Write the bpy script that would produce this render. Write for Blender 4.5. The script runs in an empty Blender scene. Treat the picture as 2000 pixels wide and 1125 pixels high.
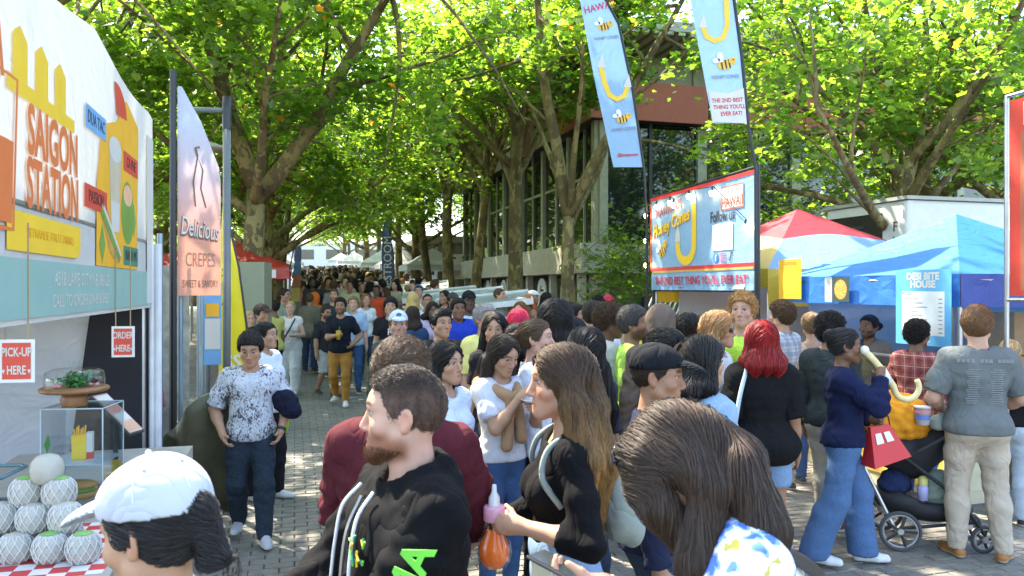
import bpy, bmesh, math, random
import numpy as np
from mathutils import Vector, Matrix, Euler
from mathutils.kdtree import KDTree
random.seed(7); np.random.seed(7)
scene = bpy.context.scene
COL = scene.collection

# ---------------------------------------------------------------- camera, sky, sun, exposure
CAM_H = 1.9
cam_d = bpy.data.cameras.new('camera'); cam = bpy.data.objects.new('camera', cam_d); COL.objects.link(cam)
cam.location = (0, 0, CAM_H); cam.rotation_euler = (math.radians(90), 0, 0)
cam_d.lens = 27.0; cam_d.sensor_width = 36.0; cam_d.clip_start = .05; cam_d.clip_end = 3000
cam_d.dof.use_dof = True; cam_d.dof.focus_distance = 6.0; cam_d.dof.aperture_fstop = 7.0
scene.camera = cam
SUN_DIR = Vector((-.46, .50, .95)).normalized()      # towards the sun
world = bpy.data.worlds.new('World'); scene.world = world; world.use_nodes = True
wn = world.node_tree.nodes; wl = world.node_tree.links
sky = wn.new('ShaderNodeTexSky'); sky.sky_type = 'NISHITA'; sky.sun_disc = False
sky.sun_elevation = math.asin(SUN_DIR.z); sky.sun_rotation = math.atan2(SUN_DIR.x, SUN_DIR.y)
sky.air_density = 1.0; sky.dust_density = 2.0; sky.ozone_density = .6
wn['Background'].inputs['Strength'].default_value = .15
wl.new(sky.outputs[0], wn['Background'].inputs[0])
sun_d = bpy.data.lights.new('sun', 'SUN'); sun = bpy.data.objects.new('sun', sun_d); COL.objects.link(sun)
sun_d.energy = 3.2; sun_d.angle = math.radians(.55); sun_d.color = (1, .90, .74)
sun.rotation_euler = SUN_DIR.to_track_quat('Z', 'Y').to_euler(); sun.location = (0, 0, 30)
scene.view_settings.view_transform = 'Standard'; scene.view_settings.look = 'None'
scene.view_settings.exposure = 2.8; scene.view_settings.gamma = 1.0
scene.render.engine = 'CYCLES'; scene.cycles.use_denoising = True
scene.cycles.max_bounces = 10; scene.cycles.diffuse_bounces = 7; scene.cycles.transmission_bounces = 8; scene.cycles.transparent_max_bounces = 12; scene.cycles.caustics_reflective = False; scene.cycles.caustics_refractive = False

# ---------------------------------------------------------------- frame of the place
ANG = math.atan2(425, 1500)                       # the path runs this much left of the view axis
U = Vector((-math.sin(ANG), math.cos(ANG), 0)); W = Vector((math.cos(ANG), math.sin(ANG), 0))
UP = Vector((0, 0, 1))
def gz(y):
    """ground height: level square, then the path climbs away"""
    t = min(max((y-12)/10, 0), 1); base = .5*t*t*10*.041 if t < 1 else .205+(y-22)*.041
    if y > 95: base = .205+73*.041+(1-math.exp(-(y-95)/20))*.8
    return base
def at(px, py, Y): return Vector(((px-1000)/1500*Y, Y, CAM_H-(py-562)/1500*Y))

# ---------------------------------------------------------------- materials
def new_mat(name):
    m = bpy.data.materials.new(name); m.use_nodes = True
    return m, m.node_tree.nodes, m.node_tree.links, m.node_tree.nodes['Principled BSDF']
_mc = {}
def hsv_jit(c, a): return tuple(min(1, max(0, x*(1+a))) for x in c)
def plain(name, col, rough=.6, metal=0., var=.12, scale=6., bump=.0, bscale=60., coat=0., spec=.5):
    """a surface with slight uneven colour and relief"""
    key = ('plain', name)
    if key in _mc: return _mc[key]
    m, n, l, b = new_mat(name)
    tc = n.new('ShaderNodeTexCoord'); nz = n.new('ShaderNodeTexNoise'); nz.inputs['Scale'].default_value = scale; nz.inputs['Detail'].default_value = 5
    l.new(tc.outputs['Object'], nz.inputs['Vector'])
    mx = n.new('ShaderNodeMix'); mx.data_type = 'RGBA'
    mx.inputs[6].default_value = (*hsv_jit(col, -var), 1); mx.inputs[7].default_value = (*hsv_jit(col, var), 1)
    mr = n.new('ShaderNodeMapRange'); mr.inputs[1].default_value = .3; mr.inputs[2].default_value = .7
    l.new(nz.outputs['Fac'], mr.inputs[0]); l.new(mr.outputs[0], mx.inputs[0]); l.new(mx.outputs[2], b.inputs['Base Color'])
    b.inputs['Roughness'].default_value = rough; b.inputs['Metallic'].default_value = metal; b.inputs['Coat Weight'].default_value = coat
    b.inputs['Specular IOR Level'].default_value = spec
    if bump:
        n2 = n.new('ShaderNodeTexNoise'); n2.inputs['Scale'].default_value = bscale; n2.inputs['Detail'].default_value = 4
        l.new(tc.outputs['Object'], n2.inputs['Vector'])
        bp = n.new('ShaderNodeBump'); bp.inputs['Strength'].default_value = bump; bp.inputs['Distance'].default_value = .02
        l.new(n2.outputs['Fac'], bp.inputs['Height']); l.new(bp.outputs[0], b.inputs['Normal'])
    _mc[key] = m; return m
def cloth(col, kind='cotton'):
    """garment fabric"""
    key = ('cloth', tuple(round(c,3) for c in col), kind)
    if key in _mc: return _mc[key]
    m, n, l, b = new_mat('fabric'); tc = n.new('ShaderNodeTexCoord')
    nz = n.new('ShaderNodeTexNoise'); nz.inputs['Scale'].default_value = 9; nz.inputs['Detail'].default_value = 6
    l.new(tc.outputs['Object'], nz.inputs['Vector'])
    mx = n.new('ShaderNodeMix'); mx.data_type = 'RGBA'; v = .16
    mx.inputs[6].default_value = (*hsv_jit(col,-v),1); mx.inputs[7].default_value = (*hsv_jit(col,v),1)
    l.new(nz.outputs['Fac'], mx.inputs[0]); out = mx.outputs[2]
    if kind == 'denim':
        n3 = n.new('ShaderNodeTexNoise'); n3.inputs['Scale'].default_value = 260; n3.inputs['Detail'].default_value = 2
        mp = n.new('ShaderNodeMapping'); mp.inputs['Scale'].default_value = (1,1,.25); l.new(tc.outputs['Object'], mp.inputs[0]); l.new(mp.outputs[0], n3.inputs['Vector'])
        m2 = n.new('ShaderNodeMix'); m2.data_type = 'RGBA'; m2.inputs[7].default_value = (*[min(1,c*1.5+.08) for c in col],1)
        rr = n.new('ShaderNodeMapRange'); rr.inputs[1].default_value = .45; rr.inputs[2].default_value = .7; rr.inputs[4].default_value = .3
        l.new(n3.outputs['Fac'], rr.inputs[0]); l.new(rr.outputs[0], m2.inputs[0]); l.new(out, m2.inputs[6]); out = m2.outputs[2]
    if kind in ('plaid','check'):
        def band(axis, sc, lo, hi):
            sx = n.new('ShaderNodeSeparateXYZ'); l.new(tc.outputs['Object'], sx.inputs[0])
            mu = n.new('ShaderNodeMath'); mu.operation = 'MULTIPLY'; mu.inputs[1].default_value = sc
            if axis == 'h': 
                ad = n.new('ShaderNodeMath'); ad.operation = 'ADD'; l.new(sx.outputs[0], ad.inputs[0]); l.new(sx.outputs[1], ad.inputs[1]); l.new(ad.outputs[0], mu.inputs[0])
            else: l.new(sx.outputs[2], mu.inputs[0])
            fr = n.new('ShaderNodeMath'); fr.operation = 'FRACT'; l.new(mu.outputs[0], fr.inputs[0])
            g1 = n.new('ShaderNodeMath'); g1.operation = 'GREATER_THAN'; g1.inputs[1].default_value = lo; l.new(fr.outputs[0], g1.inputs[0])
            g2 = n.new('ShaderNodeMath'); g2.operation = 'LESS_THAN'; g2.inputs[1].default_value = hi; l.new(fr.outputs[0], g2.inputs[0])
            mm = n.new('ShaderNodeMath'); mm.operation = 'MULTIPLY'; l.new(g1.outputs[0], mm.inputs[0]); l.new(g2.outputs[0], mm.inputs[1]); return mm.outputs[0]
        cols = ((.10,.025,.03),(.55,.42,.38),(.60,.50,.46)) if kind == 'plaid' else ((.18,.22,.28),(.6,.62,.63),(.12,.14,.2))
        for ax_, sc_, lo, hi, c2, fac in (('h',11,.0,.42,cols[0],.75),('v',11,.0,.42,cols[0],.75),('h',11,.66,.72,cols[1],.9),('v',11,.66,.72,cols[2],.9)):
            q = n.new('ShaderNodeMix'); q.data_type = 'RGBA'; q.inputs[7].default_value = (*c2,1); bb = band(ax_, sc_, lo, hi)
            mu = n.new('ShaderNodeMath'); mu.operation = 'MULTIPLY'; mu.inputs[1].default_value = fac*.62; l.new(bb, mu.inputs[0]); l.new(mu.outputs[0], q.inputs[0]); l.new(out, q.inputs[6]); out = q.outputs[2]
    if kind in ('floral','print','daisy'):
        vo = n.new('ShaderNodeTexVoronoi'); vo.inputs['Scale'].default_value = {'floral':22,'print':26,'daisy':30}[kind]; vo.inputs['Randomness'].default_value = 1
        wp = n.new('ShaderNodeTexNoise'); wp.inputs['Scale'].default_value = 22; l.new(tc.outputs['Object'], wp.inputs['Vector'])
        va = n.new('ShaderNodeVectorMath'); va.operation = 'MULTIPLY_ADD'; va.inputs[1].default_value = (.07,.07,.07); l.new(wp.outputs['Color'], va.inputs[0]); l.new(tc.outputs['Object'], va.inputs[2])
        l.new(va.outputs[0], vo.inputs['Vector'])
        rp = n.new('ShaderNodeValToRGB'); rp.color_ramp.interpolation = 'CONSTANT'
        if kind == 'floral':
            rp.color_ramp.elements[0].color = (.10,.19,.62,1); rp.color_ramp.elements[1].position = .30; rp.color_ramp.elements[1].color = (.28,.42,.80,1)
            e = rp.color_ramp.elements.new(.42); e.color = (.80,.79,.74,1); e = rp.color_ramp.elements.new(.78); e.color = (.55,.45,.10,1)
            l.new(vo.outputs['Distance'], rp.inputs[0]); rp.color_ramp.elements[0].position = 0
            out = rp.outputs[0]
        elif kind == 'print':
            nz2 = n.new('ShaderNodeTexNoise'); nz2.inputs['Scale'].default_value = 55; nz2.inputs['Detail'].default_value = 3; nz2.inputs['Distortion'].default_value = 1.4
            mp = n.new('ShaderNodeMapping'); mp.inputs['Scale'].default_value = (1,1,.55); l.new(tc.outputs['Object'], mp.inputs[0]); l.new(mp.outputs[0], nz2.inputs['Vector'])
            big = n.new('ShaderNodeTexNoise'); big.inputs['Scale'].default_value = 7; l.new(tc.outputs['Object'], big.inputs['Vector'])
            ad = n.new('ShaderNodeMath'); ad.operation = 'MULTIPLY_ADD'; ad.inputs[1].default_value = .55; l.new(big.outputs['Fac'], ad.inputs[0]); l.new(nz2.outputs['Fac'], ad.inputs[2])
            rp.color_ramp.elements[0].position = 0; rp.color_ramp.elements[0].color = (.52,.54,.58,1); rp.color_ramp.elements[1].position = .80; rp.color_ramp.elements[1].color = (.30,.31,.33,1)
            e = rp.color_ramp.elements.new(.86); e.color = (.07,.07,.08,1); l.new(ad.outputs[0], rp.inputs[0]); out = rp.outputs[0]
        else:
            l.new(vo.outputs['Distance'], rp.inputs[0]); rp.color_ramp.elements[0].color = (.7,.5,.05,1); rp.color_ramp.elements[1].position = .16; rp.color_ramp.elements[1].color = (*col,1); out = rp.outputs[0]
    l.new(out, b.inputs['Base Color'])
    b.inputs['Roughness'].default_value = .9; b.inputs['Specular IOR Level'].default_value = .12
    n2 = n.new('ShaderNodeTexNoise'); n2.inputs['Scale'].default_value = 8; n2.inputs['Detail'].default_value = 2; n2.inputs['Distortion'].default_value = .9
    mp2 = n.new('ShaderNodeMapping'); mp2.inputs['Scale'].default_value = (1,1,.6); l.new(tc.outputs['Object'], mp2.inputs[0]); l.new(mp2.outputs[0], n2.inputs['Vector'])
    rg = n.new('ShaderNodeMath'); rg.operation = 'MULTIPLY_ADD'; rg.inputs[1].default_value = 2; rg.inputs[2].default_value = -1; l.new(n2.outputs['Fac'], rg.inputs[0])
    ab = n.new('ShaderNodeMath'); ab.operation = 'ABSOLUTE'; l.new(rg.outputs[0], ab.inputs[0]); pw = n.new('ShaderNodeMath'); pw.operation = 'POWER'; pw.inputs[1].default_value = .6; l.new(ab.outputs[0], pw.inputs[0])
    bp = n.new('ShaderNodeBump'); bp.inputs['Strength'].default_value = .14 if kind == 'denim' else .38; bp.inputs['Distance'].default_value = .03; l.new(pw.outputs[0], bp.inputs['Height'])
    n4 = n.new('ShaderNodeTexNoise'); n4.inputs['Scale'].default_value = 320; l.new(tc.outputs['Object'], n4.inputs['Vector'])
    bp2 = n.new('ShaderNodeBump'); bp2.inputs['Strength'].default_value = .25; bp2.inputs['Distance'].default_value = .002; l.new(n4.outputs['Fac'], bp2.inputs['Height'])
    l.new(bp.outputs[0], bp2.inputs['Normal']); l.new(bp2.outputs[0], b.inputs['Normal'])
    _mc[key] = m; return m
def skin_material():
    if 'skin' in _mc: return _mc['skin']
    m, n, l, b = new_mat('skin'); a = n.new('ShaderNodeAttribute'); a.attribute_name = 'Col'
    tc = n.new('ShaderNodeTexCoord'); nz = n.new('ShaderNodeTexNoise'); nz.inputs['Scale'].default_value = 45; nz.inputs['Detail'].default_value = 4; l.new(tc.outputs['Object'], nz.inputs['Vector'])
    mr = n.new('ShaderNodeMapRange'); mr.inputs[3].default_value = .88; mr.inputs[4].default_value = 1.1; l.new(nz.outputs['Fac'], mr.inputs[0])
    mx = n.new('ShaderNodeVectorMath'); mx.operation = 'SCALE'; l.new(a.outputs['Color'], mx.inputs[0]); l.new(mr.outputs[0], mx.inputs['Scale'])
    l.new(mx.outputs[0], b.inputs['Base Color']); b.inputs['Roughness'].default_value = .48; b.inputs['Specular IOR Level'].default_value = .35
    b.inputs['Subsurface Weight'].default_value = .12; b.inputs['Subsurface Radius'].default_value = (.012,.005,.003); b.inputs['Subsurface Scale'].default_value = 1.0
    n2 = n.new('ShaderNodeTexNoise'); n2.inputs['Scale'].default_value = 420; l.new(tc.outputs['Object'], n2.inputs['Vector'])
    bp = n.new('ShaderNodeBump'); bp.inputs['Strength'].default_value = .12; bp.inputs['Distance'].default_value = .001; l.new(n2.outputs['Fac'], bp.inputs['Height']); l.new(bp.outputs[0], b.inputs['Normal'])
    _mc['skin'] = m; return m
def hair_material(col, tip=None, strand=False):
    key = ('hair', tuple(round(c,3) for c in col), tip, strand)
    if key in _mc: return _mc[key]
    m, n, l, b = new_mat('hair')
    mx = n.new('ShaderNodeMix'); mx.data_type = 'RGBA'; mx.inputs[6].default_value = (*[c*.5 for c in col],1); mx.inputs[7].default_value = (*[min(1,c*1.9+.004) for c in col],1)
    tc = n.new('ShaderNodeTexCoord')
    if strand:
        hi = n.new('ShaderNodeHairInfo'); l.new(hi.outputs['Random'], mx.inputs[0])
    else:
        nz = n.new('ShaderNodeTexNoise'); nz.inputs['Scale'].default_value = 240; nz.inputs['Detail'].default_value = 5
        mp = n.new('ShaderNodeMapping'); mp.inputs['Scale'].default_value = (1,1,.06); l.new(tc.outputs['Object'], mp.inputs[0]); l.new(mp.outputs[0], nz.inputs['Vector']); l.new(nz.outputs['Fac'], mx.inputs[0])
        bp = n.new('ShaderNodeBump'); bp.inputs['Strength'].default_value = .3; bp.inputs['Distance'].default_value = .002; l.new(nz.outputs['Fac'], bp.inputs['Height']); l.new(bp.outputs[0], b.inputs['Normal'])
    out = mx.outputs[2]
    if tip:
        sx = n.new('ShaderNodeSeparateXYZ'); l.new(tc.outputs['Object'], sx.inputs[0]); mr = n.new('ShaderNodeMapRange')
        mr.inputs[1].default_value = tip[1]; mr.inputs[2].default_value = tip[2]; l.new(sx.outputs[2], mr.inputs[0])
        nz3 = n.new('ShaderNodeTexNoise'); nz3.inputs['Scale'].default_value = 40; mp3 = n.new('ShaderNodeMapping'); mp3.inputs['Scale'].default_value = (1,1,.1); l.new(tc.outputs['Object'], mp3.inputs[0]); l.new(mp3.outputs[0], nz3.inputs['Vector'])
        mu = n.new('ShaderNodeMath'); mu.operation = 'MULTIPLY'; mu.use_clamp = True; l.new(mr.outputs[0], mu.inputs[0]); 
        mr3 = n.new('ShaderNodeMapRange'); mr3.inputs[1].default_value = .35; mr3.inputs[2].default_value = .65; mr3.inputs[3].default_value = .35; mr3.inputs[4].default_value = 1.15; l.new(nz3.outputs['Fac'], mr3.inputs[0]); l.new(mr3.outputs[0], mu.inputs[1])
        m2 = n.new('ShaderNodeMix'); m2.data_type = 'RGBA'; m2.inputs[7].default_value = (*tip[0],1); l.new(out, m2.inputs[6]); l.new(mu.outputs[0], m2.inputs[0]); out = m2.outputs[2]
    l.new(out, b.inputs['Base Color']); b.inputs['Roughness'].default_value = .5 if strand else .7; b.inputs['Specular IOR Level'].default_value = .4 if strand else .12
    _mc[key] = m; return m
# ---------------------------------------------------------------- people engine
# bodies are grown as smooth distance fields and meshed with a surface net
def V3(*a): return np.array(a, dtype=np.float64)
def nrm(v):
    v = np.asarray(v, float); l = np.linalg.norm(v)
    return v/l if l > 1e-9 else v
def Rz(a): c, s = math.cos(a), math.sin(a); return np.array([[c,-s,0],[s,c,0],[0,0,1.]])
def Rx(a): c, s = math.cos(a), math.sin(a); return np.array([[1,0,0],[0,c,-s],[0,s,c.real]])
def Ry(a): c, s = math.cos(a), math.sin(a); return np.array([[c,0,s],[0,1,0],[-s,0,c]])
D2R = math.pi/180

def rc(a, b, ra, rb, k=.02): return ('rc', np.asarray(a,float), np.asarray(b,float), ra, rb, k)
def el(c, r, R=None, k=.02): return ('el', np.asarray(c,float), np.asarray(r,float), np.eye(3) if R is None else R, k)

def bounds(p, pad):
    if p[0] == 'rc':
        r = max(p[3], p[4]); return np.minimum(p[1],p[2])-r-pad, np.maximum(p[1],p[2])+r+pad
    R = p[3]; e = np.sqrt(((R*p[2][None,:])**2).sum(1)); return p[1]-e-pad, p[1]+e+pad

class Field:
    def __init__(self, prims, h, focus=(), hf=None, pad=.02):
        lo = np.min([bounds(p, pad)[0] for p in prims], 0) - 2*h
        hi = np.max([bounds(p, pad)[1] for p in prims], 0) + 2*h
        self.ax = []
        for i in range(3):
            xs = [lo[i]]
            iv = [(f[0][i], f[1][i]) for f in focus]
            while xs[-1] < hi[i]:
                x = xs[-1]
                st = hf if (hf and any(a <= x <= b for a, b in iv)) else h
                xs.append(x+st)
            self.ax.append(np.array(xs))
        self.F = np.full([len(a) for a in self.ax], .25, np.float32)
        self.h = h
        for p in prims: self.add(p)
    def sl(self, lo, hi):
        s = []
        for i in range(3):
            a = max(0, np.searchsorted(self.ax[i], lo[i])-1); b = min(len(self.ax[i]), np.searchsorted(self.ax[i], hi[i])+2)
            s.append(slice(a, max(b, a+1)))
        return tuple(s)
    def pts(self, s):
        return (self.ax[0][s[0]].astype(np.float32)[:,None,None], self.ax[1][s[1]].astype(np.float32)[None,:,None], self.ax[2][s[2]].astype(np.float32)[None,None,:])
    def dist(self, p, s):
        x, y, z = self.pts(s)
        if p[0] == 'rc':
            a, b, ra, rb = p[1], p[2], p[3], p[4]
            ab = b-a; L = max(float(ab@ab), 1e-9)
            t = np.clip(((x-a[0])*ab[0]+(y-a[1])*ab[1]+(z-a[2])*ab[2])/L, 0, 1)
            return np.sqrt((x-a[0]-t*ab[0])**2+(y-a[1]-t*ab[1])**2+(z-a[2]-t*ab[2])**2) - (ra+(rb-ra)*t)
        c, r, R = p[1], p[2], p[3]
        dx, dy, dz = x-c[0], y-c[1], z-c[2]
        q = [R[0,i]*dx+R[1,i]*dy+R[2,i]*dz for i in range(3)]
        k0 = np.sqrt((q[0]/r[0])**2+(q[1]/r[1])**2+(q[2]/r[2])**2)
        k1 = np.sqrt((q[0]/r[0]**2)**2+(q[1]/r[1]**2)**2+(q[2]/r[2]**2)**2)+1e-6
        return k0*(k0-1)/k1
    def add(self, p):
        k = max(p[-1], 1e-4); lo, hi = bounds(p, k+3*self.h)
        s = self.sl(lo, hi); b = self.dist(p, s); a = self.F[s]
        hh = np.maximum(k-np.abs(a-b), 0)/k
        self.F[s] = np.minimum(a, b) - hh*hh*k*.25
    def sub(self, p, k=.006):
        lo, hi = bounds(p, k+3*self.h); s = self.sl(lo, hi)
        b = -self.dist(p, s); a = self.F[s]
        hh = np.maximum(k-np.abs(a-b), 0)/k
        self.F[s] = np.maximum(a, b) + hh*hh*k*.25
    def cut(self, n, d):            # keep n.p < d
        s = tuple(slice(0, len(a)) for a in self.ax); x, y, z = self.pts(s)
        self.F = np.maximum(self.F, n[0]*x+n[1]*y+n[2]*z-d)
    def fn(self, f):                # F = f(F,x,y,z)
        s = tuple(slice(0, len(a)) for a in self.ax); x, y, z = self.pts(s)
        self.F = f(self.F, x, y, z).astype(np.float32)
    def mesh(self):
        F = self.F; F[0]=F[-1]=.2; F[:,0]=F[:,-1]=.2; F[:,:,0]=F[:,:,-1]=.2
        ins = F < 0
        c = np.zeros([n-1 for n in F.shape], np.int8)
        for i in (0,1):
            for j in (0,1):
                for k in (0,1):
                    c += ins[i:i+c.shape[0], j:j+c.shape[1], k:k+c.shape[2]]
        I, J, K = np.nonzero((c > 0) & (c < 8))
        n = len(I)
        if n == 0: return np.zeros((0,3)), np.zeros((0,4), int)
        idx = np.full(c.shape, -1, np.int32); idx[I,J,K] = np.arange(n)
        ax = self.ax; acc = np.zeros((n,3)); cnt = np.zeros(n)
        E = [((0,0,0),(1,0,0)),((0,1,0),(1,1,0)),((0,0,1),(1,0,1)),((0,1,1),(1,1,1)),((0,0,0),(0,1,0)),((1,0,0),(1,1,0)),((0,0,1),(0,1,1)),((1,0,1),(1,1,1)),
             ((0,0,0),(0,0,1)),((1,0,0),(1,0,1)),((0,1,0),(0,1,1)),((1,1,0),(1,1,1))]
        for a, b in E:
            fa = F[I+a[0],J+a[1],K+a[2]]; fb = F[I+b[0],J+b[1],K+b[2]]
            m = (fa < 0) != (fb < 0)
            t = np.where(m, fa/np.where(m, fa-fb, 1), 0)
            for q, (G, ax_) in enumerate(((I,ax[0]),(J,ax[1]),(K,ax[2]))):
                pa = ax_[G+a[q]]; pb = ax_[G+b[q]]
                acc[:,q] += np.where(m, pa+(pb-pa)*t, 0)
            cnt += m
        v = acc/cnt[:,None]
        quads = []
        A = ins[:-1,1:-1,1:-1]; B = ins[1:,1:-1,1:-1]; i,j,k = np.nonzero(A != B); j=j+1; k=k+1
        q = np.stack([idx[i,j-1,k-1],idx[i,j,k-1],idx[i,j,k],idx[i,j-1,k]],1); f = ins[i,j,k]; q[~f] = q[~f][:,::-1]; quads.append(q)
        A = ins[1:-1,:-1,1:-1]; B = ins[1:-1,1:,1:-1]; i,j,k = np.nonzero(A != B); i=i+1; k=k+1
        q = np.stack([idx[i-1,j,k-1],idx[i-1,j,k],idx[i,j,k],idx[i,j,k-1]],1); f = ins[i,j,k]; q[~f] = q[~f][:,::-1]; quads.append(q)
        A = ins[1:-1,1:-1,:-1]; B = ins[1:-1,1:-1,1:]; i,j,k = np.nonzero(A != B); i=i+1; j=j+1
        q = np.stack([idx[i-1,j-1,k],idx[i,j-1,k],idx[i,j,k],idx[i-1,j,k]],1); f = ins[i,j,k]; q[~f] = q[~f][:,::-1]; quads.append(q)
        return v, np.concatenate(quads)

def np_mesh(name, v, q, cols=None, smooth=True):
    me = bpy.data.meshes.new(name)
    v = np.asarray(v, np.float32); q = np.asarray(q, np.int32); n = q.shape[1] if len(q) else 4
    me.vertices.add(len(v)); me.vertices.foreach_set('co', v.ravel())
    me.loops.add(q.size); me.loops.foreach_set('vertex_index', q.ravel())
    me.polygons.add(len(q)); me.polygons.foreach_set('loop_start', np.arange(0, q.size, n, dtype=np.int32))
    me.update(calc_edges=True)
    if smooth: me.polygons.foreach_set('use_smooth', np.ones(len(q), bool))
    if cols is not None:
        at = me.color_attributes.new('Col', 'FLOAT_COLOR', 'POINT')
        at.data.foreach_set('color', np.concatenate([cols, np.ones((len(v),1))],1).astype(np.float32).ravel())
    return me

def ik(S, T, l1, l2, hint):
    d = T-S; L = np.linalg.norm(d); L2 = min(max(L, abs(l1-l2)+.01), (l1+l2)*.995)
    T = S + d/L*L2; d = nrm(d)
    a = (l1*l1-l2*l2+L2*L2)/(2*L2); hgt = math.sqrt(max(l1*l1-a*a, 0))
    h = np.asarray(hint, float); h = nrm(h - d*(h@d))
    return S+d*a+h*hgt, T

def smoothstep(a, b, x):
    t = np.clip((x-a)/(b-a), 0, 1); return t*t*(3-2*t)

def wrinkle(seed, amp, f=1.0):
    r = np.random.RandomState(seed); ph = r.rand(8)*6.28
    def g(F, x, y, z):
        w = np.sin(x*24*f+6*np.sin(z*9+ph[0])+ph[1])*np.sin(z*31*f+4*np.sin(x*8+y*7+ph[2])+ph[3])+.7*np.sin((x+z)*46*f+y*33+ph[4])*np.sin(y*27*f+z*17+ph[5])
        return F + amp*w
    return g

class Person:
    """pose in a 1.75 m body that faces -Y; +X is its own left"""
    def __init__(s, **k):
        s.k = k; g = k.get
        s.fem = g('fem', False); s.H = g('h', 1.75); s.sc = s.H/1.75; s.w = g('build', 1.0); s.hs = g('hs', 1.04)
        lean, twist = g('lean', 0)*D2R, g('twist', 0)*D2R
        s.pel = V3(0, 0, .955 - g('drop', 0))
        s.Rt = Rz(twist)@Rx(lean)
        T = lambda x, y, z: s.pel + s.Rt@V3(x, y, z-.955)
        s.T = T
        sw = (.143 if s.fem else .166)*(.5+.5*s.w)
        s.sh = {1: T(sw, .012, 1.392), -1: T(-sw, .012, 1.392)}
        s.neck0 = T(0, .022, 1.45); s.neck1 = T(0, -.002, 1.555)
        s.Rh = s.Rt@Rz(g('hy', 0)*D2R)@Rx(g('hp', 0)*D2R)@Ry(g('ht', 0)*D2R)
        s.hd0 = s.neck1
        s.el, s.wr, s.hdir, s.pn = {}, {}, {}, {}
        for sd, key in ((1,'L'),(-1,'R')):
            tgt = g('hand'+key)
            if tgt is None: tgt = (sd*(sw+.075*s.w), -.03, .84); hint = (sd*.25, 1, 0)
            else: hint = g('elb'+key, (sd*.7, .35, -1))
            e, w = ik(s.sh[sd], V3(*tgt), .295, .255, hint); s.el[sd] = e; s.wr[sd] = w
            fd = nrm(w-e); hdv = g('hd'+key); s.hdir[sd] = nrm(hdv) if hdv is not None else fd
            pv = g('pn'+key); pv = V3(*(pv if pv is not None else (-sd, -.2, .1)))
            s.pn[sd] = nrm(pv - s.hdir[sd]*(pv@s.hdir[sd]))
        s.hip = {1: s.pel+V3(.088*(.6+.4*s.w), 0, -.035), -1: s.pel+V3(-.088*(.6+.4*s.w), 0, -.035)}
        st = g('stride', 0)
        fL, fR = g('footL', (.10, -st*.5)), g('footR', (-.10, st*.5))
        s.kn, s.an, s.toe = {}, {}, {}
        for sd, f in ((1,fL),(-1,fR)):
            az = .085 + (f[3] if len(f) > 3 else (.06 if (len(f) == 2 and f[1] > .12) else 0))
            k_, a_ = ik(s.hip[sd], V3(f[0], f[1]+.02, az), .425, .415, (sd*.12, -1, 0)); s.kn[sd] = k_; s.an[sd] = a_
            fy = (f[2] if len(f) > 2 else sd*10)*D2R
            s.toe[sd] = nrm(V3(math.sin(fy), -math.cos(fy), 0))
        fs = g('focus', None); s.near = g('near', 0)
    def hp_(s, x, y, z):       # head-space point (standing coordinates) to body space
        return s.hd0 + s.Rh@(V3(x, y, z-1.555)*s.hs)
    # -------- prims
    def torso(s, o=0., k=.06):
        w, T, f = s.w, s.T, s.fem; b = s.k.get('belly', 0)
        pr = [el(s.pel+V3(0, .01, -.02), V3(.158*w+o, .112*w+o, .12+o), k=k),
              el(T(0, -.012-b*.03, 1.08), V3((.125 if f else .143)*w+b*.03+o, (.095 if f else .108)*w+b*.05+o, .15+o), s.Rt, k=k),
              el(T(0, .005, 1.27), V3((.138 if f else .162)*w+o, (.1 if f else .112)*w+o, .17+o), s.Rt, k=k),
              rc(T(-.10*w, .022, 1.375), T(.10*w, .022, 1.375), .066+o, .066+o, k),
              rc(s.neck0+s.Rt@V3(.028,.012,-.005), s.sh[1]+s.Rt@V3(0,0,.004), .036+o, .046+o, .05), rc(s.neck0+s.Rt@V3(-.028,.012,-.005), s.sh[-1]+s.Rt@V3(0,0,.004), .036+o, .046+o, .05)]
        if f:
            for sd in (1,-1): pr.append(el(T(sd*.07, -.085, 1.25), V3(.062+o, .055+o, .065+o), s.Rt, k=.045))
            for sd in (1,-1): pr.append(el(s.pel+V3(sd*.075, .045, -.05), V3(.085+o, .085+o, .095+o), k=.05))
        else:
            for sd in (1,-1): pr.append(el(T(sd*.075, -.06, 1.315), V3(.075*w+o, .055+o, .065+o), s.Rt, k=.05))
            for sd in (1,-1): pr.append(el(s.pel+V3(sd*.07, .04, -.05), V3(.08*w+o, .08*w+o, .09+o), k=.05))
        return pr
    def arm(s, sd, o=0., t=2.0, flare=0.):
        S, E, W = s.sh[sd], s.el[sd], s.wr[sd]; m = (.87 if s.fem else 1.0)*(.4+.6*s.w)
        pr = [rc(S, S+(E-S)*.55, .052*m+o, .048*m+o+flare*.5, .05), rc(S+(E-S)*.5, E, .05*m+o, .041*m+o+flare, .03)]
        if t > 1: pr += [rc(E, E+(W-E)*.35, .041*m+o+flare*.6, .042*m+o, .03), rc(E+(W-E)*.3, W, .042*m+o, .028*m+o+flare*.4, .03)]
        return pr
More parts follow.
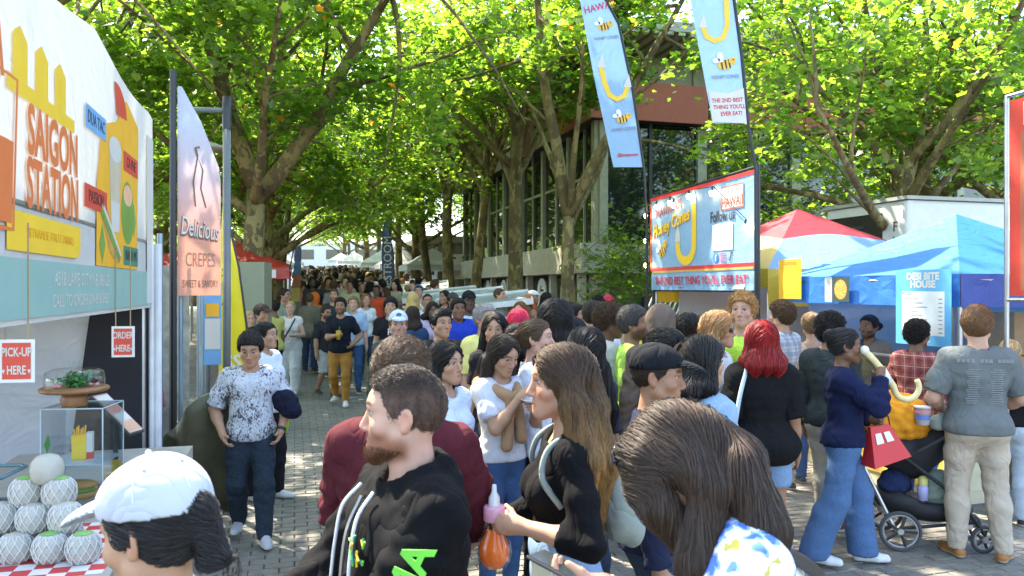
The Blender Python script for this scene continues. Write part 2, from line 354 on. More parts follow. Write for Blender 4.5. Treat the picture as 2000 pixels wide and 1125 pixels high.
    def hand(s, sd):
        W, d, n = s.wr[sd], s.hdir[sd], s.pn[sd]
        t = np.cross(d, n)*(1 if sd < 0 else -1); g = .9 if s.fem else 1.0
        c = s.k.get('curl'+('L' if sd > 0 else 'R'), (25, 30))
        R = np.stack([t, d, n], 1)
        pr = [el(W+d*.047*g, V3(.040*g, .052*g, .0175*g), R, k=.02), rc(W, W+d*.03, .0255*g, .024*g, .02)]
        th = s.k.get('thumb'+('L' if sd > 0 else 'R'), (.62, .62, .45))
        b0 = W+d*.02*g+t*.022*g+n*.006; td = nrm(d*th[0]+t*th[1]+n*th[2]); b1 = b0+td*.045*g; td2 = nrm(td+d*.5+n*.3*th[2])
        pr += [rc(b0, b1, .0145*g, .0115*g, .012), rc(b1, b1+td2*.035*g, .011*g, .0088*g, .006)]
        for i, (off, L) in enumerate(((.030,.066),(.0105,.074),(-.009,.069),(-.0275,.054))):
            b = W+d*(.088-abs(i-1)*.003)*g+t*off*g; a1, a2 = c[0]*D2R, (c[0]+c[1])*D2R; a3 = a2+c[1]*.7*D2R
            spread = t*(off*.9); D = lambda a: nrm(d*math.cos(a)+n*math.sin(a)+spread)
            p1 = b+D(a1)*L*.45*g; p2 = p1+D(a2)*L*.32*g; p3 = p2+D(a3)*L*.25*g
            pr += [rc(b-d*.018, p1, .0093*g, .0088*g, .009), rc(p1, p2, .0088*g, .0082*g, .003), rc(p2, p3, .0082*g, .0068*g, .003)]
        return pr
    def leg(s, sd, o=0., t=2.0, o2=None):
        Hh, K, A = s.hip[sd], s.kn[sd], s.an[sd]; w = (.5+.5*s.w); o2 = o if o2 is None else o2
        om = (o+o2)*.5
        pr = [rc(Hh+V3(0,0,-.02), Hh+(K-Hh)*.5, .086*w+o, .072*w+o, .05), rc(Hh+(K-Hh)*.45, K, .074*w+o, .054*w+om, .03)]
        if t > 1:
            c = K+(A-K)*.3+V3(0,.014,0)
            pr += [rc(K, c, .053*w+om, .056*w+om, .03), rc(c, A, .056*w+om, .035*w+o2, .03)]
        return pr
    def foot(s, sd, o=0.):
        A, t = s.an[sd], s.toe[sd]; z = A[2]-.085; up = V3(0,0,z)
        heel = V3(A[0],A[1],0)-t*.035+up; ball = V3(A[0],A[1],0)+t*.10+up; toe = V3(A[0],A[1],0)+t*.165+up
        w = nrm(V3(-t[1], t[0], 0))
        return [rc(heel+V3(0,0,.036), ball+V3(0,0,.028), .034+o, .033+o, .02), rc(ball+V3(0,0,.026)+w*.012, toe+V3(0,0,.024), .031+o, .026+o, .02),
                rc(ball+V3(0,0,.026)-w*.012, toe+V3(0,0,.022)-w*.004, .031+o, .024+o, .02), rc(A+V3(0,0,.02), heel*.35+ball*.65+V3(0,0,.05), .036+o, .026+o, .03)]
    def head(s):
        q, R, e = s.hp_, s.Rh, s.hs; f = s.fem
        E = lambda x,y,z,a,b,c,k=.02: el(q(x,y,z), V3(a,b,c)*e, R, k)
        C = lambda a,b,ra,rb,k=.012: rc(q(*a), q(*b), ra*e, rb*e, k)
        jw = (.046 if f else .052)*s.k.get('jaw', 1)
        pr = [E(0,.016,1.658,.0755,.0955,.094), E(0,-.028,1.615,.061,.068,.085,.03), E(0,-.052,1.672,.054,.045,.045,.03),
              C((-jw,-.012,1.568),(0,-.074,1.537),.026,.025,.03), C((jw,-.012,1.568),(0,-.074,1.537),.026,.025,.03), E(0,-.079,1.538,.022,.02,.02,.02),
              E(.043,-.058,1.607,.026,.028,.024,.025), E(-.043,-.058,1.607,.026,.028,.024,.025), E(0,-.072,1.573,.032,.03,.028,.025),
              C((.012,-.087,1.664),(.045,-.07,1.662),.0105,.0095,.014), C((-.012,-.087,1.664),(-.045,-.07,1.662),.0105,.0095,.014),
              C((0,-.091,1.652),(0,-.116,1.604),.0075,.0105,.012), E(.0105,-.104,1.597,.009,.010,.008,.008), E(-.0105,-.104,1.597,.009,.010,.008,.008), E(0,-.114,1.6,.010,.009,.009,.006),
              C((-.017,-.093,1.5655),(.017,-.093,1.5655),.0055,.0055,.006), C((-.010,-.0985,1.568),(.010,-.0985,1.568),.0055,.0055,.006), C((-.012,-.097,1.5565),(.012,-.097,1.5565),.0068,.0068,.006)]
        for sd in (1,-1):
            pr += [el(q(sd*.079,.018,1.628), V3(.008,.02,.031)*e, R@Rz(sd*-.42)@Rx(-.18), .008), el(q(sd*.077,.012,1.603), V3(.008,.011,.011)*e, R, .008)]
        pr.append(rc(s.neck0, s.neck1+s.Rh@V3(0,.012,.02), .062*(.86 if f else 1)*(.55+.45*s.w), .054*(.84 if f else 1)*(.6+.4*s.w), .03))
        return pr
    def skin_field(s, h, hf):
        foc = []
        if hf:
            c = s.hp_(0,-.03,1.62); foc.append((c-V3(.11,.11,.13), c+V3(.11,.11,.13)))
            for sd, key in ((1,'L'),(-1,'R')):
                if s.k.get('fine'+key): c = s.wr[sd]+s.hdir[sd]*.08; foc.append((c-.1, c+.1))
        pr = s.torso(-.004) + s.head()
        for sd in (1,-1): pr += s.arm(sd) + s.hand(sd) + s.leg(sd) + s.foot(sd, -.008)
        F = Field(pr, h, foc, hf)
        if hf:
            e = s.hs
            for sd in (1,-1):
                F.sub(el(s.hp_(sd*.0325,-.094,1.642), V3(.0160,.015,.0066)*e, s.Rh), .007)
            F.sub(rc(s.hp_(-.019,-.105,1.5622), s.hp_(.019,-.105,1.5622), .0022, .0022), .004)
            for sd in (1,-1): F.sub(el(s.hp_(sd*.086,.014,1.633), V3(.006,.009,.016)*e, s.Rh), .005)
        return F
    def to_head(s, v): return ((v-s.hd0)@s.Rh)/s.hs + V3(0,0,1.555)
    def skin_cols(s, v):
        q = s.to_head(v); c = np.tile(np.array(s.k.get('skin', (.62,.40,.30))), (len(v),1))
        x, y, z = q.T; ax = np.abs(x); face = (z > 1.5)&(z < 1.8)&(np.abs(x) < .1)&(np.abs(y) < .15)
        def blend(m, col): 
            m = (m*face)[:,None]; return c*(1-m)+np.array(col)*m
        red = np.array(s.k.get('skin', (.62,.40,.30)))*np.array([1.0,.74,.70])
        c = blend(.55*np.exp(-((ax-.043)**2+(z-1.605)**2)/.0006)*(y < -.03), red)
        c = blend(.5*np.exp(-(x**2+(z-1.6)**2)/.0003)*(y < -.09), red)
        c = blend(.6*np.exp(-((y-.015)**2+(z-1.63)**2)/.001)*(ax > .078), red)
        hc = np.array(s.k.get('brow', s.k.get('hair_col', (.02,.014,.01))))
        bm = s.k.get('beard', 0)
        if bm:
            jawm = smoothstep(1.60,1.57,z+.18*np.clip(y+.02,-.02,.05))*smoothstep(.03,-.0,y)*smoothstep(1.495,1.525,z-.1*np.clip(y+.05,0,1))
            st = smoothstep(1.592,1.582,z)*smoothstep(1.563,1.569,z)*(ax < .032)*(y < -.06)
            lip = np.exp(-((x/.024)**4+((z-1.562)/.009)**4)); c = blend(np.clip(jawm+st,0,1)*(1-lip)*bm, np.array(s.k.get('beard_col', hc))*.6+red*.25)
        lipc = s.k.get('lip', tuple(red*np.array([.86,.62,.64])))
        c = blend(.85*np.exp(-((x/.0235)**4+((z-1.5625-.0)/(.0105-.004*(ax/.024)**2))**4))*(y < -.075), lipc)
        arch = 1.6645+.006*np.sin(np.clip((ax-.012)/.04,0,1)*2.6); 
        c = blend(.9*np.exp(-((ax-.034)/.021)**6-((z-arch)/(.0038 if s.fem else .0052))**4)*(y < -.04), hc)
        c = blend(.55*np.exp(-((ax-.0325)/.018)**4-((z-1.6475)/.0032)**4)*(y < -.04), red*.35)
        return c
    def hair_field(s, h, hf=None):
        st = s.k.get('hair', 'short'); q, R, e = s.hp_, s.Rh, s.hs
        E = lambda x,y,z,a,b,c,k=.02: el(q(x,y,z), V3(a,b,c)*e, R, k)
        t = {'short':.010,'buzz':.004,'curly':.028,'afro':.05,'long':.013,'wavy':.016,'bob':.015,'tied':.008,'bun':.008,'swoop':.014,'fade':.0025}.get(st, .01)
        t = s.k.get('hair_t', t)
        pr = [E(0,.018,1.660,.0765+t,.097+t,.0945+t), E(0,-.03,1.69,.06+t,.058+t*.6,.05+t,.03)]
        L = s.k.get('hair_len', 0)   # metres below chin line
        if st == 'fade': pr.append(E(.004,-.006,1.712,.064,.084,.054,.02))
        pr += [E(*a) if len(a) == 6 else rc(q(*a[0]),q(*a[1]),a[2],a[3],.03) for a in s.k.get('extra_hair', ())]
        if st in ('swoop',): pr.append(E(.01,-.055,1.735,.06,.05,.034,.03))
        if st == 'bun': pr.append(E(0,.10,1.70,.05,.045,.05,.01))
        Rt = s.Rt; dn = lambda d: -Rt[:,2]*d*.35 - V3(0,0,1)*d*.65
        if st in ('long','wavy','bob'):
            wv = 1.25 if st == 'wavy' else 1.0
            for sd in (1,-1):
                a = q(sd*.066,.01,1.66); b = q(sd*.082*wv,.022,1.56); pr.append(rc(a, b, .034, .034*wv, .03))
                if L > .02:
                    fy = s.k.get('hair_front', 0)*(1 if s.k.get('hair_front_side', sd) == sd else 0)
                    m = b + dn(L*.5)+Rt@V3(sd*.03*wv, .03-fy*.5, 0); c = b + dn(L)+Rt@V3(sd*.022*wv, .045-fy, 0)
                    pr += [rc(b, m, .034*wv, .040*wv, .03), rc(m, c, .040*wv, .018, .03)]
            a = q(0,.085,1.64); b = q(0,.092,1.54); pr.append(rc(a, b, .05, .058*wv, .03))
            for ox in ((-.05, 0, .05) if L > .02 else ()):
                b2 = q(ox,.088,1.54); m = b2+dn(L*.5)+Rt@V3(ox*.5,.035,0); c = b2+dn(L*1.08)+Rt@V3(ox*.35,.03,0)
                pr += [rc(b2, m, .046, .048*wv, .03), rc(m, c, .048*wv, .014, .03)]
        if st == 'tied':
            pr += [E(0,.108,1.66,.026,.028,.026,.015)]; a = q(0,.125,1.655)
            m = a+dn(L*.45)+R@V3(0,.055,0); pr += [rc(a, m, .022, .036, .02), rc(m, m+dn(L*.6), .036, .01, .02)]
        F = Field(pr, h, (), hf)
        hl = s.k.get('hairline', 1.705); parted = s.k.get('part', None); nape = s.k.get('nape', 1.545)
        def g(F_, x, y, z):
            d = [x-s.hd0[0], y-s.hd0[1], z-s.hd0[2]]
            qx, qy, qz = [(R[0,i]*d[0]+R[1,i]*d[1]+R[2,i]*d[2])/e for i in range(3)]; qz = qz+1.555; ax = np.abs(qx)
            side = 1.60 if st not in ('long','wavy','bob') else 1.40
            if st in ('short','buzz','swoop','curly','afro','tied','bun','fade'):
                zl = np.interp(qy.ravel() if qy.ndim else qy, [-.2,-.075,-.05,-.028,.008,.03,.06,.2], [hl+.012,hl,hl-.005,1.615,1.628,1.575,nape,nape]).reshape(qy.shape)
                zl = zl + np.where(qy < -.03, -.010*np.clip((ax-.03)/.03,0,1.2), 0)
                cutd = (zl-qz)*.8
            else:
                # curtain: open a window for the face
                wx = s.k.get('face_open', .060)
                yl = np.interp(qz.ravel(), [1.40,1.56,1.62,1.68,1.71,1.745,1.78], [-.005,-.012,-.022,-.040,-.052,-.06,-.2]).reshape(qz.shape)
                wz = np.interp(qz.ravel(), [1.5,1.60,1.655,1.70,1.742], [wx+.012,wx+.004,wx-.006,wx-.026,-.006]).reshape(qz.shape); cutd = np.minimum((yl-qy), wz-ax) if not s.k.get('no_window') else -np.ones_like(qz)
            # keep scalp interior out of the face
            rr = np.sin(qx*150+3*np.sin(qz*21))*np.sin(qy*130+2.5*np.sin(qz*17+1.3))
            amp = {'curly':.007,'afro':.008,'wavy':.0015,'long':.0004,'bob':.0004}.get(st,.002)
            if st in ('long','wavy','bob'): rr = np.sin(np.arctan2(qx, qy-.01)*26+6*np.sin(qz*(26 if st == 'wavy' else 8)))
            if st == 'curly' or st == 'afro': rr = np.sin(qx*170+qy*60)*np.sin(qy*160-qz*50)*np.sin(qz*165+qx*40)*1.8
            return np.maximum(F_ + amp*rr, cutd)
        F.fn(g); return F

def mesh_obj(name, field, mat, parent, sc, colfn=None):
    v, q = field.mesh()
    if not len(v): return None
    cols = colfn(v) if colfn else None
    me = np_mesh(name, v*sc, q, cols); me.materials.append(mat)
    o = bpy.data.objects.new(name, me); COL.objects.link(o); o.parent = parent
    return o

def strands(name, hair_ob, mat, parent, n, L, comb, seed, rad=.0009, lift=.0012, npts=8, curl=0., jit=.35):
    """hair strands combed along the hair surface"""
    me = hair_ob.data; nv = len(me.vertices)
    co = np.empty(nv*3, np.float32); me.vertices.foreach_get('co', co); co = co.reshape(-1,3)
    no = np.empty(nv*3, np.float32); me.vertices.foreach_get('normal', no); no = no.reshape(-1,3)
    r = np.random.RandomState(seed); roots = r.randint(0, nv, n)
    # spatial hash for nearest vertex
    kd = KDTree(nv)
    for i in range(nv): kd.insert(co[i], i)
    kd.balance()
    P_ = co[roots].astype(float)+ (r.rand(n,3)-.5)*.006; Nn = no[roots].astype(float)
    out = np.zeros((n, npts, 3)); lens = L*(.45+.75*r.rand(n)); off = lift+(r.rand(n)**3)*lift*6; ph = r.rand(n)*6.28; jv = (r.rand(n,3)-.5)*jit
    for j in range(npts):
        out[:,j] = P_ + Nn*off[:,None] + (Nn*np.sin(ph+j*1.9)[:,None]*curl if curl else 0)
        c = comb(P_)+jv
        t = c-Nn*(c*Nn).sum(1)[:,None]; t /= np.linalg.norm(t,axis=1)[:,None]+1e-6
        P_ = P_ + t*(lens/npts)[:,None]
        for i in range(n):
            cc, ix, d = kd.find(P_[i]); nn = no[ix]; dd = (P_[i]-cc)@nn
            if abs(dd) < .02 and d < .03: P_[i] -= nn*dd
            Nn[i] = nn
    cu = bpy.data.hair_curves.new(name); cu.add_curves([npts]*n)
    cu.attributes['position'].data.foreach_set('vector', out.astype(np.float32).ravel())
    ra = cu.attributes.get('radius') or cu.attributes.new('radius','FLOAT','POINT')
    taper = np.linspace(1,.35,npts)[None,:]*np.ones((n,1))*rad*(.7+.6*r.rand(n,1)); ra.data.foreach_set('value', taper.astype(np.float32).ravel())
    cu.materials.append(mat)
    o = bpy.data.objects.new(name, cu); COL.objects.link(o); o.parent = parent
    return o
# ---------------------------------------------------------------- dressing and placing people
def empty(name, loc, rz=0., label=None, cat=None, group=None):
    o = bpy.data.objects.new(name, None); COL.objects.link(o); o.location = loc; o.rotation_euler = (0,0,rz); o.empty_display_size = .1
    tag(o, label, cat, group); return o
def tag(o, label=None, cat=None, group=None, kind=None):
    for k, v in (('label',label),('category',cat),('group',group),('kind',kind)):
        if v: o[k] = v
    return o
def merge_mesh(parts):
    vs, qs, n = [], [], 0
    for v, q in parts:
        if len(v): vs.append(v); qs.append(q+n); n += len(v)
    return np.concatenate(vs), np.concatenate(qs)
LOD = {0:(.0105,.0042,.011), 1:(.0155,.0062,.0155), 2:(.021,.011,.021), 3:(.034,None,.032)}
SKIN = {'pale':(.50,.29,.205),'fair':(.46,.255,.165),'asian':(.42,.24,.145),'tan':(.31,.165,.095),'brown':(.17,.085,.048),'dark':(.085,.045,.028)}
HAIR = {'black':(.010,.008,.007),'dark':(.022,.014,.010),'brown':(.065,.036,.018),'light':(.16,.09,.04),'blond':(.36,.23,.10),'red':(.20,.008,.008),'pink':(.45,.02,.06),'grey':(.22,.21,.20)}
def top_parts(s, k, h, seed):
    """torso + sleeves of a garment as separate fields, joined"""
    o = k.get('o', .014); sl = k.get('sleeve', .62); hem = k.get('hem', .87); T = s.T; nk = k.get('neck', .078)
    pr = s.torso(o) + [el(s.pel+V3(0,.008,-.03), V3(.163*s.w+o+k.get('flare',.008), .12*s.w+o+k.get('flare',.008), .16), k=.05)]
    for sd in (1,-1):
        S, E = s.sh[sd], s.el[sd]
        if sl > 0: pr.append(rc(S, S+(E-S)*min(sl,.4)*.8, .051*(.87 if s.fem else 1)*(.4+.6*s.w)+o, .050*(.87 if s.fem else 1)*(.4+.6*s.w)+o, .05))
    if k.get('collar'):
        for a in range(10):
            a0, a1 = a*.628+.3, a*.628+.928
            if k['collar'] == 'polo' and 3.9 < (a0+a1)/2 < 5.4: continue
            f = lambda t, r, zz: T(math.cos(t)*r, .012+math.sin(t)*r*.95, zz-.02*max(0,-math.sin(t)))
            pr.append(rc(f(a0,.074,1.468), f(a1,.074,1.468), .016, .016, .015))
    if k.get('hood') == 'down':
        pr += [el(T(0,.105,1.43), V3(.125,.055,.085), s.Rt, .04), rc(T(-.085,.03,1.475), T(-.07,-.06,1.43), .03, .022, .03), rc(T(.085,.03,1.475), T(.07,-.06,1.43), .03, .022, .03), rc(T(-.06,.09,1.49), T(.06,.09,1.49), .035, .035, .03)]
    F = Field(pr, h)
    F.fn(wrinkle(seed, k.get('wr', .0035)))
    up = s.Rt[:,2]
    F.sub(rc(s.neck0-up*k.get('vneck',.004)+s.Rt@V3(0,-.006-k.get('vneck',0)*.5,0), s.neck1+s.Rt@V3(0,-.02,.05), nk, nk+.012), .008)
    F.cut((0,0,-1), -hem)
    parts = [F.mesh()]
    m = (.87 if s.fem else 1.0)*(.4+.6*s.w)
    for sd in (1,-1):
        if sl <= 0: continue
        S, E, Wr = s.sh[sd], s.el[sd], s.wr[sd]; fl = k.get('sflare', .012 if sl < 1.01 else .006)
        pr = s.arm(sd, o, 2 if sl > 1 else 1, fl); G = Field(pr, h)
        r2 = wrinkle(seed+sd+5, k.get('wr', .0035)*1.2, 1.4); G.fn(r2)
        if sl <= 1: p = S+(E-S)*sl; d = nrm(E-S)
        else: p = E+(Wr-E)*(sl-1); d = nrm(Wr-E)
        if sl > 1 and k.get('cuff', True): G.add(rc(p-d*.02, p-d*.012, .031*m+o*1.05+.004, .031*m+o*1.05+.004, .01))
        if sl > 1:       # cut only near the wrist end
            c = p; lo, hi = c-.075, c+.075; ss = G.sl(lo, hi); x, y, z = G.pts(ss); G.F[ss] = np.maximum(G.F[ss], (x-p[0])*d[0]+(y-p[1])*d[1]+(z-p[2])*d[2])
            ss = G.sl(np.minimum(p,p+d*.15)-.06, np.maximum(p,p+d*.15)+.06); x, y, z = G.pts(ss); a = (x-p[0])*d[0]+(y-p[1])*d[1]+(z-p[2])*d[2]
            G.F[ss] = np.where((a > 0)&(a < .2), np.maximum(G.F[ss], a), G.F[ss])
        else: G.cut(d, float(d@p))
        parts.append(G.mesh())
    return merge_mesh(parts)
def bottom_parts(s, k, h, seed):
    o = k.get('o', .012); o2 = k.get('o2', o+.006); kind = k.get('kind', 'pants')
    pr = [el(s.pel+V3(0,.01,-.02), V3(.158*s.w+o,.112*s.w+o,.13+o), k=.05), el(s.T(0,-.005,1.05), V3(.137*s.w+o,.105*s.w+o,.1), s.Rt, .05)]
    for sd in (1,-1):
        pr.append(el(s.pel+V3(sd*.072,.042,-.05), V3(.083*s.w+o,.083*s.w+o,.095+o), k=.05))
        pr += s.leg(sd, o, 2, o2)
    F = Field(pr, h); F.fn(wrinkle(seed+3, k.get('wr', .003), 1.1))
    F.cut(s.Rt[:,2], float(s.Rt[:,2]@s.T(0,0,k.get('waist', 1.05))))
    F.cut((0,0,-1), -k.get('cuff', .06 if kind != 'shorts' else .50))
    return F.mesh()
def add_mesh(name, vq, mat, parent, sc, cols=None):
    v, q = vq
    me = np_mesh(name, v*sc, q, cols); me.materials.append(mat)
    o = bpy.data.objects.new(name, me); COL.objects.link(o); o.parent = parent; return o
def uv_ball(name, c, r, mat, parent, R=None, seg=12, rings=8):
    bm = bmesh.new(); bmesh.ops.create_uvsphere(bm, u_segments=seg, v_segments=rings, radius=1)
    for v in bm.verts:
        p = V3(*v.co)*np.asarray(r); p = (R@p if R is not None else p); v.co = Vector(p+np.asarray(c))
    for f in bm.faces: f.smooth = True
    me = bpy.data.meshes.new(name); bm.to_mesh(me); bm.free(); me.materials.append(mat)
    o = bpy.data.objects.new(name, me); COL.objects.link(o); o.parent = parent; return o
def eye_material():
    if 'eye' in _mc: return _mc['eye']
    m, n, l, b = new_mat('eye'); a = n.new('ShaderNodeAttribute'); a.attribute_name = 'Col'; l.new(a.outputs['Color'], b.inputs['Base Color']); b.inputs['Roughness'].default_value = .15
    _mc['eye'] = m; return m
def make_person(label, px, top, Y, yaw, lod=1, hair_n=None, **k):
    """px, top: where the crown of the head shows; Y: distance in metres; yaw 0 faces the viewer, 90 to the right"""
    s = Person(**k); h, hf, hc = LOD[lod]; seed = int(px*7+top)%9999
    crown = s.hp_(0,.016,1.752+k.get('hair_pad', .012)); zc = crown[2]
    X = (px-1000)/1500*Y; ztop = CAM_H-(top-562)/1500*Y; zg = k.get('ground', gz(Y))
    sc = (ztop-zg)/zc; ya = yaw*D2R
    off = Rz(ya)@(s.hp_(0,0,1.65)*sc)
    loc = (X-off[0], Y-off[1], zg)
    root = empty('person', loc, ya, label, 'person', k.get('group'))
    s.root, s.sc_ = root, sc
    skin = k.get('skin', 'fair'); s.k['skin'] = SKIN[skin] if isinstance(skin, str) else skin
    hcol = k.get('hair_col', 'dark'); hcol = HAIR[hcol] if isinstance(hcol, str) else hcol; s.k['hair_col'] = hcol
    if k.get('brow') is None: s.k['brow'] = tuple(c*.8 for c in hcol)
    if isinstance(k.get('beard_col'), str): s.k['beard_col'] = HAIR[k['beard_col']]
    F = s.skin_field(h, hf); v, q = F.mesh(); body = add_mesh('body', (v,q), skin_material(), root, sc, s.skin_cols(v)); s.body = body
    if lod <= 1 and k.get('eyes', True):
        for sd in (1,-1):
            c = s.hp_(sd*.0325,-.0775,1.6415); bm = bmesh.new(); bmesh.ops.create_uvsphere(bm, u_segments=20, v_segments=14, radius=.0128*s.hs)
            fd = s.Rh@nrm(V3(k.get('gaze',0), -1, -.05)); vs = np.array([nrm(np.array(v_.co)) for v_ in bm.verts]); dt = vs@fd
            col = np.where(dt[:,None] > .955, (.006,.005,.004), np.where(dt[:,None] > .82, (.03,.018,.011), (.30,.27,.255)))
            qq = [[v_.index for v_ in f.verts] for f in bm.faces]
            me = bpy.data.meshes.new('eye'); me.from_pydata([tuple((v_*.0128*s.hs+c)*sc) for v_ in vs], [], qq); bm.free()
            ca = me.color_attributes.new('Col','FLOAT_COLOR','POINT'); ca.data.foreach_set('color', np.concatenate([col,np.ones((len(vs),1))],1).astype(np.float32).ravel())
            for p_ in me.polygons: p_.use_smooth = True
            me.materials.append(eye_material()); eo = bpy.data.objects.new('eye', me); COL.objects.link(eo); eo.parent = root
    # clothes
    t = k.get('top_', dict(col=(.1,.1,.1)))
    if t:
        tm = t.get('mat') or cloth(t['col'], t.get('fab','cotton'))
        s.top = add_mesh(t.get('name','shirt'), top_parts(s, t, hc, seed), tm, root, sc)
    if k.get('inner'):
        i = k['inner']; add_mesh('undershirt', top_parts(s, dict(o=.006, sleeve=0, hem=.95, neck=.07, **i), hc, seed), cloth(i['col']), root, sc)
    b = k.get('bot', dict(col=(.05,.06,.09)))
    if b: s.bot = add_mesh({'shorts':'shorts','pants':'trousers'}.get(b.get('kind','pants'),'trousers'), bottom_parts(s, b, hc, seed), b.get('mat') or cloth(b['col'], b.get('fab','cotton')), root, sc)
    sh = k.get('shoe', (.05,.05,.05))
    if sh is not None:
        sole = np.array(k.get('sole', (.55,.55,.53)))
        for sd in (1,-1):
            G = Field(s.foot(sd, .005), max(h*.75,.009)); zb = s.an[sd][2]-.085; G.cut((0,0,-1), -(zb+.001)); G.cut((0,0,1), zb+k.get('ankle',.105))
            v, q = G.mesh(); cz = np.where((v[:,2] < zb+.026)[:,None], sole, np.array(sh))
            add_mesh('shoe', (v,q), color_attr_material(), root, sc, cz)
    # hair
    st = k.get('hair', 'short')
    hm = hair_material(hcol, k.get('tip'))
    if st != 'none':
        HF = s.hair_field(max(h*.62,.006) if lod < 2 else h*.8)
        s.hair = add_mesh('hair', HF.mesh(), hm, root, sc)
        if lod < 2 or hair_n:
            n_ = hair_n or ((13000 if st in ('long','wavy') else 8000) if lod == 0 else 1800)
            hd = np.array(s.hd0)*sc
            long_ = st in ('long','wavy','bob'); RhT = s.Rh
            def comb(p):
                d = (p-hd)@RhT/sc; down = np.tile(V3(0,0,-1.), (len(p),1))
                if long_: lat = np.stack([np.sign(d[:,0])*.9, .3+0*d[:,0], -.4+0*d[:,0]],1); w = smoothstep(.06,.13,d[:,2])[:,None]; return (lat@RhT.T)*w+down*(1-w)+(.05)
                if st in ('tied','bun'): return np.tile(RhT@V3(0,1,-.1),(len(p),1))*smoothstep(-.1,.05,d[:,2])[:,None]+down*.35
                if st in ('short','swoop','buzz','fade'): return np.tile(RhT@V3(.25,.5,0),(len(p),1))*smoothstep(.08,.15,d[:,2])[:,None]+np.tile(RhT@V3(0,.35,-1),(len(p),1))*(1-smoothstep(.08,.15,d[:,2]))[:,None]
                return np.random.RandomState(3).randn(len(p),3)
            L = {'long':.36,'wavy':.26,'bob':.2,'tied':.12,'bun':.1,'short':.035,'fade':.012,'buzz':.008,'swoop':.05,'curly':.03,'afro':.03}.get(st,.04)
            s.strands = strands('hair_strands', s.hair, hair_material(hcol, k.get('tip'), True), s.hair, n_, L*sc, comb, seed,
                    rad=(.0008 if lod == 0 else .0018), lift=(.0010 if lod == 0 else (.0014 if long_ else .0008))*(1.5 if st in ('curly','afro') else 1.0 if st != 'fade' else .5), npts=(12 if long_ else 5), curl=(.006 if st in ('curly','afro') else .0015 if st == 'wavy' else 0), jit=(.5 if st in ('short','swoop','fade') else .16))
    hat = k.get('hat')
    if hat:
        q, R, e = s.hp_, s.Rh, s.hs*1.0; hh = max(h*.6,.006) if lod < 2 else .013
        E = lambda x,y,z,a,b_,c,kk=.015,RR=None: el(q(x,y,z), V3(a,b_,c)*e, R if RR is None else R@RR, kk)
        kd = hat.get('kind','cap'); sg = -1 if hat.get('back') else 1
        if kd == 'cap':
            G = Field([E(0,.02,1.678,.094,.112,.104), E(0,-.03,1.70,.075,.07,.06,.03)], hh)
            zl = 1.672; n = R@nrm(V3(0,-.14*sg,-1)); G.cut(n, float(n@q(0,0,zl)))
            G.sub(E(0,.018,1.655,.086,.105,.098), .004)
            parts = [G.mesh()]
            B = Field([el(q(0,-.118*sg,1.682), V3(.078,.095,.034)*e, R@Rx(.16*sg), .01)], hh*.8); 
            B.sub(el(q(0,-.116*sg,1.668), V3(.09,.105,.037)*e, R@Rx(.16*sg)), .003); n2 = R@V3(0,sg,0); B.cut(n2, float(n2@q(0,-.075*sg,1.68)))
            cap = add_mesh('cap', parts[0], cloth(hat['col']), root, sc); add_mesh('visor', B.mesh(), cloth(hat.get('vcol',hat['col'])), cap, sc)
            uv_ball('button', q(0,.02,1.784)*sc, .007*sc, cloth(hat['col']), cap, seg=8, rings=6); s.cap = cap
        elif kd == 'hood':
            G = Field([E(0,.025,1.655,.108,.125,.128), rc(q(0,.06,1.56), s.T(0,.06,1.42), .095, .11, .05)], hh)
            G.sub(E(0,-.09,1.63,.078,.11,.108), .02); G.fn(wrinkle(seed, .003)); add_mesh('hood', G.mesh(), cloth(hat['col']), root, sc)
        elif kd == 'beanie':
            G = Field([E(0,.02,1.68,.09,.108,.098)], hh); n = R@nrm(V3(0,-.25,-1)); G.cut(n, float(n@q(0,0,1.66))); add_mesh('beanie', G.mesh(), cloth(hat['col']), root, sc)
    gl = k.get('glasses')
    if gl:
        up = .075 if gl.get('up') else 0; yo = .012 if up else 0; gf = k.get('goff',0.); gm = plain('lens_'+('dark' if gl.get('dark',1) else 'clear'), (.01,.01,.012), .12)
        parts = []
        for sd in (1,-1):
            G = Field([el(s.hp_(sd*.034,-.1+yo*2-gf*.6,1.638+up*1.15+gf*.6), V3(.026,.006,.02)*s.hs, s.Rh@Rz(sd*.18)@Rx(-.5 if up else 0)), rc(s.hp_(sd*.058,-.092+yo-gf*.6,1.645+up+gf*.6), s.hp_(sd*(.083+gf*.9),.02,1.64+up*.6+gf), .0032, .0032, .004)], .0055 if lod < 2 else .009)
            if not gl.get('dark',1): G.sub(el(s.hp_(sd*.034,-.1,1.638), V3(.0205,.03,.0155)*s.hs, s.Rh@Rz(sd*.18)), .002)
            parts.append(G.mesh())
        add_mesh('glasses', merge_mesh(parts), gm, root, sc)
    return s
def color_attr_material():
    if 'shoe' in _mc: return _mc['shoe']
    m, n, l, b = new_mat('shoe_upper'); a = n.new('ShaderNodeAttribute'); a.attribute_name = 'Col'; l.new(a.outputs['Color'], b.inputs['Base Color']); b.inputs['Roughness'].default_value = .6
    tc = n.new('ShaderNodeTexCoord'); nz = n.new('ShaderNodeTexNoise'); nz.inputs['Scale'].default_value = 120; l.new(tc.outputs['Object'], nz.inputs['Vector'])
    bp = n.new('ShaderNodeBump'); bp.inputs['Strength'].default_value = .4; bp.inputs['Distance'].default_value = .004; l.new(nz.outputs['Fac'], bp.inputs['Height']); l.new(bp.outputs[0], b.inputs['Normal'])
    _mc['shoe'] = m; return m
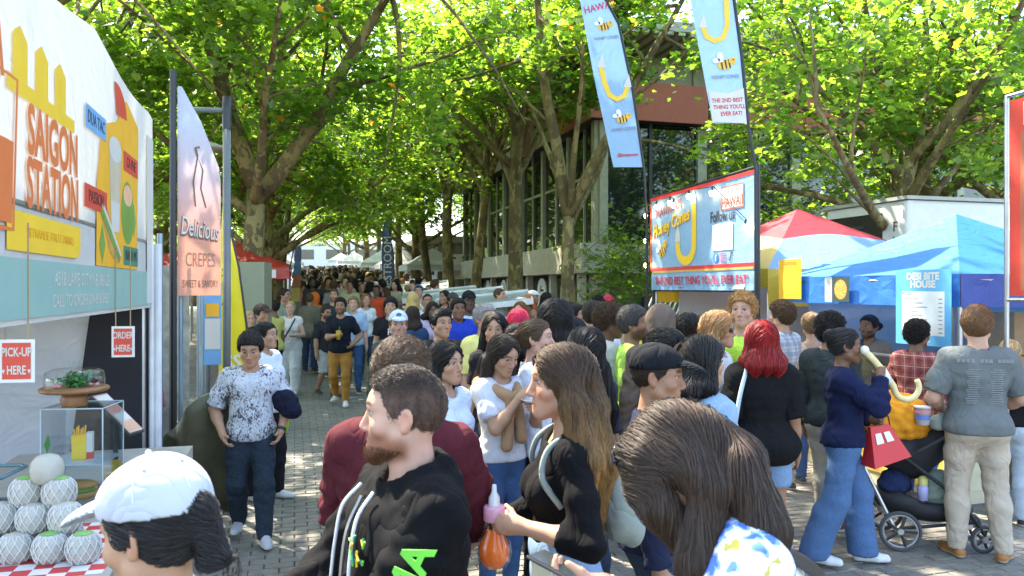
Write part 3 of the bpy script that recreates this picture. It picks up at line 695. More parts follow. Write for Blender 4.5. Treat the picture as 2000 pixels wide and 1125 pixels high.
# ---------------------------------------------------------------- mesh building
class MB:
    def __init__(s): s.v, s.f, s.n = [], [], 0
    def add(s, vs, fs):
        s.v += [tuple(x) for x in vs]; s.f += [tuple(i+s.n for i in f) for f in fs]; s.n += len(vs); return s
    def box(s, lo, hi, M=None):
        vs = [(x,y,z) for z in (lo[2],hi[2]) for y in (lo[1],hi[1]) for x in (lo[0],hi[0])]
        if M is not None: vs = [M@Vector(v) for v in vs]
        return s.add(vs, [(0,2,3,1),(4,5,7,6),(0,1,5,4),(2,6,7,3),(0,4,6,2),(1,3,7,5)])
    def tube(s, pts, rad, n=8, cap=True):
        pts = [Vector(p) for p in pts]; base = s.n; vs, fs = [], []
        ref = None
        for i, p in enumerate(pts):
            t = (pts[min(i+1,len(pts)-1)]-pts[max(i-1,0)]).normalized()
            if ref is None: ref = t.orthogonal()
            a = (ref-t*ref.dot(t)).normalized(); b = t.cross(a); ref = a
            r = rad[i] if hasattr(rad,'__len__') else rad
            for k in range(n): vs.append(p+a*math.cos(k*2*math.pi/n)*r+b*math.sin(k*2*math.pi/n)*r)
        for i in range(len(pts)-1):
            for k in range(n): fs.append((i*n+k, i*n+(k+1)%n, (i+1)*n+(k+1)%n, (i+1)*n+k))
        if cap: fs += [tuple(range(n-1,-1,-1)), tuple((len(pts)-1)*n+k for k in range(n))]
        return s.add(vs, fs)
    def poly(s, pts2, z0, z1):      # prism in local xy
        n = len(pts2); return s.add([(x,y,z0) for x,y in pts2]+[(x,y,z1) for x,y in pts2], [tuple(range(n-1,-1,-1)), tuple(range(n,2*n))]+[(i,(i+1)%n,(i+1)%n+n,i+n) for i in range(n)])
    def lathe(s, prof, c=(0,0,0), n=20):
        vs, fs = [], []
        for r, z in prof:
            for k in range(n): vs.append((c[0]+r*math.cos(k*2*math.pi/n), c[1]+r*math.sin(k*2*math.pi/n), c[2]+z))
        for i in range(len(prof)-1):
            for k in range(n): fs.append((i*n+k, i*n+(k+1)%n, (i+1)*n+(k+1)%n, (i+1)*n+k))
        return s.add(vs, fs)
    def build(s, name, mat, parent=None, smooth=False, bevel=0.):
        me = bpy.data.meshes.new(name); me.from_pydata(s.v, [], s.f); me.materials.append(mat)
        if smooth: me.polygons.foreach_set('use_smooth', np.ones(len(me.polygons), bool))
        o = bpy.data.objects.new(name, me); COL.objects.link(o)
        if parent: o.parent = parent
        if bevel: b = o.modifiers.new('bevel','BEVEL'); b.width = bevel; b.segments = 2; b.limit_method = 'ANGLE'
        return o
def box(name, lo, hi, mat, parent=None, bevel=0., M=None): return MB().box(lo, hi, M).build(name, mat, parent, bevel=bevel)
def share(o, name, loc, rz, parent=None):
    c = bpy.data.objects.new(name, o.data); COL.objects.link(c); c.location = loc; c.rotation_euler = (0,0,rz)
    if parent: c.parent = parent
    return c
def copy_tree(o, parent=None):
    c = o.copy(); COL.objects.link(c); c.parent = parent
    for ch in list(o.children): copy_tree(ch, c)
    return c

# ---------------------------------------------------------------- ground and paving
def ground_material():
    m, n, l, b = new_mat('brick_paving_far'); g = n.new('ShaderNodeNewGeometry'); mp = n.new('ShaderNodeMapping'); mp.inputs['Rotation'].default_value = (0,0,-ANG); l.new(g.outputs['Position'], mp.inputs[0])
    br = n.new('ShaderNodeTexBrick'); br.inputs['Scale'].default_value = 1; br.inputs['Brick Width'].default_value = .21; br.inputs['Row Height'].default_value = .105; br.inputs['Mortar Size'].default_value = .006
    br.inputs['Color1'].default_value = (.135,.128,.108,1); br.inputs['Color2'].default_value = (.19,.178,.148,1); br.inputs['Mortar'].default_value = (.06,.057,.045,1); l.new(mp.outputs[0], br.inputs['Vector'])
    nz = n.new('ShaderNodeTexNoise'); nz.inputs['Scale'].default_value = .7; nz.inputs['Detail'].default_value = 8; l.new(g.outputs['Position'], nz.inputs['Vector'])
    mr = n.new('ShaderNodeMapRange'); mr.inputs[3].default_value = .75; mr.inputs[4].default_value = 1.25; l.new(nz.outputs['Fac'], mr.inputs[0])
    sc = n.new('ShaderNodeVectorMath'); sc.operation = 'SCALE'; l.new(br.outputs['Color'], sc.inputs[0]); l.new(mr.outputs[0], sc.inputs['Scale']); l.new(sc.outputs[0], b.inputs['Base Color']); b.inputs['Roughness'].default_value = .85
    return m
ys = [-60,-20,0,6,10]+[12+i for i in range(1,14)]+list(range(28,130,4))+[150,200,300,500,900]
vs, fs = [], []
for i, y in enumerate(ys):
    for x in (-500,-60,60,500): vs.append((x, y, gz(y)-.024))
for i in range(len(ys)-1):
    for j in range(3): a = i*4+j; fs.append((a,a+1,a+5,a+4))
g_ob = MB().add(vs, fs).build('ground', ground_material()); tag(g_ob, kind='structure')
def paver_material():
    m, n, l, b = new_mat('concrete_paver'); g = n.new('ShaderNodeNewGeometry')
    nz = n.new('ShaderNodeTexNoise'); nz.inputs['Scale'].default_value = 9; nz.inputs['Detail'].default_value = 2; l.new(g.outputs['Position'], nz.inputs['Vector'])
    big = n.new('ShaderNodeTexNoise'); big.inputs['Scale'].default_value = .8; big.inputs['Detail'].default_value = 6; l.new(g.outputs['Position'], big.inputs['Vector'])
    fine = n.new('ShaderNodeTexNoise'); fine.inputs['Scale'].default_value = 160; fine.inputs['Detail'].default_value = 4; l.new(g.outputs['Position'], fine.inputs['Vector'])
    ad = n.new('ShaderNodeMath'); ad.operation = 'ADD'; l.new(nz.outputs['Fac'], ad.inputs[0]); l.new(big.outputs['Fac'], ad.inputs[1])
    ad2 = n.new('ShaderNodeMath'); ad2.operation = 'MULTIPLY_ADD'; ad2.inputs[1].default_value = .5; l.new(fine.outputs['Fac'], ad2.inputs[0]); l.new(ad.outputs[0], ad2.inputs[2])
    rp = n.new('ShaderNodeValToRGB'); rp.color_ramp.elements[0].position = .9; rp.color_ramp.elements[0].color = (.105,.10,.083,1); rp.color_ramp.elements[1].position = 1.6; rp.color_ramp.elements[1].color = (.22,.205,.17,1)
    mr = n.new('ShaderNodeMapRange'); mr.inputs[1].default_value = .7; mr.inputs[2].default_value = 1.7; l.new(ad2.outputs[0], mr.inputs[0]); rp.color_ramp.elements[0].position = .15; rp.color_ramp.elements[1].position = .9
    l.new(mr.outputs[0], rp.inputs[0]); l.new(rp.outputs[0], b.inputs['Base Color']); b.inputs['Roughness'].default_value = .8
    bp = n.new('ShaderNodeBump'); bp.inputs['Strength'].default_value = .4; bp.inputs['Distance'].default_value = .004; l.new(fine.outputs['Fac'], bp.inputs['Height']); l.new(bp.outputs[0], b.inputs['Normal'])
    return m
PAV = paver_material()
bed_v = []
for u_, w_ in ((2.8,-6.4),(2.8,9.2),(13.4,9.2),(13.4,-6.4)):
    p = U*u_+W*w_; bed_v.append((p.x,p.y,-.016))
bed = MB().add(bed_v, [(0,1,2,3)]).build('paving_bed', plain('joint_sand',(.075,.07,.055),.95,bump=.3)); tag(bed, kind='structure')
pav_meshes = []
for i in range(6):
    r = random.Random(i); d = .0045; hx, hy = .0965, .0465; z = [r.uniform(-.0015,.0015) for _ in range(4)]
    tp = [(-hx+d,-hy+d,z[0]),(hx-d,-hy+d,z[1]),(hx-d,hy-d,z[2]),(-hx+d,hy-d,z[3])]; md = [(-hx,-hy,-.006),(hx,-hy,-.006),(hx,hy,-.006),(-hx,hy,-.006)]; bt = [(a,b_,-.015) for a,b_,_ in md]
    me = bpy.data.meshes.new('paver'); me.from_pydata(tp+md+bt, [], [(0,1,2,3)]+[(j+4,(j+1)%4+4,(j+1)%4,j) for j in range(4)]+[(j+8,(j+1)%4+8,(j+1)%4+4,j+4) for j in range(4)]); me.materials.append(PAV); pav_meshes.append(me)
cand = []; mass = MB(); row = 0; u_ = 2.9
while u_ < 13.3:
    w_ = -6.3+(row%2)*.1
    while w_ < 9.1:
        p = U*u_+W*w_
        if p.y > 4.2 and abs(p.x) < p.y*.70+.3: cand.append((p.x, p.y))
        w_ += .2
    u_ += .1; row += 1
def in_view(c):
    px, py = 1000+1500*c[0]/c[1], 562+1500*1.9/c[1]
    return py < 1135 and ((555 < px < 690 and py > 790) or (px > 1560 and py > 940) or (430 < px < 560 and py > 960))
vis = sorted([c for c in cand if in_view(c)], key=lambda c: c[1])[:300]; vset = set(vis)
for i, c in enumerate(cand):
    me = pav_meshes[i%6]; zz = random.uniform(-.002,.0015); rz = ANG+random.uniform(-.012,.012)
    if c in vset:
        o = bpy.data.objects.new('paver', me); COL.objects.link(o); o.location = (c[0],c[1],zz+gz(c[1])); o.rotation_euler = (0,0,rz); o.parent = bed
    else:
        M = Matrix.Translation((c[0],c[1],zz+gz(c[1])))@Matrix.Rotation(rz,4,'Z'); mass.add([M@v.co for v in me.vertices], [tuple(p.vertices) for p in me.polygons])
mo = mass.build('paver_field', PAV, bed); tag(mo, kind='stuff')
# litter of fallen leaves and crumbs on the paving
r = random.Random(5)
lm = plain('dry_leaf',(.30,.20,.06),.8)
for i in range(46):
    Y = r.uniform(5.4,11); X = r.uniform(-.42,.68)*Y; s_ = r.uniform(.02,.045)
    mb = MB().add([(0,-s_,.001),(s_*.7,-.1*s_,.006),(.2*s_,s_,.002),(-s_*.7,.1*s_,.009)], [(0,1,2,3)])
    o = mb.build('fallen_leaf', lm, bed); o.location = (X,Y,.004+gz(Y)); o.rotation_euler = (0,0,r.uniform(0,6))

# ---------------------------------------------------------------- the glazed pavilion
BC = Vector((2.49, 22.0, 0)); BZ = gz(24)
def b_at(w_, u_, z_): return BC+W*w_+U*u_+UP*z_
beige = plain('painted_concrete_beige',(.47,.44,.36),.75,bump=.15,bscale=25); olive = plain('painted_steel_olive',(.36,.36,.26),.5); green = plain('painted_wall_green',(.15,.175,.115),.7,bump=.15,bscale=20)
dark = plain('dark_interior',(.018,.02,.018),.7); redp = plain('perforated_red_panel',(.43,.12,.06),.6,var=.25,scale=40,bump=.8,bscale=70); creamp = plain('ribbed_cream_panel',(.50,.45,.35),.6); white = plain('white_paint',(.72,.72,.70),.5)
rustp = plain('ribbed_pink_panel',(.42,.24,.17),.6)
def glass_dark():
    m, n, l, b = new_mat('tinted_glass'); b.inputs['Base Color'].default_value = (.015,.022,.02,1); b.inputs['Roughness'].default_value = .03; b.inputs['Specular IOR Level'].default_value = .75
    return m
GL = glass_dark()
bld = empty('pavilion_building', (BC.x,BC.y,0), ANG, 'two storey glazed pavilion with red perforated panels under a ribbed overhanging roof', 'building')
LA, LB = 18.3, 30.0
box('ground_floor_wall', (.7,.9,BZ-1.2), (LB,LA,BZ+2.15), green, bld)
box('ledge', (-.55,-.05,BZ+2.15), (LB,LA,BZ+2.9), beige, bld, .02)
box('ledge_lip', (-.60,-.10,BZ+2.05), (LB,LA+.02,BZ+2.15), beige, bld)
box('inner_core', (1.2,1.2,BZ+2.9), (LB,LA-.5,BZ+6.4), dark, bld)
z0, z1, z2 = BZ+2.9, BZ+6.42, BZ+7.5
bayA = [i*2.615 for i in range(8)]; bayB = [0,3.3,6.55,10.5,12.9,16.2,19.5,23,26.5]
for i, y in enumerate(bayA): box('column', (-.02,y-.11,z0), (.24,y+.11,z1), olive, bld, .01)
for i, x in enumerate(bayB): box('column', (x-.15,-.02,z0), (x+.15,.24,z1), olive, bld, .01)
for i in range(7):
    for a, b_, zz in ((bayA[i]+.11,bayA[i]+1.27,0),(bayA[i]+1.35,bayA[i+1]-.11,0)):
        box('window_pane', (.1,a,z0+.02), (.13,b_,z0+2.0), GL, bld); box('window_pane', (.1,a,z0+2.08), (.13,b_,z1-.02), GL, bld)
    box('mullion', (.04,bayA[i]+1.27,z0), (.2,bayA[i]+1.35,z1), olive, bld); box('transom', (.06,bayA[i]+.11,z0+2.0), (.18,bayA[i+1]-.11,z0+2.08), olive, bld)
for i in range(8):
    box('window_pane', (bayB[i]+.15,.1,z0+.02), ((bayB[i]+bayB[i+1])/2-.05,.13,z1-.02), GL, bld); box('window_pane', ((bayB[i]+bayB[i+1])/2+.05,.1,z0+.02), (bayB[i+1]-.15,.13,z1-.02), GL, bld)
    box('mullion', ((bayB[i]+bayB[i+1])/2-.05,.04,z0), ((bayB[i]+bayB[i+1])/2+.05,.2,z1), plain('dark_mullion',(.05,.055,.05)), bld)
for i in range(7):     # cladding band
    m_ = redp if i == 0 else (rustp if i in (2,5) else creamp)
    p_ = box('cladding_panel', (-.42,bayA[i]-(.42 if i == 0 else -.03),z1-.02), (-.34,bayA[i+1]-.03,z2), m_, bld)
    if i:
        for k in range(17): box('batten', (-.455,bayA[i]+.1+k*.148,z1), (-.42,bayA[i]+.15+k*.148,z2-.02), m_, p_)
for i in range(8): box('cladding_panel', (bayB[i]-(.34 if i == 0 else -.035),-.42,z1-.02), (bayB[i+1]-.035,-.34,z2), redp, bld)
box('band_backing', (-.335,-.335,z1), (LB,LA,z2-.03), plain('dark_backing',(.03,.03,.028)), bld)
box('clerestory_wall', (.5,.5,z2-.03), (LB-1,LA-1,BZ+8.6), plain('clerestory_cream',(.36,.35,.24),.6), bld)
for i in range(1,8): box('clerestory_mullion', (bayB[i]-.04,.44,z2-.03), (bayB[i]+.04,.5,BZ+8.5), olive, bld)
# roof: overhanging slab, ribbed underneath
zr = BZ+8.45
box('roof', (-1.6,-1.6,zr+.16), (LB,LA+1.5,zr+.42), plain('roof_fascia',(.36,.335,.26),.6), bld)
for i in range(58): 
    y = -1.55+i*.36
    box('soffit_rib', (-1.58,y,zr+.06), (.55,y+.2,zr+.157), plain('soffit_cream',(.42,.38,.28),.6), bld)
for i in range(60): x = .62+i*.36; box('soffit_rib', (x,-1.57,zr+.06), (x+.2,.48,zr+.157), plain('soffit_cream',(.42,.38,.28),.6), bld)
# letters pressed in the red band
def text(body, size, mat, parent, loc, rot=(0,0,0), align='CENTER', ext=.002, xs=1.0, name='lettering', shear=0., off=0.):
    cu = bpy.data.curves.new(name, 'FONT'); cu.body = body; cu.size = size; cu.align_x = align; cu.align_y = 'CENTER'; cu.extrude = ext; cu.shear = shear; cu.offset = off; cu.resolution_u = 3
    t_ = bpy.data.objects.new(name, cu); me = bpy.data.meshes.new_from_object(t_); bpy.data.objects.remove(t_); bpy.data.curves.remove(cu); me.name = name; me.materials.clear(); me.materials.append(mat)
    o = bpy.data.objects.new(name, me); COL.objects.link(o); o.parent = parent; o.location = loc; o.rotation_euler = rot; o.scale = (xs,1,1); return o
FB = (math.radians(90),0,0); FA = (math.radians(90),0,math.radians(-90))
ink = plain('dark_ink',(.03,.026,.024),.6)
for ch, x, zz, sz in (('H',7.9,.72,.55),('P',8.77,.72,.55),('S',9.35,.72,.55),('U',10.15,.72,.55),('E',9.5,.3,.72),('N',10.65,.3,.72)): text(ch, sz, plain('letter_umber',(.10,.035,.02)), bld, (x,-.428,z1+zz), FB)
# ground floor: posts, dark glazing, painted shapes
for i in range(8): box('post', (-.35,bayA[i]+.6,BZ-.6), (-.15,bayA[i]+.85,BZ+2.05), beige, bld)
for i in range(7): box('dark_glazing', (.62,bayA[i]+1.2,BZ-.4), (.66,bayA[i]+3.0,BZ+2.0), plain('slate_panel',(.045,.05,.052),.3), bld)
def arch(y, w_, hh, th):
    pts = [(-w_/2,0)]+[(-w_/2*math.cos(t),hh-w_/2+w_/2*math.sin(t)) for t in np.linspace(0,math.pi,12)]+[(w_/2,0),(w_/2-th,0)]+[((w_/2-th)*math.cos(t),hh-w_/2+(w_/2-th)*math.sin(t)) for t in np.linspace(0,math.pi,12)]+[(-w_/2+th,0)]
    mb = MB(); n = len(pts); v0 = [(-.2,y-a,BZ+b_-.35) for a,b_ in pts]; v1 = [(-.23,y-a,BZ+b_-.35) for a,b_ in pts]; h_ = n//2
    mb.add(v0+v1, [(i,(i+1),n-2-i,n-1-i) for i in range(h_-1)]+[(n+n-1-i,n+n-2-i,n+i+1,n+i) for i in range(h_-1)]+[(i,(i+1)%n,(i+1)%n+n,i+n) for i in range(n)])
    mb.build('mural_shape', white, bld)
for y, w_ in ((2.2,.9),(4.6,1.0),(9.6,.9),(12.2,.8),(14.2,.9)): arch(y, w_, 2.3, .26)
for y in (3.6,4.6,11.2):
    for k in range(13): box('mural_stripe', (-.19,y-.28,BZ-.3+k*.17), (-.16,y+.28,BZ-.21+k*.17), white, bld)
nb = box('notice_panel', (.05,.62,BZ-.5), (.66,.9,BZ+2.05), beige, bld)
for k in range(9): box('text_line', (.12,.612,BZ+.2+k*.14), (.12+.42*(.7+.3*math.sin(k*2.3)),.619,BZ+.235+k*.14), ink, nb)
eb = box('electrical_box', (1.75,.70,BZ+.75), (2.3,.9,BZ+1.5), plain('galvanised_dark',(.06,.07,.07),.5), bld, .02); box('warning_label', (1.9,.693,BZ+1.22), (2.15,.699,BZ+1.32), plain('label_red',(.5,.04,.03)), eb); box('meter_window', (1.93,.693,BZ+.95), (2.12,.699,BZ+1.18), plain('meter',(.3,.32,.32),.2), eb)
MB().tube([b_at(0,0,0)-BC+Vector((2.05,.8,BZ+1.5)),Vector((2.05,.8,BZ+2.0)),Vector((7,.8,BZ+2.0))], .03, 6).build('conduit', green, bld)
# ---------------------------------------------------------------- low restroom block beyond it
rb = empty('restroom_block', tuple(b_at(-.3,LA+2.2,0)), ANG, 'low grey restroom block with flat canopy roof and accessible toilet sign', 'building'); RZ = gz(45)-.3
gw = plain('pale_grey_cladding',(.34,.37,.38),.6); gc = plain('grey_render',(.22,.225,.19),.7)
box('wall', (.5,1.5,RZ-1), (9,26,RZ+3.3), gw, rb); box('canopy_roof', (-1.6,-.5,RZ+3.45), (9,27,RZ+3.85), plain('canopy_grey',(.36,.36,.30),.6), rb, .03)
for k in range(10): box('canopy_rib', (-1.5,.2+k*2.7,RZ+3.3), (.5,.42+k*2.7,RZ+3.447), gc, rb)
box('corner_wall', (-.7,-.2,RZ-1), (.2,.3,RZ+3.4), gc, rb); box('post', (-1.2,2.2,RZ-1), (-1.05,2.35,RZ+3.4), gc, rb); box('side_wall', (.21,-.35,RZ-1), (5,.1,RZ+3.4), gc, rb)
for k in range(5): box('high_window', (.44,3.2+k*4.4,RZ+1.9), (.497,6.4+k*4.4,RZ+2.9), GL, rb)
for k in range(4): box('door', (.43,4+k*5,RZ-.4), (.495,5+k*5,RZ+1.7), dark, rb)
sg = empty('restroom_sign', tuple(at(898,514,39.5)), ANG, 'white restroom sign with standing figure and wheelchair pictograms', 'sign')
box('plate', (-.65,0,-.48), (.65,.05,.48), plain('sign_white',(.66,.66,.62),.5), sg)
box('pictogram', (-.36,-.012,-.3), (-.22,-.003,.15), ink, sg); uv_ball('pictogram', (-.29,-.008,.25), (.08,.01,.08), ink, sg)
mb = MB(); mb.tube([(.25+.2*math.cos(t),-.008,-.14+.2*math.sin(t)) for t in np.linspace(-2.6,1.1,14)], .03, 5); mb.tube([(.18,-.008,.2),(.2,-.008,-.02),(.36,-.008,-.04),(.45,-.008,-.28)], .032, 5); mb.build('pictogram', ink, sg); uv_ball('pictogram', (.17,-.008,.31), (.06,.01,.06), ink, sg)
# far pale block that closes the avenue
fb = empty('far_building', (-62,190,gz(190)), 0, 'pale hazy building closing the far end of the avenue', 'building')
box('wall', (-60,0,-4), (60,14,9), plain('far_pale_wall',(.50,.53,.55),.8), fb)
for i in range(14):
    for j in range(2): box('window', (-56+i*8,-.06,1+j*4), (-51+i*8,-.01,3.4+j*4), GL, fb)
# ---------------------------------------------------------------- white food trailer
tc0 = at(1772,562,12.6); tc0.z = 0
ft = empty('food_trailer', tuple(tc0), ANG, 'white food trailer with black louvred end parked before the pavilion', 'trailer')
tw = plain('trailer_white',(.62,.62,.59),.35,var=.05)
box('body', (0,0,.45), (5.6,2.0,3.36), tw, ft, .06); box('roof_trim', (-.03,-.03,3.362), (5.63,2.03,3.42), plain('trim_grey',(.35,.36,.33),.4), ft)
box('louvre_panel', (-.02,.55,.6), (-.004,1.95,3.18), plain('gloss_black',(.012,.012,.014),.25), ft)
for k in range(15): box('slat', (-.05,.95,.7+k*.16), (-.021,1.9,.75+k*.16), plain('slat_black',(.03,.03,.033),.35), ft)
MB().add([(-.024,.5,2.2),(-.024,.95,2.0),(-.024,1.0,1.0),(-.024,.5,.8),(-.03,.5,2.2),(-.03,.95,2.0),(-.03,1.0,1.0),(-.03,.5,.8)], [(0,1,2,3),(7,6,5,4),(0,4,5,1),(1,5,6,2),(2,6,7,3),(3,7,4,0)]).build('curved_trim', tw, ft)
for i, ch in enumerate('FL68'): text(ch, .24, ink, ft, (-.006,.26,2.92-i*.25), FA)
for x in (1.2,2.2,4.4):
    o = MB().lathe([(.02,0),(.3,0),(.34,.04),(.34,.2),(.3,.24),(.02,.24)], n=20).build('wheel', plain('tyre',(.02,.02,.02),.8), ft); o.rotation_euler = (math.radians(90),0,0); o.location = (x,.26,.34)
# ---------------------------------------------------------------- plane trees
def bark_material():
    m, n, l, b = new_mat('plane_bark'); tc = n.new('ShaderNodeTexCoord'); mp = n.new('ShaderNodeMapping'); mp.inputs['Scale'].default_value = (1,1,.55); l.new(tc.outputs['Object'], mp.inputs[0])
    vo = n.new('ShaderNodeTexVoronoi'); vo.inputs['Scale'].default_value = 7; wn_ = n.new('ShaderNodeTexNoise'); wn_.inputs['Scale'].default_value = 5; wn_.inputs['Detail'].default_value = 6; l.new(mp.outputs[0], wn_.inputs['Vector'])
    ad = n.new('ShaderNodeVectorMath'); ad.operation = 'MULTIPLY_ADD'; ad.inputs[1].default_value = (.5,.5,.5); l.new(wn_.outputs['Color'], ad.inputs[0]); l.new(mp.outputs[0], ad.inputs[2]); l.new(ad.outputs[0], vo.inputs['Vector'])
    sp = n.new('ShaderNodeSeparateColor'); l.new(vo.outputs['Color'], sp.inputs[0])
    rp = n.new('ShaderNodeValToRGB'); rp.color_ramp.elements[0].position = .25; rp.color_ramp.elements[0].color = (.105,.075,.030,1); rp.color_ramp.elements[1].position = .95; rp.color_ramp.elements[1].color = (.27,.22,.085,1)
    e = rp.color_ramp.elements.new(.6); e.color = (.17,.13,.048,1); l.new(sp.outputs[0], rp.inputs[0])
    f = n.new('ShaderNodeTexNoise'); f.inputs['Scale'].default_value = 40; f.inputs['Detail'].default_value = 5; l.new(mp.outputs[0], f.inputs['Vector'])
    mr = n.new('ShaderNodeMapRange'); mr.inputs[3].default_value = .6; mr.inputs[4].default_value = 1.35; l.new(f.outputs['Fac'], mr.inputs[0])
    sc = n.new('ShaderNodeVectorMath'); sc.operation = 'SCALE'; l.new(rp.outputs[0], sc.inputs[0]); l.new(mr.outputs[0], sc.inputs['Scale']); l.new(sc.outputs[0], b.inputs['Base Color']); b.inputs['Roughness'].default_value = .9
    bp = n.new('ShaderNodeBump'); bp.inputs['Strength'].default_value = .6; bp.inputs['Distance'].default_value = .03; l.new(f.outputs['Fac'], bp.inputs['Height']); l.new(bp.outputs[0], b.inputs['Normal']); return m
def leaf_material(name, tint=(1,1,1)):
    m, n, l, b = new_mat(name); n.remove(b); a = n.new('ShaderNodeAttribute'); a.attribute_name = 'Col'
    tn = n.new('ShaderNodeVectorMath'); tn.operation = 'MULTIPLY'; tn.inputs[1].default_value = tint; l.new(a.outputs['Color'], tn.inputs[0])
    df = n.new('ShaderNodeBsdfDiffuse'); tr = n.new('ShaderNodeBsdfTranslucent'); gl = n.new('ShaderNodeBsdfGlossy'); gl.inputs['Roughness'].default_value = .38
    l.new(tn.outputs[0], df.inputs['Color']); s2 = n.new('ShaderNodeVectorMath'); s2.operation = 'MULTIPLY'; s2.inputs[1].default_value = (4.75,3.95,1.8); l.new(tn.outputs[0], s2.inputs[0]); l.new(s2.outputs[0], tr.inputs['Color'])
    mx = n.new('ShaderNodeMixShader'); mx.inputs[0].default_value = .64; l.new(df.outputs[0], mx.inputs[1]); l.new(tr.outputs[0], mx.inputs[2])
    m2 = n.new('ShaderNodeMixShader'); m2.inputs[0].default_value = .05; l.new(mx.outputs[0], m2.inputs[1]); l.new(gl.outputs[0], m2.inputs[2]); l.new(m2.outputs[0], n['Material Output'].inputs[0]); return m
BARK = bark_material(); LEAF = leaf_material('plane_leaf')
LO = np.array([(0,-.12),(.30,-.28),(.33,.0),(.56,.20),(.27,.36),(0,.70),(-.27,.36),(-.56,.20),(-.33,.0),(-.30,-.28)])
def leaf_mesh(pts, nrm_, size, rs, name='crown'):
    """palmate leaves at pts"""
    n = len(pts); k = len(LO); ang = rs.rand(n)*6.283
    N = nrm_+(rs.rand(n,3)-.5)*1.1; N /= np.linalg.norm(N,axis=1)[:,None]
    A = np.stack([np.cos(ang),np.sin(ang),np.zeros(n)],1); A -= N*(A*N).sum(1)[:,None]; A /= np.linalg.norm(A,axis=1)[:,None]+1e-9; B = np.cross(N,A)
    sz = size*(.45+.85*rs.rand(n)); fold = .12+.2*rs.rand(n)
    v = np.zeros((n,k+1,3)); v[:,0] = pts
    for j,(x,y) in enumerate(LO):
        v[:,j+1] = pts+(A*x+B*y)*sz[:,None]+N*((-abs(x)*fold-y*y*.25*fold)*sz)[:,None]
    v += (rs.rand(n,k+1,3)-.5)*(sz*.08)[:,None,None]
    f = np.zeros((n,k//2,4),int); base = (np.arange(n)*(k+1))[:,None]
    for j in range(k//2): f[:,j] = base+np.array([0, 1+(2*j+9)%10, 1+(2*j)%10, 1+(2*j+1)%10])
    t = rs.rand(n); c0 = np.array([.040,.098,.016]); c1 = np.array([.100,.170,.024]); cc = c0+(c1-c0)*(t**1.4)[:,None]; br = rs.rand(n) < .003; cc[br] = np.array([.30,.13,.02])
    cols = np.repeat(cc[:,None,:], k+1, 1).reshape(-1,3)
    return np_mesh(name, v.reshape(-1,3), f.reshape(-1,4), cols, smooth=False)
def branch_path(rs, p, d, L, n=6, wob=.18, grav=0.):
    pts = [np.array(p,float)]; d = nrm(d)
    for i in range(n):
        d = nrm(d+(rs.rand(3)-.5)*wob*2+np.array([0,0,grav])); pts.append(pts[-1]+d*L/n)
    return pts
def make_tree_data(seed, trunk, r0, limbs, size=.168, nleaf=15000, spread=1.0, twig=(3,4), low=None):
    """trunk: list of points; limbs: (fraction on trunk, direction, length); returns (wood mesh, crown mesh)"""
    rs = np.random.RandomState(seed); mb = MB(); tips = []
    tp = [np.array(p,float) for p in trunk]; nt = len(tp)
    rad = [r0*(1.0-.42*i/(nt-1)) for i in range(nt)]; rad[0] = r0*1.35; mb.tube(tp, rad, 14)
    def along(pts, f):
        x = f*(len(pts)-1); i = min(int(x), len(pts)-2); return pts[i]+(pts[i+1]-pts[i])*(x-i)
    for f, d, L, r1 in limbs:
        a = branch_path(rs, along(tp,f), d, L, 8, .10, .03); ra = [r1*(1-.72*i/8) for i in range(9)]; mb.tube(a, ra, 9)
        for j in range(7):
            g = .3+.7*j/6+rs.rand()*.06; g = min(g,1); q = along(a,g); base = nrm(a[-1]-a[0]); dd = nrm(base*.5+(rs.rand(3)-.5)*2.0*spread+np.array([0,0,.05]))
            L2 = L*(.34+.3*rs.rand()); b_ = branch_path(rs, q, dd, L2, 6, .16, -.01); 
            if low is not None and b_[-1][2] < low-.2 and L < 6.2: continue
            rb_ = [max(.008,r1*.33*(1-.8*i/6)) for i in range(7)]; mb.tube(b_, rb_, 6)
            for k in range(twig[0]+rs.randint(twig[1])):
                g2 = .25+.75*rs.rand(); q2 = along(b_,g2); d2 = nrm(nrm(b_[-1]-b_[0])*.6+(rs.rand(3)-.5)*1.9-np.array([0,0,.15])); L3 = .7+rs.rand()*1.0
                c = branch_path(rs, q2, d2, L3, 4, .2, -.06)
                if low is not None and c[-1][2] < low-.1: continue
                mb.tube(c, [.011,.009,.007,.005,.003], 4, cap=False); tips.append(c)
    me = bpy.data.meshes.new('trunk'); me.from_pydata(mb.v,[],mb.f); me.polygons.foreach_set('use_smooth', np.ones(len(me.polygons),bool)); me.materials.append(BARK)
    T = np.array([np.array(t) for t in tips]); ti = rs.randint(0,len(T),nleaf); g = rs.rand(nleaf)**.7*3.999; i0 = g.astype(int); fr = (g-i0)[:,None]
    P0 = T[ti,i0]*(1-fr)+T[ti,i0+1]*fr; P0 = P0+rs.randn(nleaf,3)*np.array([.20,.20,.13])
    if low is not None: P0 = P0[P0[:,2] > low]
    N = np.tile(np.array([0,0,1.]),(len(P0),1))+rs.randn(len(P0),3)*.35
    lm_ = leaf_mesh(P0, N, size, rs); lm_.materials.append(LEAF)
    return me, lm_
def limb_set(seed, n, L, r, zf=(.55,1.0), elev=(.35,1.2)):
    rs = np.random.RandomState(seed); out = []
    for i in range(n):
        a = i*2.399+rs.rand()*.5; e = elev[0]+(elev[1]-elev[0])*rs.rand(); f = zf[0]+(zf[1]-zf[0])*(i/(n-1)) if n > 1 else zf[1]
        out.append((f, (math.cos(a)*math.cos(e), math.sin(a)*math.cos(e), math.sin(e)), L*(.75+.45*rs.rand()), r*(.7+.4*rs.rand())))
    return out
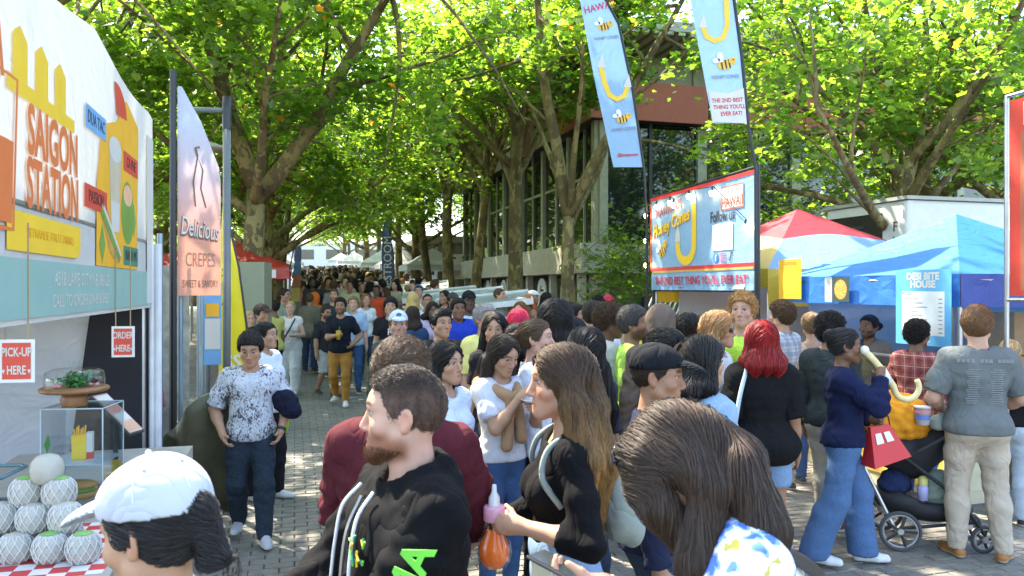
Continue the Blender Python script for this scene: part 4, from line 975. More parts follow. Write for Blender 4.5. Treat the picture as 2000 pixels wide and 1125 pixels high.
def tree(name, x, y, data, rz, sc, label, group=None, z=None):
    t = empty(name, (x,y,(gz(y) if z is None else z)-.03), rz, label, 'tree', group); t.scale = (sc,sc,sc)
    for nm, me in (('trunk',data[0]),('crown',data[1])):
        o = bpy.data.objects.new(nm, me); COL.objects.link(o); o.parent = t
    return t
# two trees whose limbs the photograph shows, then kinds that repeat down the avenue
TA = make_tree_data(11, [(0,0,-.3),(.03,0,1.0),(-.02,.02,2.2),(.0,.0,3.5)], .205, [(1,(-.14,.05,1),6.5,.15),(1,(.42,-.12,1),6.2,.14),(.98,(-.3,.6,.9),5,.09),(.9,(.5,.8,.9),4.5,.08),(1,(.1,-.7,.9),4.4,.08)], nleaf=9000, low=6.4)
TB = make_tree_data(12, [(0,0,-.3),(-.02,0,1.2),(.05,.05,2.6),(.12,.0,4.0)], .31, [(1,(-.32,.1,1),7,.2),(.93,(.75,-.1,.85),6.5,.19),(1,(.12,.5,1),6,.15),(.85,(-.8,-.2,.55),4.6,.10),(.9,(.25,-.9,.7),4.8,.11),(.97,(.55,.6,.8),5,.12)], nleaf=13500, low=3.9)
TC = make_tree_data(13, [(0,0,-.3),(.05,.02,1.5),(.0,.05,3.4),(.06,.0,6.0)], .24, limb_set(3,9,5.4,.11,(.75,1),(.6,1.3)), nleaf=8200, low=6.2)
TD = make_tree_data(14, [(0,0,-.3),(.15,.0,1.6),(.42,.05,3.8),(.55,.0,6.2)], .20, limb_set(5,9,5.2,.10,(.75,1),(.6,1.3)), nleaf=8200, low=6.2)
TE = make_tree_data(15, [(0,0,-.3),(-.04,0,1.3),(.04,.06,2.8),(.05,0,4.4)], .34, limb_set(9,9,5.6,.13,(.6,1),(.2,1.1)), nleaf=14000, low=3.6)
TG = make_tree_data(17, [(0,0,-.3),(.05,0,2),(-.05,.06,4.2),(.1,0,6.4)], .38, limb_set(23,11,8.2,.15,(.8,1),(.12,.7)), nleaf=13000, low=6.0)  # wide high crown above the view, shaped to shade the foreground and queue
TF = make_tree_data(16, [(0,0,-.3),(.04,0,1.5),(-.06,.06,3.2),(.05,0,5.2)], .26, limb_set(19,9,5.2,.12,(.6,1),(.1,1.1)), nleaf=10500, low=4.3)
def on_row(x0, y0, t): return x0+U.x*t, y0+U.y*t
tree('plane_tree', 1.25, 17, TA, .0, 1.0, 'forked plane tree whose two limbs part before the pavilion corner', 'avenue plane trees')
tree('plane_tree', .14, 21, TC, 2.0, 1.05, 'thick straight plane tree second from the corner on the pavilion side', 'avenue plane trees')
tree('plane_tree', -1.35, 25, TD, .2, 1.0, 'slender plane tree leaning towards the pavilion, third on that side', 'avenue plane trees')
ordn = ['fourth','fifth','sixth','seventh','eighth','ninth','tenth','eleventh','twelfth','thirteenth']
for i, t_ in enumerate((14.3,19.5,23.5,28,34,41,48,57,67,80)):
    x, y = on_row(1.25,17,t_); d = (TC,TD,TE,TC,TD,TC,TE,TC,TD,TE)[i]; tree('plane_tree', x+random.uniform(-.3,.3), y, d, i*1.7+1, random.uniform(.95,1.15), f'{ordn[i]} plane tree counted from the pavilion corner along its side', 'avenue plane trees')
tree('plane_tree', -5.45, 16, TB, .1, 1.0, 'massive plane tree with spreading limbs rising behind the red tents', 'avenue plane trees')
for i, t_ in enumerate((5.2,10.5,16,22,28,35,43,52,63,76)):
    x, y = on_row(-5.45,16,t_); d = (TE,TC,TE,TD,TC,TE,TC,TD,TE,TC)[i]; tree('plane_tree', x+random.uniform(-.3,.3), y, d, i*2.1, random.uniform(.95,1.15), f'{["second","third","fourth","fifth","sixth","seventh","eighth","ninth","tenth","eleventh"][i]} plane tree of the row on the red tent side', 'avenue plane trees')
# trees beside and behind the stalls; the first is added out of view for shade
for i, (x, y, d, rz, sc, lab) in enumerate((
    (-6.8,4.6,TG,2.9,1.0,'unseen plane tree added behind the drinks stall to shade the foreground'),(7.2,14.0,TF,1.3,.85,'plane tree spreading over the honey cone tent'),(-7.6,10.6,TG,1.0,1.0,'plane tree behind the banner stall, crown spread wide to shade the queue'),(-10.5,17,TE,2.2,1.05,'plane tree in the outer row behind the massive one'),(-12.6,24,TC,.4,1.1,'outer row plane tree beyond the red tents'),(-14.5,32,TE,3.0,1.1,'outer row plane tree far behind the red tents'),(-17,41,TC,1.2,1.2,'outermost plane tree far off on the red tent side'),
    (8.6,16.2,TF,4.0,1.0,'plane tree before the pavilion glazing by the white trailer'),(12.5,17.5,TF,.9,1.0,'plane tree at the frame edge before the pavilion'),
    (9,46,TE,.3,1.3,'tall tree rising behind the pavilion roof'),(20,44,TC,1.3,1.3,'second tall tree behind the pavilion roof'),(1.5,52,TE,2.3,1.2,'tree behind the restroom block'),(-2,66,TC,2.9,1.2,'tree far beyond the restroom block'),(28,38,TE,2.0,1.3,'tree behind the far end of the pavilion'))):
    tree('plane_tree', x, y, d, rz, sc, lab)
# low spray of leaves that hangs before the pavilion
TS = make_tree_data(21, [(0,0,-.2),(.1,.05,.9),(.28,0,1.7),(.5,.05,2.3)], .085, limb_set(4,7,2.3,.045,(.5,1),(-.1,.7)), size=.15, nleaf=5200, low=.9)
tree('young_maple_tree', 4.6, 19.0, TS, .4, 1.0, 'young tree with low leaves between the pavilion and the pink topped tent')

# clipped shrub mass behind the outer row
def hedge(label, p0, L, hgt, dep, n, seed, size=.22):
    rs = np.random.RandomState(seed); P0 = rs.rand(n,3)*np.array([dep,L,hgt]); P0[:,2] = hgt*(rs.rand(n)**.6)*(.75+.25*np.sin(P0[:,1]*1.7)*np.sin(P0[:,1]*.6+1))
    N = rs.randn(n,3)*.6+np.array([.6,-.3,.6]); me = leaf_mesh(P0, N, size, rs, 'foliage'); me.materials.append(LEAF)
    e = empty('shrub_hedge', p0, ANG, label, 'hedge'); o = bpy.data.objects.new('foliage', me); COL.objects.link(o); o.parent = e
    mb = MB(); 
    for i in range(int(L/1.2)): mb.tube([(dep*.5,i*1.2,-.2),(dep*.5+.1,i*1.2+.1,hgt*.6)], [.04,.015], 5)
    mb.build('stems', BARK, e)
hedge('tall leafy screen of shrubs behind the outer tree row', (-15,14,0), 46, 5.5, 2.2, 15000, 31, .3)
hedge('shrub screen closing the view beside the far tents', (-30,60,gz(60)), 50, 7, 3, 9000, 32, .5)
# ---------------------------------------------------------------- stalls, banners, flags
def canvas(name, col, tr=.35, var=.06):
    key = ('canvas', name)
    if key in _mc: return _mc[key]
    m, n, l, b = new_mat(name); n.remove(b); df = n.new('ShaderNodeBsdfDiffuse'); tl = n.new('ShaderNodeBsdfTranslucent'); gl = n.new('ShaderNodeBsdfGlossy'); gl.inputs['Roughness'].default_value = .45
    tc = n.new('ShaderNodeTexCoord'); nz = n.new('ShaderNodeTexNoise'); nz.inputs['Scale'].default_value = 2.2; nz.inputs['Detail'].default_value = 5; l.new(tc.outputs['Object'], nz.inputs['Vector'])
    mx = n.new('ShaderNodeMix'); mx.data_type = 'RGBA'; mx.inputs[6].default_value = (*hsv_jit(col,-var),1); mx.inputs[7].default_value = (*hsv_jit(col,var),1); l.new(nz.outputs['Fac'], mx.inputs[0])
    l.new(mx.outputs[2], df.inputs[0]); l.new(mx.outputs[2], tl.inputs[0])
    bn = n.new('ShaderNodeTexNoise'); bn.inputs['Scale'].default_value = 5; bn.inputs['Detail'].default_value = 3; bn.inputs['Distortion'].default_value = 1; l.new(tc.outputs['Object'], bn.inputs['Vector']); bp = n.new('ShaderNodeBump'); bp.inputs['Strength'].default_value = .35; bp.inputs['Distance'].default_value = .05; l.new(bn.outputs['Fac'], bp.inputs['Height'])
    for q in (df, tl, gl): l.new(bp.outputs[0], q.inputs['Normal'])
    a = n.new('ShaderNodeMixShader'); a.inputs[0].default_value = tr; l.new(df.outputs[0], a.inputs[1]); l.new(tl.outputs[0], a.inputs[2]); b2 = n.new('ShaderNodeMixShader'); b2.inputs[0].default_value = .05; l.new(a.outputs[0], b2.inputs[1]); l.new(gl.outputs[0], b2.inputs[2]); l.new(b2.outputs[0], n['Material Output'].inputs[0])
    _mc[key] = m; return m
_text3d = text
def text(body, size, mat, parent, loc, rot=(0,0,0), **kw):
    if parent.name.split('.')[0] in ('printed_banner','hanging_sign','print','honey_cone_banner','menu_board','food_poster','red_banner') and rot[0] == 0: loc = (loc[0],loc[1],FZ(loc[2])+.0004); kw.setdefault('ext', .0003)
    return _text3d(body, size, mat, parent, loc, rot, **kw)
def sign_frame(name, p0, p1, label, cat, group=None):
    p0, p1 = Vector(p0), Vector(p1); X = (p1-p0); X.z = 0; X.normalize(); Zv = X.cross(UP)
    e = empty(name, (0,0,0), 0, label, cat, group); M = Matrix((X, UP, Zv)).transposed().to_4x4(); M.translation = p0; e.matrix_world = M; return e
FZ = lambda z: .003+z*.22
def rect(par, name, x0, y0, x1, y1, z, mat, th=.0005):
    z = FZ(z); return box(name, (x0,y0,z), (x1,y1,z+th), mat, par)
def poly(par, name, pts, z, mat, th=.0005):
    z = FZ(z); return MB().poly(pts, z, z+th).build(name, mat, par)
def ring_pts(cx, cy, rx, ry, n=20, a0=0, a1=6.2832): return [(cx+rx*math.cos(t), cy+ry*math.sin(t)) for t in np.linspace(a0, a1, n, endpoint=(a1-a0) < 6.28)]
def stroke(par, name, pts, wd, z, mat, th=.0005):     # flat stroke along points
    z = FZ(z)
    pts = [Vector((p[0],p[1])) for p in pts]; L, R_ = [], []
    for i, p in enumerate(pts):
        t = (pts[min(i+1,len(pts)-1)]-pts[max(i-1,0)]).normalized(); nn = Vector((-t.y,t.x)); w_ = wd[i] if hasattr(wd,'__len__') else wd; L.append(p+nn*w_/2); R_.append(p-nn*w_/2)
    n = len(pts); mb = MB(); vs = [(p.x,p.y,z) for p in L+R_]+[(p.x,p.y,z+th) for p in L+R_]; fs = []
    for i in range(n-1): fs += [(2*n+i,3*n+i,3*n+i+1,2*n+i+1),(i,i+1,n+i+1,n+i),(i,2*n+i,2*n+i+1,i+1),(n+i+1,3*n+i+1,3*n+i,n+i)]
    return mb.add(vs, fs).build(name, mat, par)
def bee(par, cx, cy, s, z, rot=0.):
    """small printed bee emblem"""
    ye = plain('print_honey',(.72,.42,.03),.5); bk = plain('print_black',(.03,.02,.015),.5); wh = plain('print_white',(.75,.77,.80),.5); c, sn = math.cos(rot), math.sin(rot)
    T = lambda pts: [(cx+(x*c-y*sn)*s, cy+(x*sn+y*c)*s) for x, y in pts]
    e = poly(par, 'bee_emblem', T(ring_pts(0,0,.5,.34)), z, ye)
    for x in (-.28,-.02,.22): poly(e, 'stripe', T([(x,-.3),(x+.11,-.28),(x+.11,.28),(x,.3)]), z+.0035, bk)
    poly(e, 'wing', T(ring_pts(-.22,.52,.2,.34)), z-.001+.005, wh); poly(e, 'wing', T(ring_pts(-.52,.36,.24,.17)), z-.001+.005, wh)
    poly(e, 'face', T(ring_pts(.5,.16,.24,.22)), z+.0045, ye); poly(e, 'eye', T(ring_pts(.56,.2,.045,.06)), z+.008, bk)
def leg_tube(name, p, z0, z1, r, mat, par): return MB().tube([(p[0],p[1],z0),(p[0],p[1],z1)], r, 8).build(name, mat, par)
steel = plain('galvanised_steel',(.42,.43,.44),.35,.9); blackm = plain('black_powder_coat',(.015,.015,.016),.45); greym = plain('grey_painted_steel',(.13,.145,.145),.4,.2)
def tent(name, label, near, su, sw, eave, apex, mats, val=.27, group=None, z0=0., legmat=None, valmats=None):
    """near: corner; extends su along U and sw along W; panels: path side(-W), near(-U), far(+W), back(+U)"""
    e = empty(name, (near[0],near[1],z0), ANG, label, 'tent', group); c = [(0,0),(0,su),(sw,su),(sw,0)]; ap = (sw/2,su/2,apex)
    sides = [(0,1),(3,0),(2,3),(1,2)]
    for i, (a, b_) in enumerate(sides):
        A, B = Vector((*c[a],eave)), Vector((*c[b_],eave)); n = 6; vs, fs = [], []
        for r in range(n+1):
            t = r/n
            for k in range(n+1):
                q = A.lerp(B,k/n).lerp(Vector(ap),t); q.z -= .05*math.sin(math.pi*t)*(1-abs(2*k/n-1)*.6)*1.0; vs.append(q)
        for r in range(n):
            for k in range(n): v = r*(n+1)+k; fs.append((v,v+1,v+n+2,v+n+1))
        MB().add(vs, fs).build('canopy_panel', mats[i], e, smooth=True)
        d = (B-A).normalized(); nv = 14; vs = []; 
        for k in range(nv+1):
            q = A.lerp(B,k/nv); w_ = .012*math.sin(k*1.9); o_ = Vector((-d.y,d.x,0))*w_
            vs += [q+o_+Vector((0,0,.0)), q+o_*1.6+Vector((0,0,-val))]
        MB().add(vs, [(2*k,2*k+1,2*k+3,2*k+2) for k in range(nv)]).build('valance', (valmats or mats)[i], e, smooth=True)
    for x, y in c: leg_tube('leg', (x*.985+.02,y*.985+.02), 0, eave, .022, legmat or steel, e)
    for a, b_ in sides: MB().tube([(c[a][0]+.02,c[a][1]+.02,eave-.05),(c[b_][0]+.02,c[b_][1]+.02,eave-.05)], .014, 6).build('frame_bar', legmat or steel, e)
    return e
# ---- the drinks stall with its big printed banner
N0, N1 = Vector((-1.64,2.27,0)), Vector((-2.47,5.2,0))
tw_ = canvas('white_tent_canvas',(.58,.58,.56),.2)
st1 = tent('stall_tent', 'white stall tent whose front carries the big orange and teal banner', (N0.x-W.x*3.05,N0.y-W.y*3.05), 3.05, 3.05, 2.25, 3.35, [tw_]*4, .2)
sw1 = MB().box((.02,3.0,0),(2.88,3.03,2.25)).build('side_wall', canvas('grey_white_wall',(.50,.52,.56),.3), st1)
MB().add([(2.78,2.96,2.2),(3.03,2.96,2.2),(3.03,2.96,.0),(2.5,2.96,.0),(2.78,2.985,2.2),(3.03,2.985,2.2),(3.03,2.985,0),(2.5,2.985,0)], [(0,3,2,1),(4,5,6,7),(0,1,5,4),(1,2,6,5),(3,7,6,2),(0,4,7,3)]).build('black_curtain', plain('black_cloth',(.012,.012,.016),.9), st1)
bn = sign_frame('printed_banner', (N0.x+W.x*.03,N0.y+W.y*.03,0), (N1.x+W.x*.03,N1.y+W.y*.03,0), 'white vinyl banner with orange drink stall lettering, orange food poster and teal address strip', 'banner')
wb = canvas('banner_white',(.58,.57,.53),.2)
nx = 20; vs = []; fs = []
topz = lambda x: 3.06+.10*math.cos((x-1.5)*1.0)-.07*abs(math.sin(x*2.1))
for j in range(9):
    for i in range(nx+1): x = -.1+3.17*i/nx; vs.append((x, 1.77+(topz(x)-1.77)*j/8, -.003+.002*math.sin(x*5+j*.7)))
for j in range(8):
    for i in range(nx): a = j*(nx+1)+i; fs.append((a,a+1,a+nx+2,a+nx+1))
MB().add(vs, fs).build('vinyl_sheet', wb, bn, smooth=True)
pr_o = plain('print_orange',(.66,.17,.045),.5,var=.05); pr_y = plain('print_yellow',(.80,.52,.03),.5,var=.05); pr_oy = plain('print_amber',(.78,.40,.02),.5,var=.06); pr_t = plain('print_teal',(.26,.42,.37),.5,var=.05); pr_w = plain('print_pale',(.58,.56,.51),.5,var=.03); pr_r = plain('print_red',(.60,.06,.03),.5,var=.05); pr_b = plain('print_blue',(.16,.36,.62),.5,var=.05); pr_g = plain('print_green',(.16,.30,.05),.5); pr_dg = plain('print_deep_green',(.04,.20,.13),.5); pr_br = plain('print_brown',(.30,.14,.05),.5)
rect(bn,'teal_strip',-.1,1.79,3.05,2.005,.002,pr_t); rect(bn,'white_edge',2.83,1.8,3.06,2.9,.006,pr_w)
text('4518 LAKE CITY NE, 98125', .085, pr_w, bn, (1.30,1.935,.008), xs=.95); text('CALL TO ORDER 206-616-5925', .075, pr_w, bn, (1.28,1.845,.008), xs=.95)
poly(bn,'yellow_plate',[(.30,2.03),(1.16,2.03),(1.22,2.06),(1.22,2.17),(.30,2.17)],.002,pr_y)
text('SAIGON', .25, pr_o, bn, (.84,2.47,.008), xs=.72, off=.008); text('STATION', .25, pr_o, bn, (.84,2.275,.008), xs=.66, off=.008)
text('VIETNAMESE STREET DRINKS', .05, pr_oy, bn, (.80,2.10,.008), xs=.95)
for x in (.36,.60,.84): poly(bn,'sun_ray',[(x,2.60),(x+.15,2.60),(x+.15,2.78),(x+.07,2.82),(x,2.78)],.002,pr_y)
poly(bn,'sun_bar',[(.30,2.575),(1.12,2.575),(1.12,2.63),(.30,2.63)],.004,pr_y)
stroke(bn,'cup_outline',[(.14,2.1),(.10,2.62),(.40,2.62),(.36,2.1),(.14,2.1)],.022,.006,pr_o); poly(bn,'cup_tea',[(.155,2.12),(.345,2.12),(.365,2.40),(.13,2.40)],.005,pr_o); stroke(bn,'straw',[(.26,2.6),(.20,2.86)],.03,.007,pr_o)
# food poster printed on the banner
poly(bn,'poster_ground',[(1.50,2.01),(2.50,2.01),(2.55,2.88),(2.2,2.97),(1.95,2.80),(1.62,2.72),(1.52,2.4)],.004,pr_oy)
poly(bn,'red_fan',[(1.95,2.84)]+ring_pts(1.95,2.84,.26,.17,8,.1,1.8),.008,pr_r)
for lab, x, z, w_, m_, rt in (('DUA TAC',1.50,2.70,.40,pr_b,0),('CA PHE',2.32,2.62,.40,pr_r,0),('PASSION',1.50,2.33,.44,pr_r,0),('BANH MI',2.32,2.085,.40,pr_dg,0)):
    rect(bn,'flag_label',x-w_/2,z-.055,x+w_/2,z+.055,.012,m_); text(lab,.085,ink,bn,(x,z,.018),xs=.9)
cupm = plain('print_cup',(.55,.47,.33),.4); poly(bn,'cup',[(1.80,2.36),(2.02,2.36),(2.05,2.62),(1.77,2.62)],.010,cupm); poly(bn,'cup_lid',ring_pts(1.91,2.64,.15,.07,14),.014,pr_w); poly(bn,'cup_foot',[(1.82,2.2),(2.0,2.2),(2.02,2.36),(1.80,2.36)],.012,pr_w)
poly(bn,'coconut',ring_pts(2.23,2.33,.17,.18),.010,pr_g); poly(bn,'coconut_flesh',ring_pts(2.23,2.43,.12,.06),.014,plain('print_peach',(.72,.42,.24)))
poly(bn,'baguette',[(1.56,2.30),(1.66,2.36),(2.06,2.07),(1.98,2.03),(1.8,2.08)],.011,plain('print_crust',(.55,.30,.08))); stroke(bn,'filling',[(1.60,2.29),(1.8,2.18),(2.02,2.06)],.05,.016,pr_g); stroke(bn,'filling',[(1.62,2.32),(1.82,2.21),(2.04,2.08)],.025,.017,pr_w)
for x, z in ((1.62,2.12),(2.40,2.3)): poly(bn,'leaf_print',[(x,z-.1),(x+.06,z),(x,z+.1),(x-.06,z)],.0125,pr_g)
# hanging boards
def hang(lines, x0, z0, w_, h_, label, dep):
    p = N0+U*x0-W*dep; s_ = sign_frame('hanging_sign', (p.x,p.y,z0), (p.x+.9,p.y+.15,z0), label, 'sign')
    rect(s_,'board',0,0,w_,h_,-.02,white,.004); rect(s_,'red_face',.012,.012,w_-.012,h_-.012,.007,pr_r)
    for i, (t_, sz) in enumerate(lines): text(t_, sz, pr_w, s_, (w_/2,h_*(.70-.42*i),.012), xs=.62, off=.0010)
    for a in (.18,.82): MB().tube([(w_*a,h_,.003),(w_*a,h_+.42,.003)], .003, 5).build('cord', plain('jute_cord',(.35,.25,.13)), s_)
    for a in (.14,.86): poly(s_,'arrow',[(w_*a-.006,h_*.3),(w_*a+.006,h_*.3),(w_*a,h_*.2)],.012,pr_w)
hang((('PICK-UP',.044),('HERE',.044)), .52, 1.56, .118, .155, 'red PICK-UP HERE board hanging on cords under the big banner', .06)
hang((('ORDER',.05),('HERE',.05)), 1.9, 1.53, .115, .165, 'red ORDER HERE board hanging nearer the tent leg', -.02)
for s_, t_ in ((0,0),(.035,.02)):
    MB().tube([(N1.x+.03+s_,N1.y+t_,0),(N1.x+.03+s_,N1.y+t_,2.2)], .018 if s_ == 0 else .024, 10).build('leg_sleeve', plain('white_pipe',(.62,.63,.64),.4), st1).matrix_parent_inverse = Matrix()
for o in [c for c in st1.children if c.name.startswith('leg_sleeve')]: o.matrix_parent_inverse = (Matrix.Translation(st1.location)@Matrix.Rotation(ANG,4,'Z')).inverted()
# ---- table with goods
tb = empty('stall_table', tuple(N0+U*.2-W*.62), ANG, 'folding table under a pale cloth at the drinks stall', 'table')
def check_mat():
    m, n, l, b = new_mat('red_check_cloth'); tc = n.new('ShaderNodeTexCoord'); ck = n.new('ShaderNodeTexChecker'); ck.inputs['Scale'].default_value = 16; ck.inputs['Color1'].default_value = (.55,.05,.05,1); ck.inputs['Color2'].default_value = (.7,.68,.66,1); l.new(tc.outputs['Object'], ck.inputs[0]); l.new(ck.outputs[0], b.inputs[0]); b.inputs['Roughness'].default_value = .8; return m
box('table_top', (0,0,.85), (.95,2.4,.895), plain('plastic_white',(.6,.6,.58)), tb); box('cloth', (-.01,-.01,.896), (.96,2.41,.9), plain('cloth_offwhite',(.36,.34,.30),.8), tb); box('checked_paper', (.5,.15,.9005), (.93,.8,.902), check_mat(), tb); box('cloth_front', (.951,-.01,.25), (.959,2.41,.8955), plain('cloth_offwhite',(.36,.34,.30),.8), tb)
for x in (.06,.88):
    for y in (.1,2.3): leg_tube('leg', (x,y), 0, .85, .018, steel, tb)
def tl(u_, d_): p = N0+U*(.2+u_)-W*(.62-d_); return (p.x,p.y)   # table coords
nut_m = plain('coconut_husk_white',(.46,.43,.35),.7,bump=.3,bscale=30); net_m = plain('foam_net',(.62,.62,.60),.8); lid_m = plain('sticker_green',(.20,.45,.10),.4)
nut_mesh = MB().lathe([(.012,0),(.045,.004),(.061,.03),(.066,.062),(.060,.095),(.042,.118),(.02,.126),(.001,.128)], n=18)
netb = MB()
for k in range(12):
    for sg_ in (1,-1):
        pts = []
        for j in range(9):
            t = j/8; zz = .008+.112*t; rr = np.interp(zz, [0,.03,.062,.095,.118,.126], [.045,.062,.0675,.0615,.044,.022])+.0012; a = k*.5236+sg_*t*1.0; pts.append((rr*math.cos(a),rr*math.sin(a),zz))
        netb.tube(pts, .0026, 4, cap=False)
n_first = None
def nut(u_, d_, z_, label, green=True, bare=False):
    global n_first
    x, y = (u_-1000)/1500*d_, d_; e = empty('coconut', (x,y,z_), random.uniform(0,6), label, 'coconut', 'net wrapped coconuts on the stall table'); e.scale = (.88,.88,random.uniform(.84,.9))
    if n_first is None:
        a = nut_mesh.build('husk', nut_m, e, smooth=True); b_ = netb.build('foam_net', net_m, e, smooth=True); n_first = (a.data, b_.data)
    else:
        for nm, me in (('husk',n_first[0]),('foam_net',n_first[1])):
            if bare and nm == 'foam_net': continue
            o = bpy.data.objects.new(nm, me); COL.objects.link(o); o.parent = e
    if green: MB().lathe([(.001,.1305),(.024,.128),(.036,.1235)], n=14).build('sticker', lid_m, e)
    return e
for i, (px, Y, g) in enumerate(((-38,2.80,0),(30,2.80,0),(98,2.80,1),(163,2.80,1),(0,2.95,0),(65,2.95,0),(130,2.95,0))): nut(px, Y, .9, f'white net wrapped coconut, {["first in front","second in front","third in front","last in front","first behind","second behind","third behind"][i]} of the bottom layer', g)
for i, (px, Y) in enumerate(((2,2.86),(66,2.86),(128,2.86))): nut(px, Y, .99, f'white net wrapped coconut, {["edge","middle","inner"][i]} one of the second layer', False)
for i, px in enumerate((52,116)): nut(px, 2.9, 1.076, ['white net wrapped coconut with green top at the frame side of the third layer','white net wrapped coconut with green top at the inner side of the third layer'][i])
tn = nut(92,2.9,1.162,'peeled coconut with a green leaf on top of the pile',False,True)
MB().add([(0,0,.125),(.02,.008,.17),(.004,.012,.215),(-.016,.0,.165)], [(0,1,2,3)]).build('leaf', plain('pandan_leaf',(.05,.20,.04),.4), tn)
def clear_mat():
    if 'clear' in _mc: return _mc['clear']
    m, n, l, b = new_mat('clear_acrylic'); n.remove(b); tr = n.new('ShaderNodeBsdfTransparent'); tr.inputs[0].default_value = (.93,.96,.97,1); gl = n.new('ShaderNodeBsdfGlossy'); gl.inputs['Roughness'].default_value = .05; fr = n.new('ShaderNodeLayerWeight'); fr.inputs[0].default_value = .12; mx = n.new('ShaderNodeMixShader'); l.new(fr.outputs['Facing'], mx.inputs[0]); l.new(tr.outputs[0], mx.inputs[1]); l.new(gl.outputs[0], mx.inputs[2]); l.new(mx.outputs[0], n['Material Output'].inputs[0]); _mc['clear'] = m; return m
CLR = clear_mat(); edge = plain('acrylic_edge',(.45,.55,.58),.2)
def acrylic_box(e, w_, d_, h_):
    for lo, hi in (((0,0,0),(w_,.004,h_)),((0,d_-.004,0),(w_,d_,h_)),((0,.0045,0),(.004,d_-.0045,h_)),((w_-.004,.0045,0),(w_,d_-.0045,h_)),((0,0,h_),(w_,d_,h_+.004))): box('pane', lo, hi, CLR, e)
    for x, y in ((0,0),(w_,0),(0,d_),(w_,d_)): MB().tube([(x,y,0),(x,y,h_)], .003, 5).build('edge', edge, e)
    for a, b_ in (((0,0),(w_,0)),((w_,0),(w_,d_)),((w_,d_),(0,d_)),((0,d_),(0,0))): MB().tube([(*a,h_+.003),(*b_,h_+.003)], .003, 5).build('edge', edge, e)
cx, cy = tl(1.0,.50); cs = empty('display_case', (cx,cy,.9), .12, 'clear acrylic display case with sandwich and boxed snack inside', 'display case'); acrylic_box(cs, .26, .24, .46); box('shelf', (.006,.006,.21), (.254,.234,.216), edge, cs)
sx_, sy_ = tl(1.08,.62); sn = empty('snack_box', (sx_-.02,sy_,1.117), .3, 'yellow and white snack box with fries inside the clear case', 'snack box'); box('carton', (0,0,0), (.06,.04,.11), pr_y, sn); box('carton_side', (.0605,.001,.03), (.085,.039,.12), pr_w, sn); box('carton_stripe', (.0605,0,.0), (.085,.04,.029), pr_r, sn)
for k in range(6): MB().tube([(.01+k*.008,.02,.1),(.008+k*.009,.015+.01*(k%2),.135+.008*(k%3))], .004, 4).build('fry', pr_oy, sn)
sd = empty('sandwich', (sx_,sy_-.01,.93), .5, 'filled bread roll lying in the bottom of the clear case', 'sandwich')
for zz, m_ in ((.03,plain('bread_crust',(.45,.24,.07),.6,bump=.2)),(.07,plain('bread_crust',(.45,.24,.07)))): uv_ball('bread', (0,0,zz), (.10,.045,.028), m_, sd)
uv_ball('filling', (0,-.012,.05), (.09,.04,.014), plain('lettuce',(.12,.25,.04)), sd)
kx, ky = tl(1.06,.62); ck = empty('cake_stand', (kx,ky,1.366), 0, 'wooden cake stand with glass dome over green herb garnish', 'cake stand'); wd = plain('turned_wood',(.22,.10,.035),.4,var=.3,scale=14)
MB().lathe([(.001,0),(.052,0),(.052,.008),(.058,.03),(.05,.055),(.035,.066),(.001,.066)], n=22).build('pedestal', wd, ck, smooth=True); MB().lathe([(.001,.066),(.135,.066),(.142,.072),(.142,.082),(.135,.087),(.001,.087)], n=28).build('plate', wd, ck, smooth=True)
MB().lathe([(.122,.088),(.124,.12),(.118,.155),(.09,.168),(.03,.173),(.012,.176),(.01,.185),(.02,.192),(.02,.20),(.001,.204)], n=28).build('glass_dome', CLR, ck, smooth=True)
rs = np.random.RandomState(4); P0 = rs.randn(260,3)*np.array([.03,.02,.016])+np.array([0,0,.115]); me = leaf_mesh(P0, rs.randn(260,3), .022, rs, 'herb_garnish'); me.materials.append(plain('herb_green',(.04,.16,.02))); o = bpy.data.objects.new('herb_garnish', me); COL.objects.link(o); o.parent = ck
for k in range(16): uv_ball('pink_sweet', (.1*math.cos(k*2.1)*(.7+.3*(k%2)),.08*math.sin(k*2.1),.097), (.012,.01,.009), plain('pink_sweet',(.55,.22,.22)), ck, seg=6, rings=4)
bx, by = tl(.62,.12); gb = empty('glass_tray', (bx,by,.9), .12, 'rounded glass food tray standing behind the coconut pile', 'tray'); 
for k in range(2): MB().tube([(x*.9,y,.12+k*.14) for x, y in [(0,0),(.36,0),(.40,.03),(.40,.22),(.36,.25),(0,.25),(-.04,.22),(-.04,.03),(0,0)]], .008, 6).build('rim', plain('glass_rim',(.12,.22,.26),.15), gb, smooth=True)
box('tray_wall', (-.03,.0,.0), (.36,.005,.25), CLR, gb); uv_ball('salad_leaves', (.16,.12,.14), (.15,.09,.035), plain('dark_salad',(.02,.05,.02),.5,var=.5,scale=40,bump=1,bscale=50), gb)
mx_, my_ = tl(1.30,.74); mt = empty('menu_tablet', (mx_,my_,.9), .2, 'black framed price tablet tilted on a stand by the tent leg', 'tablet'); TM = Matrix.Translation((0,0,.37))@Euler((.0,.72,-.35)).to_matrix().to_4x4()
box('frame', (-.15,-.045,0), (.13,.075,.014), blackm, mt, .003, TM); box('screen', (-.14,-.035,.0145), (.12,.065,.0165), plain('screen_pink',(.55,.35,.28),.3), mt, 0, TM)
for k, m_ in enumerate((pr_w,plain('menu_rose',(.62,.25,.2)),pr_w,plain('menu_peach',(.6,.33,.2)))): box('menu_block', (-.13+k*.062,-.03,.017), (-.08+k*.062,.06,.018), m_, mt, 0, TM)
MB().tube([(0,0,0),(0,0,.36)], .012, 8).build('stand', blackm, mt); 
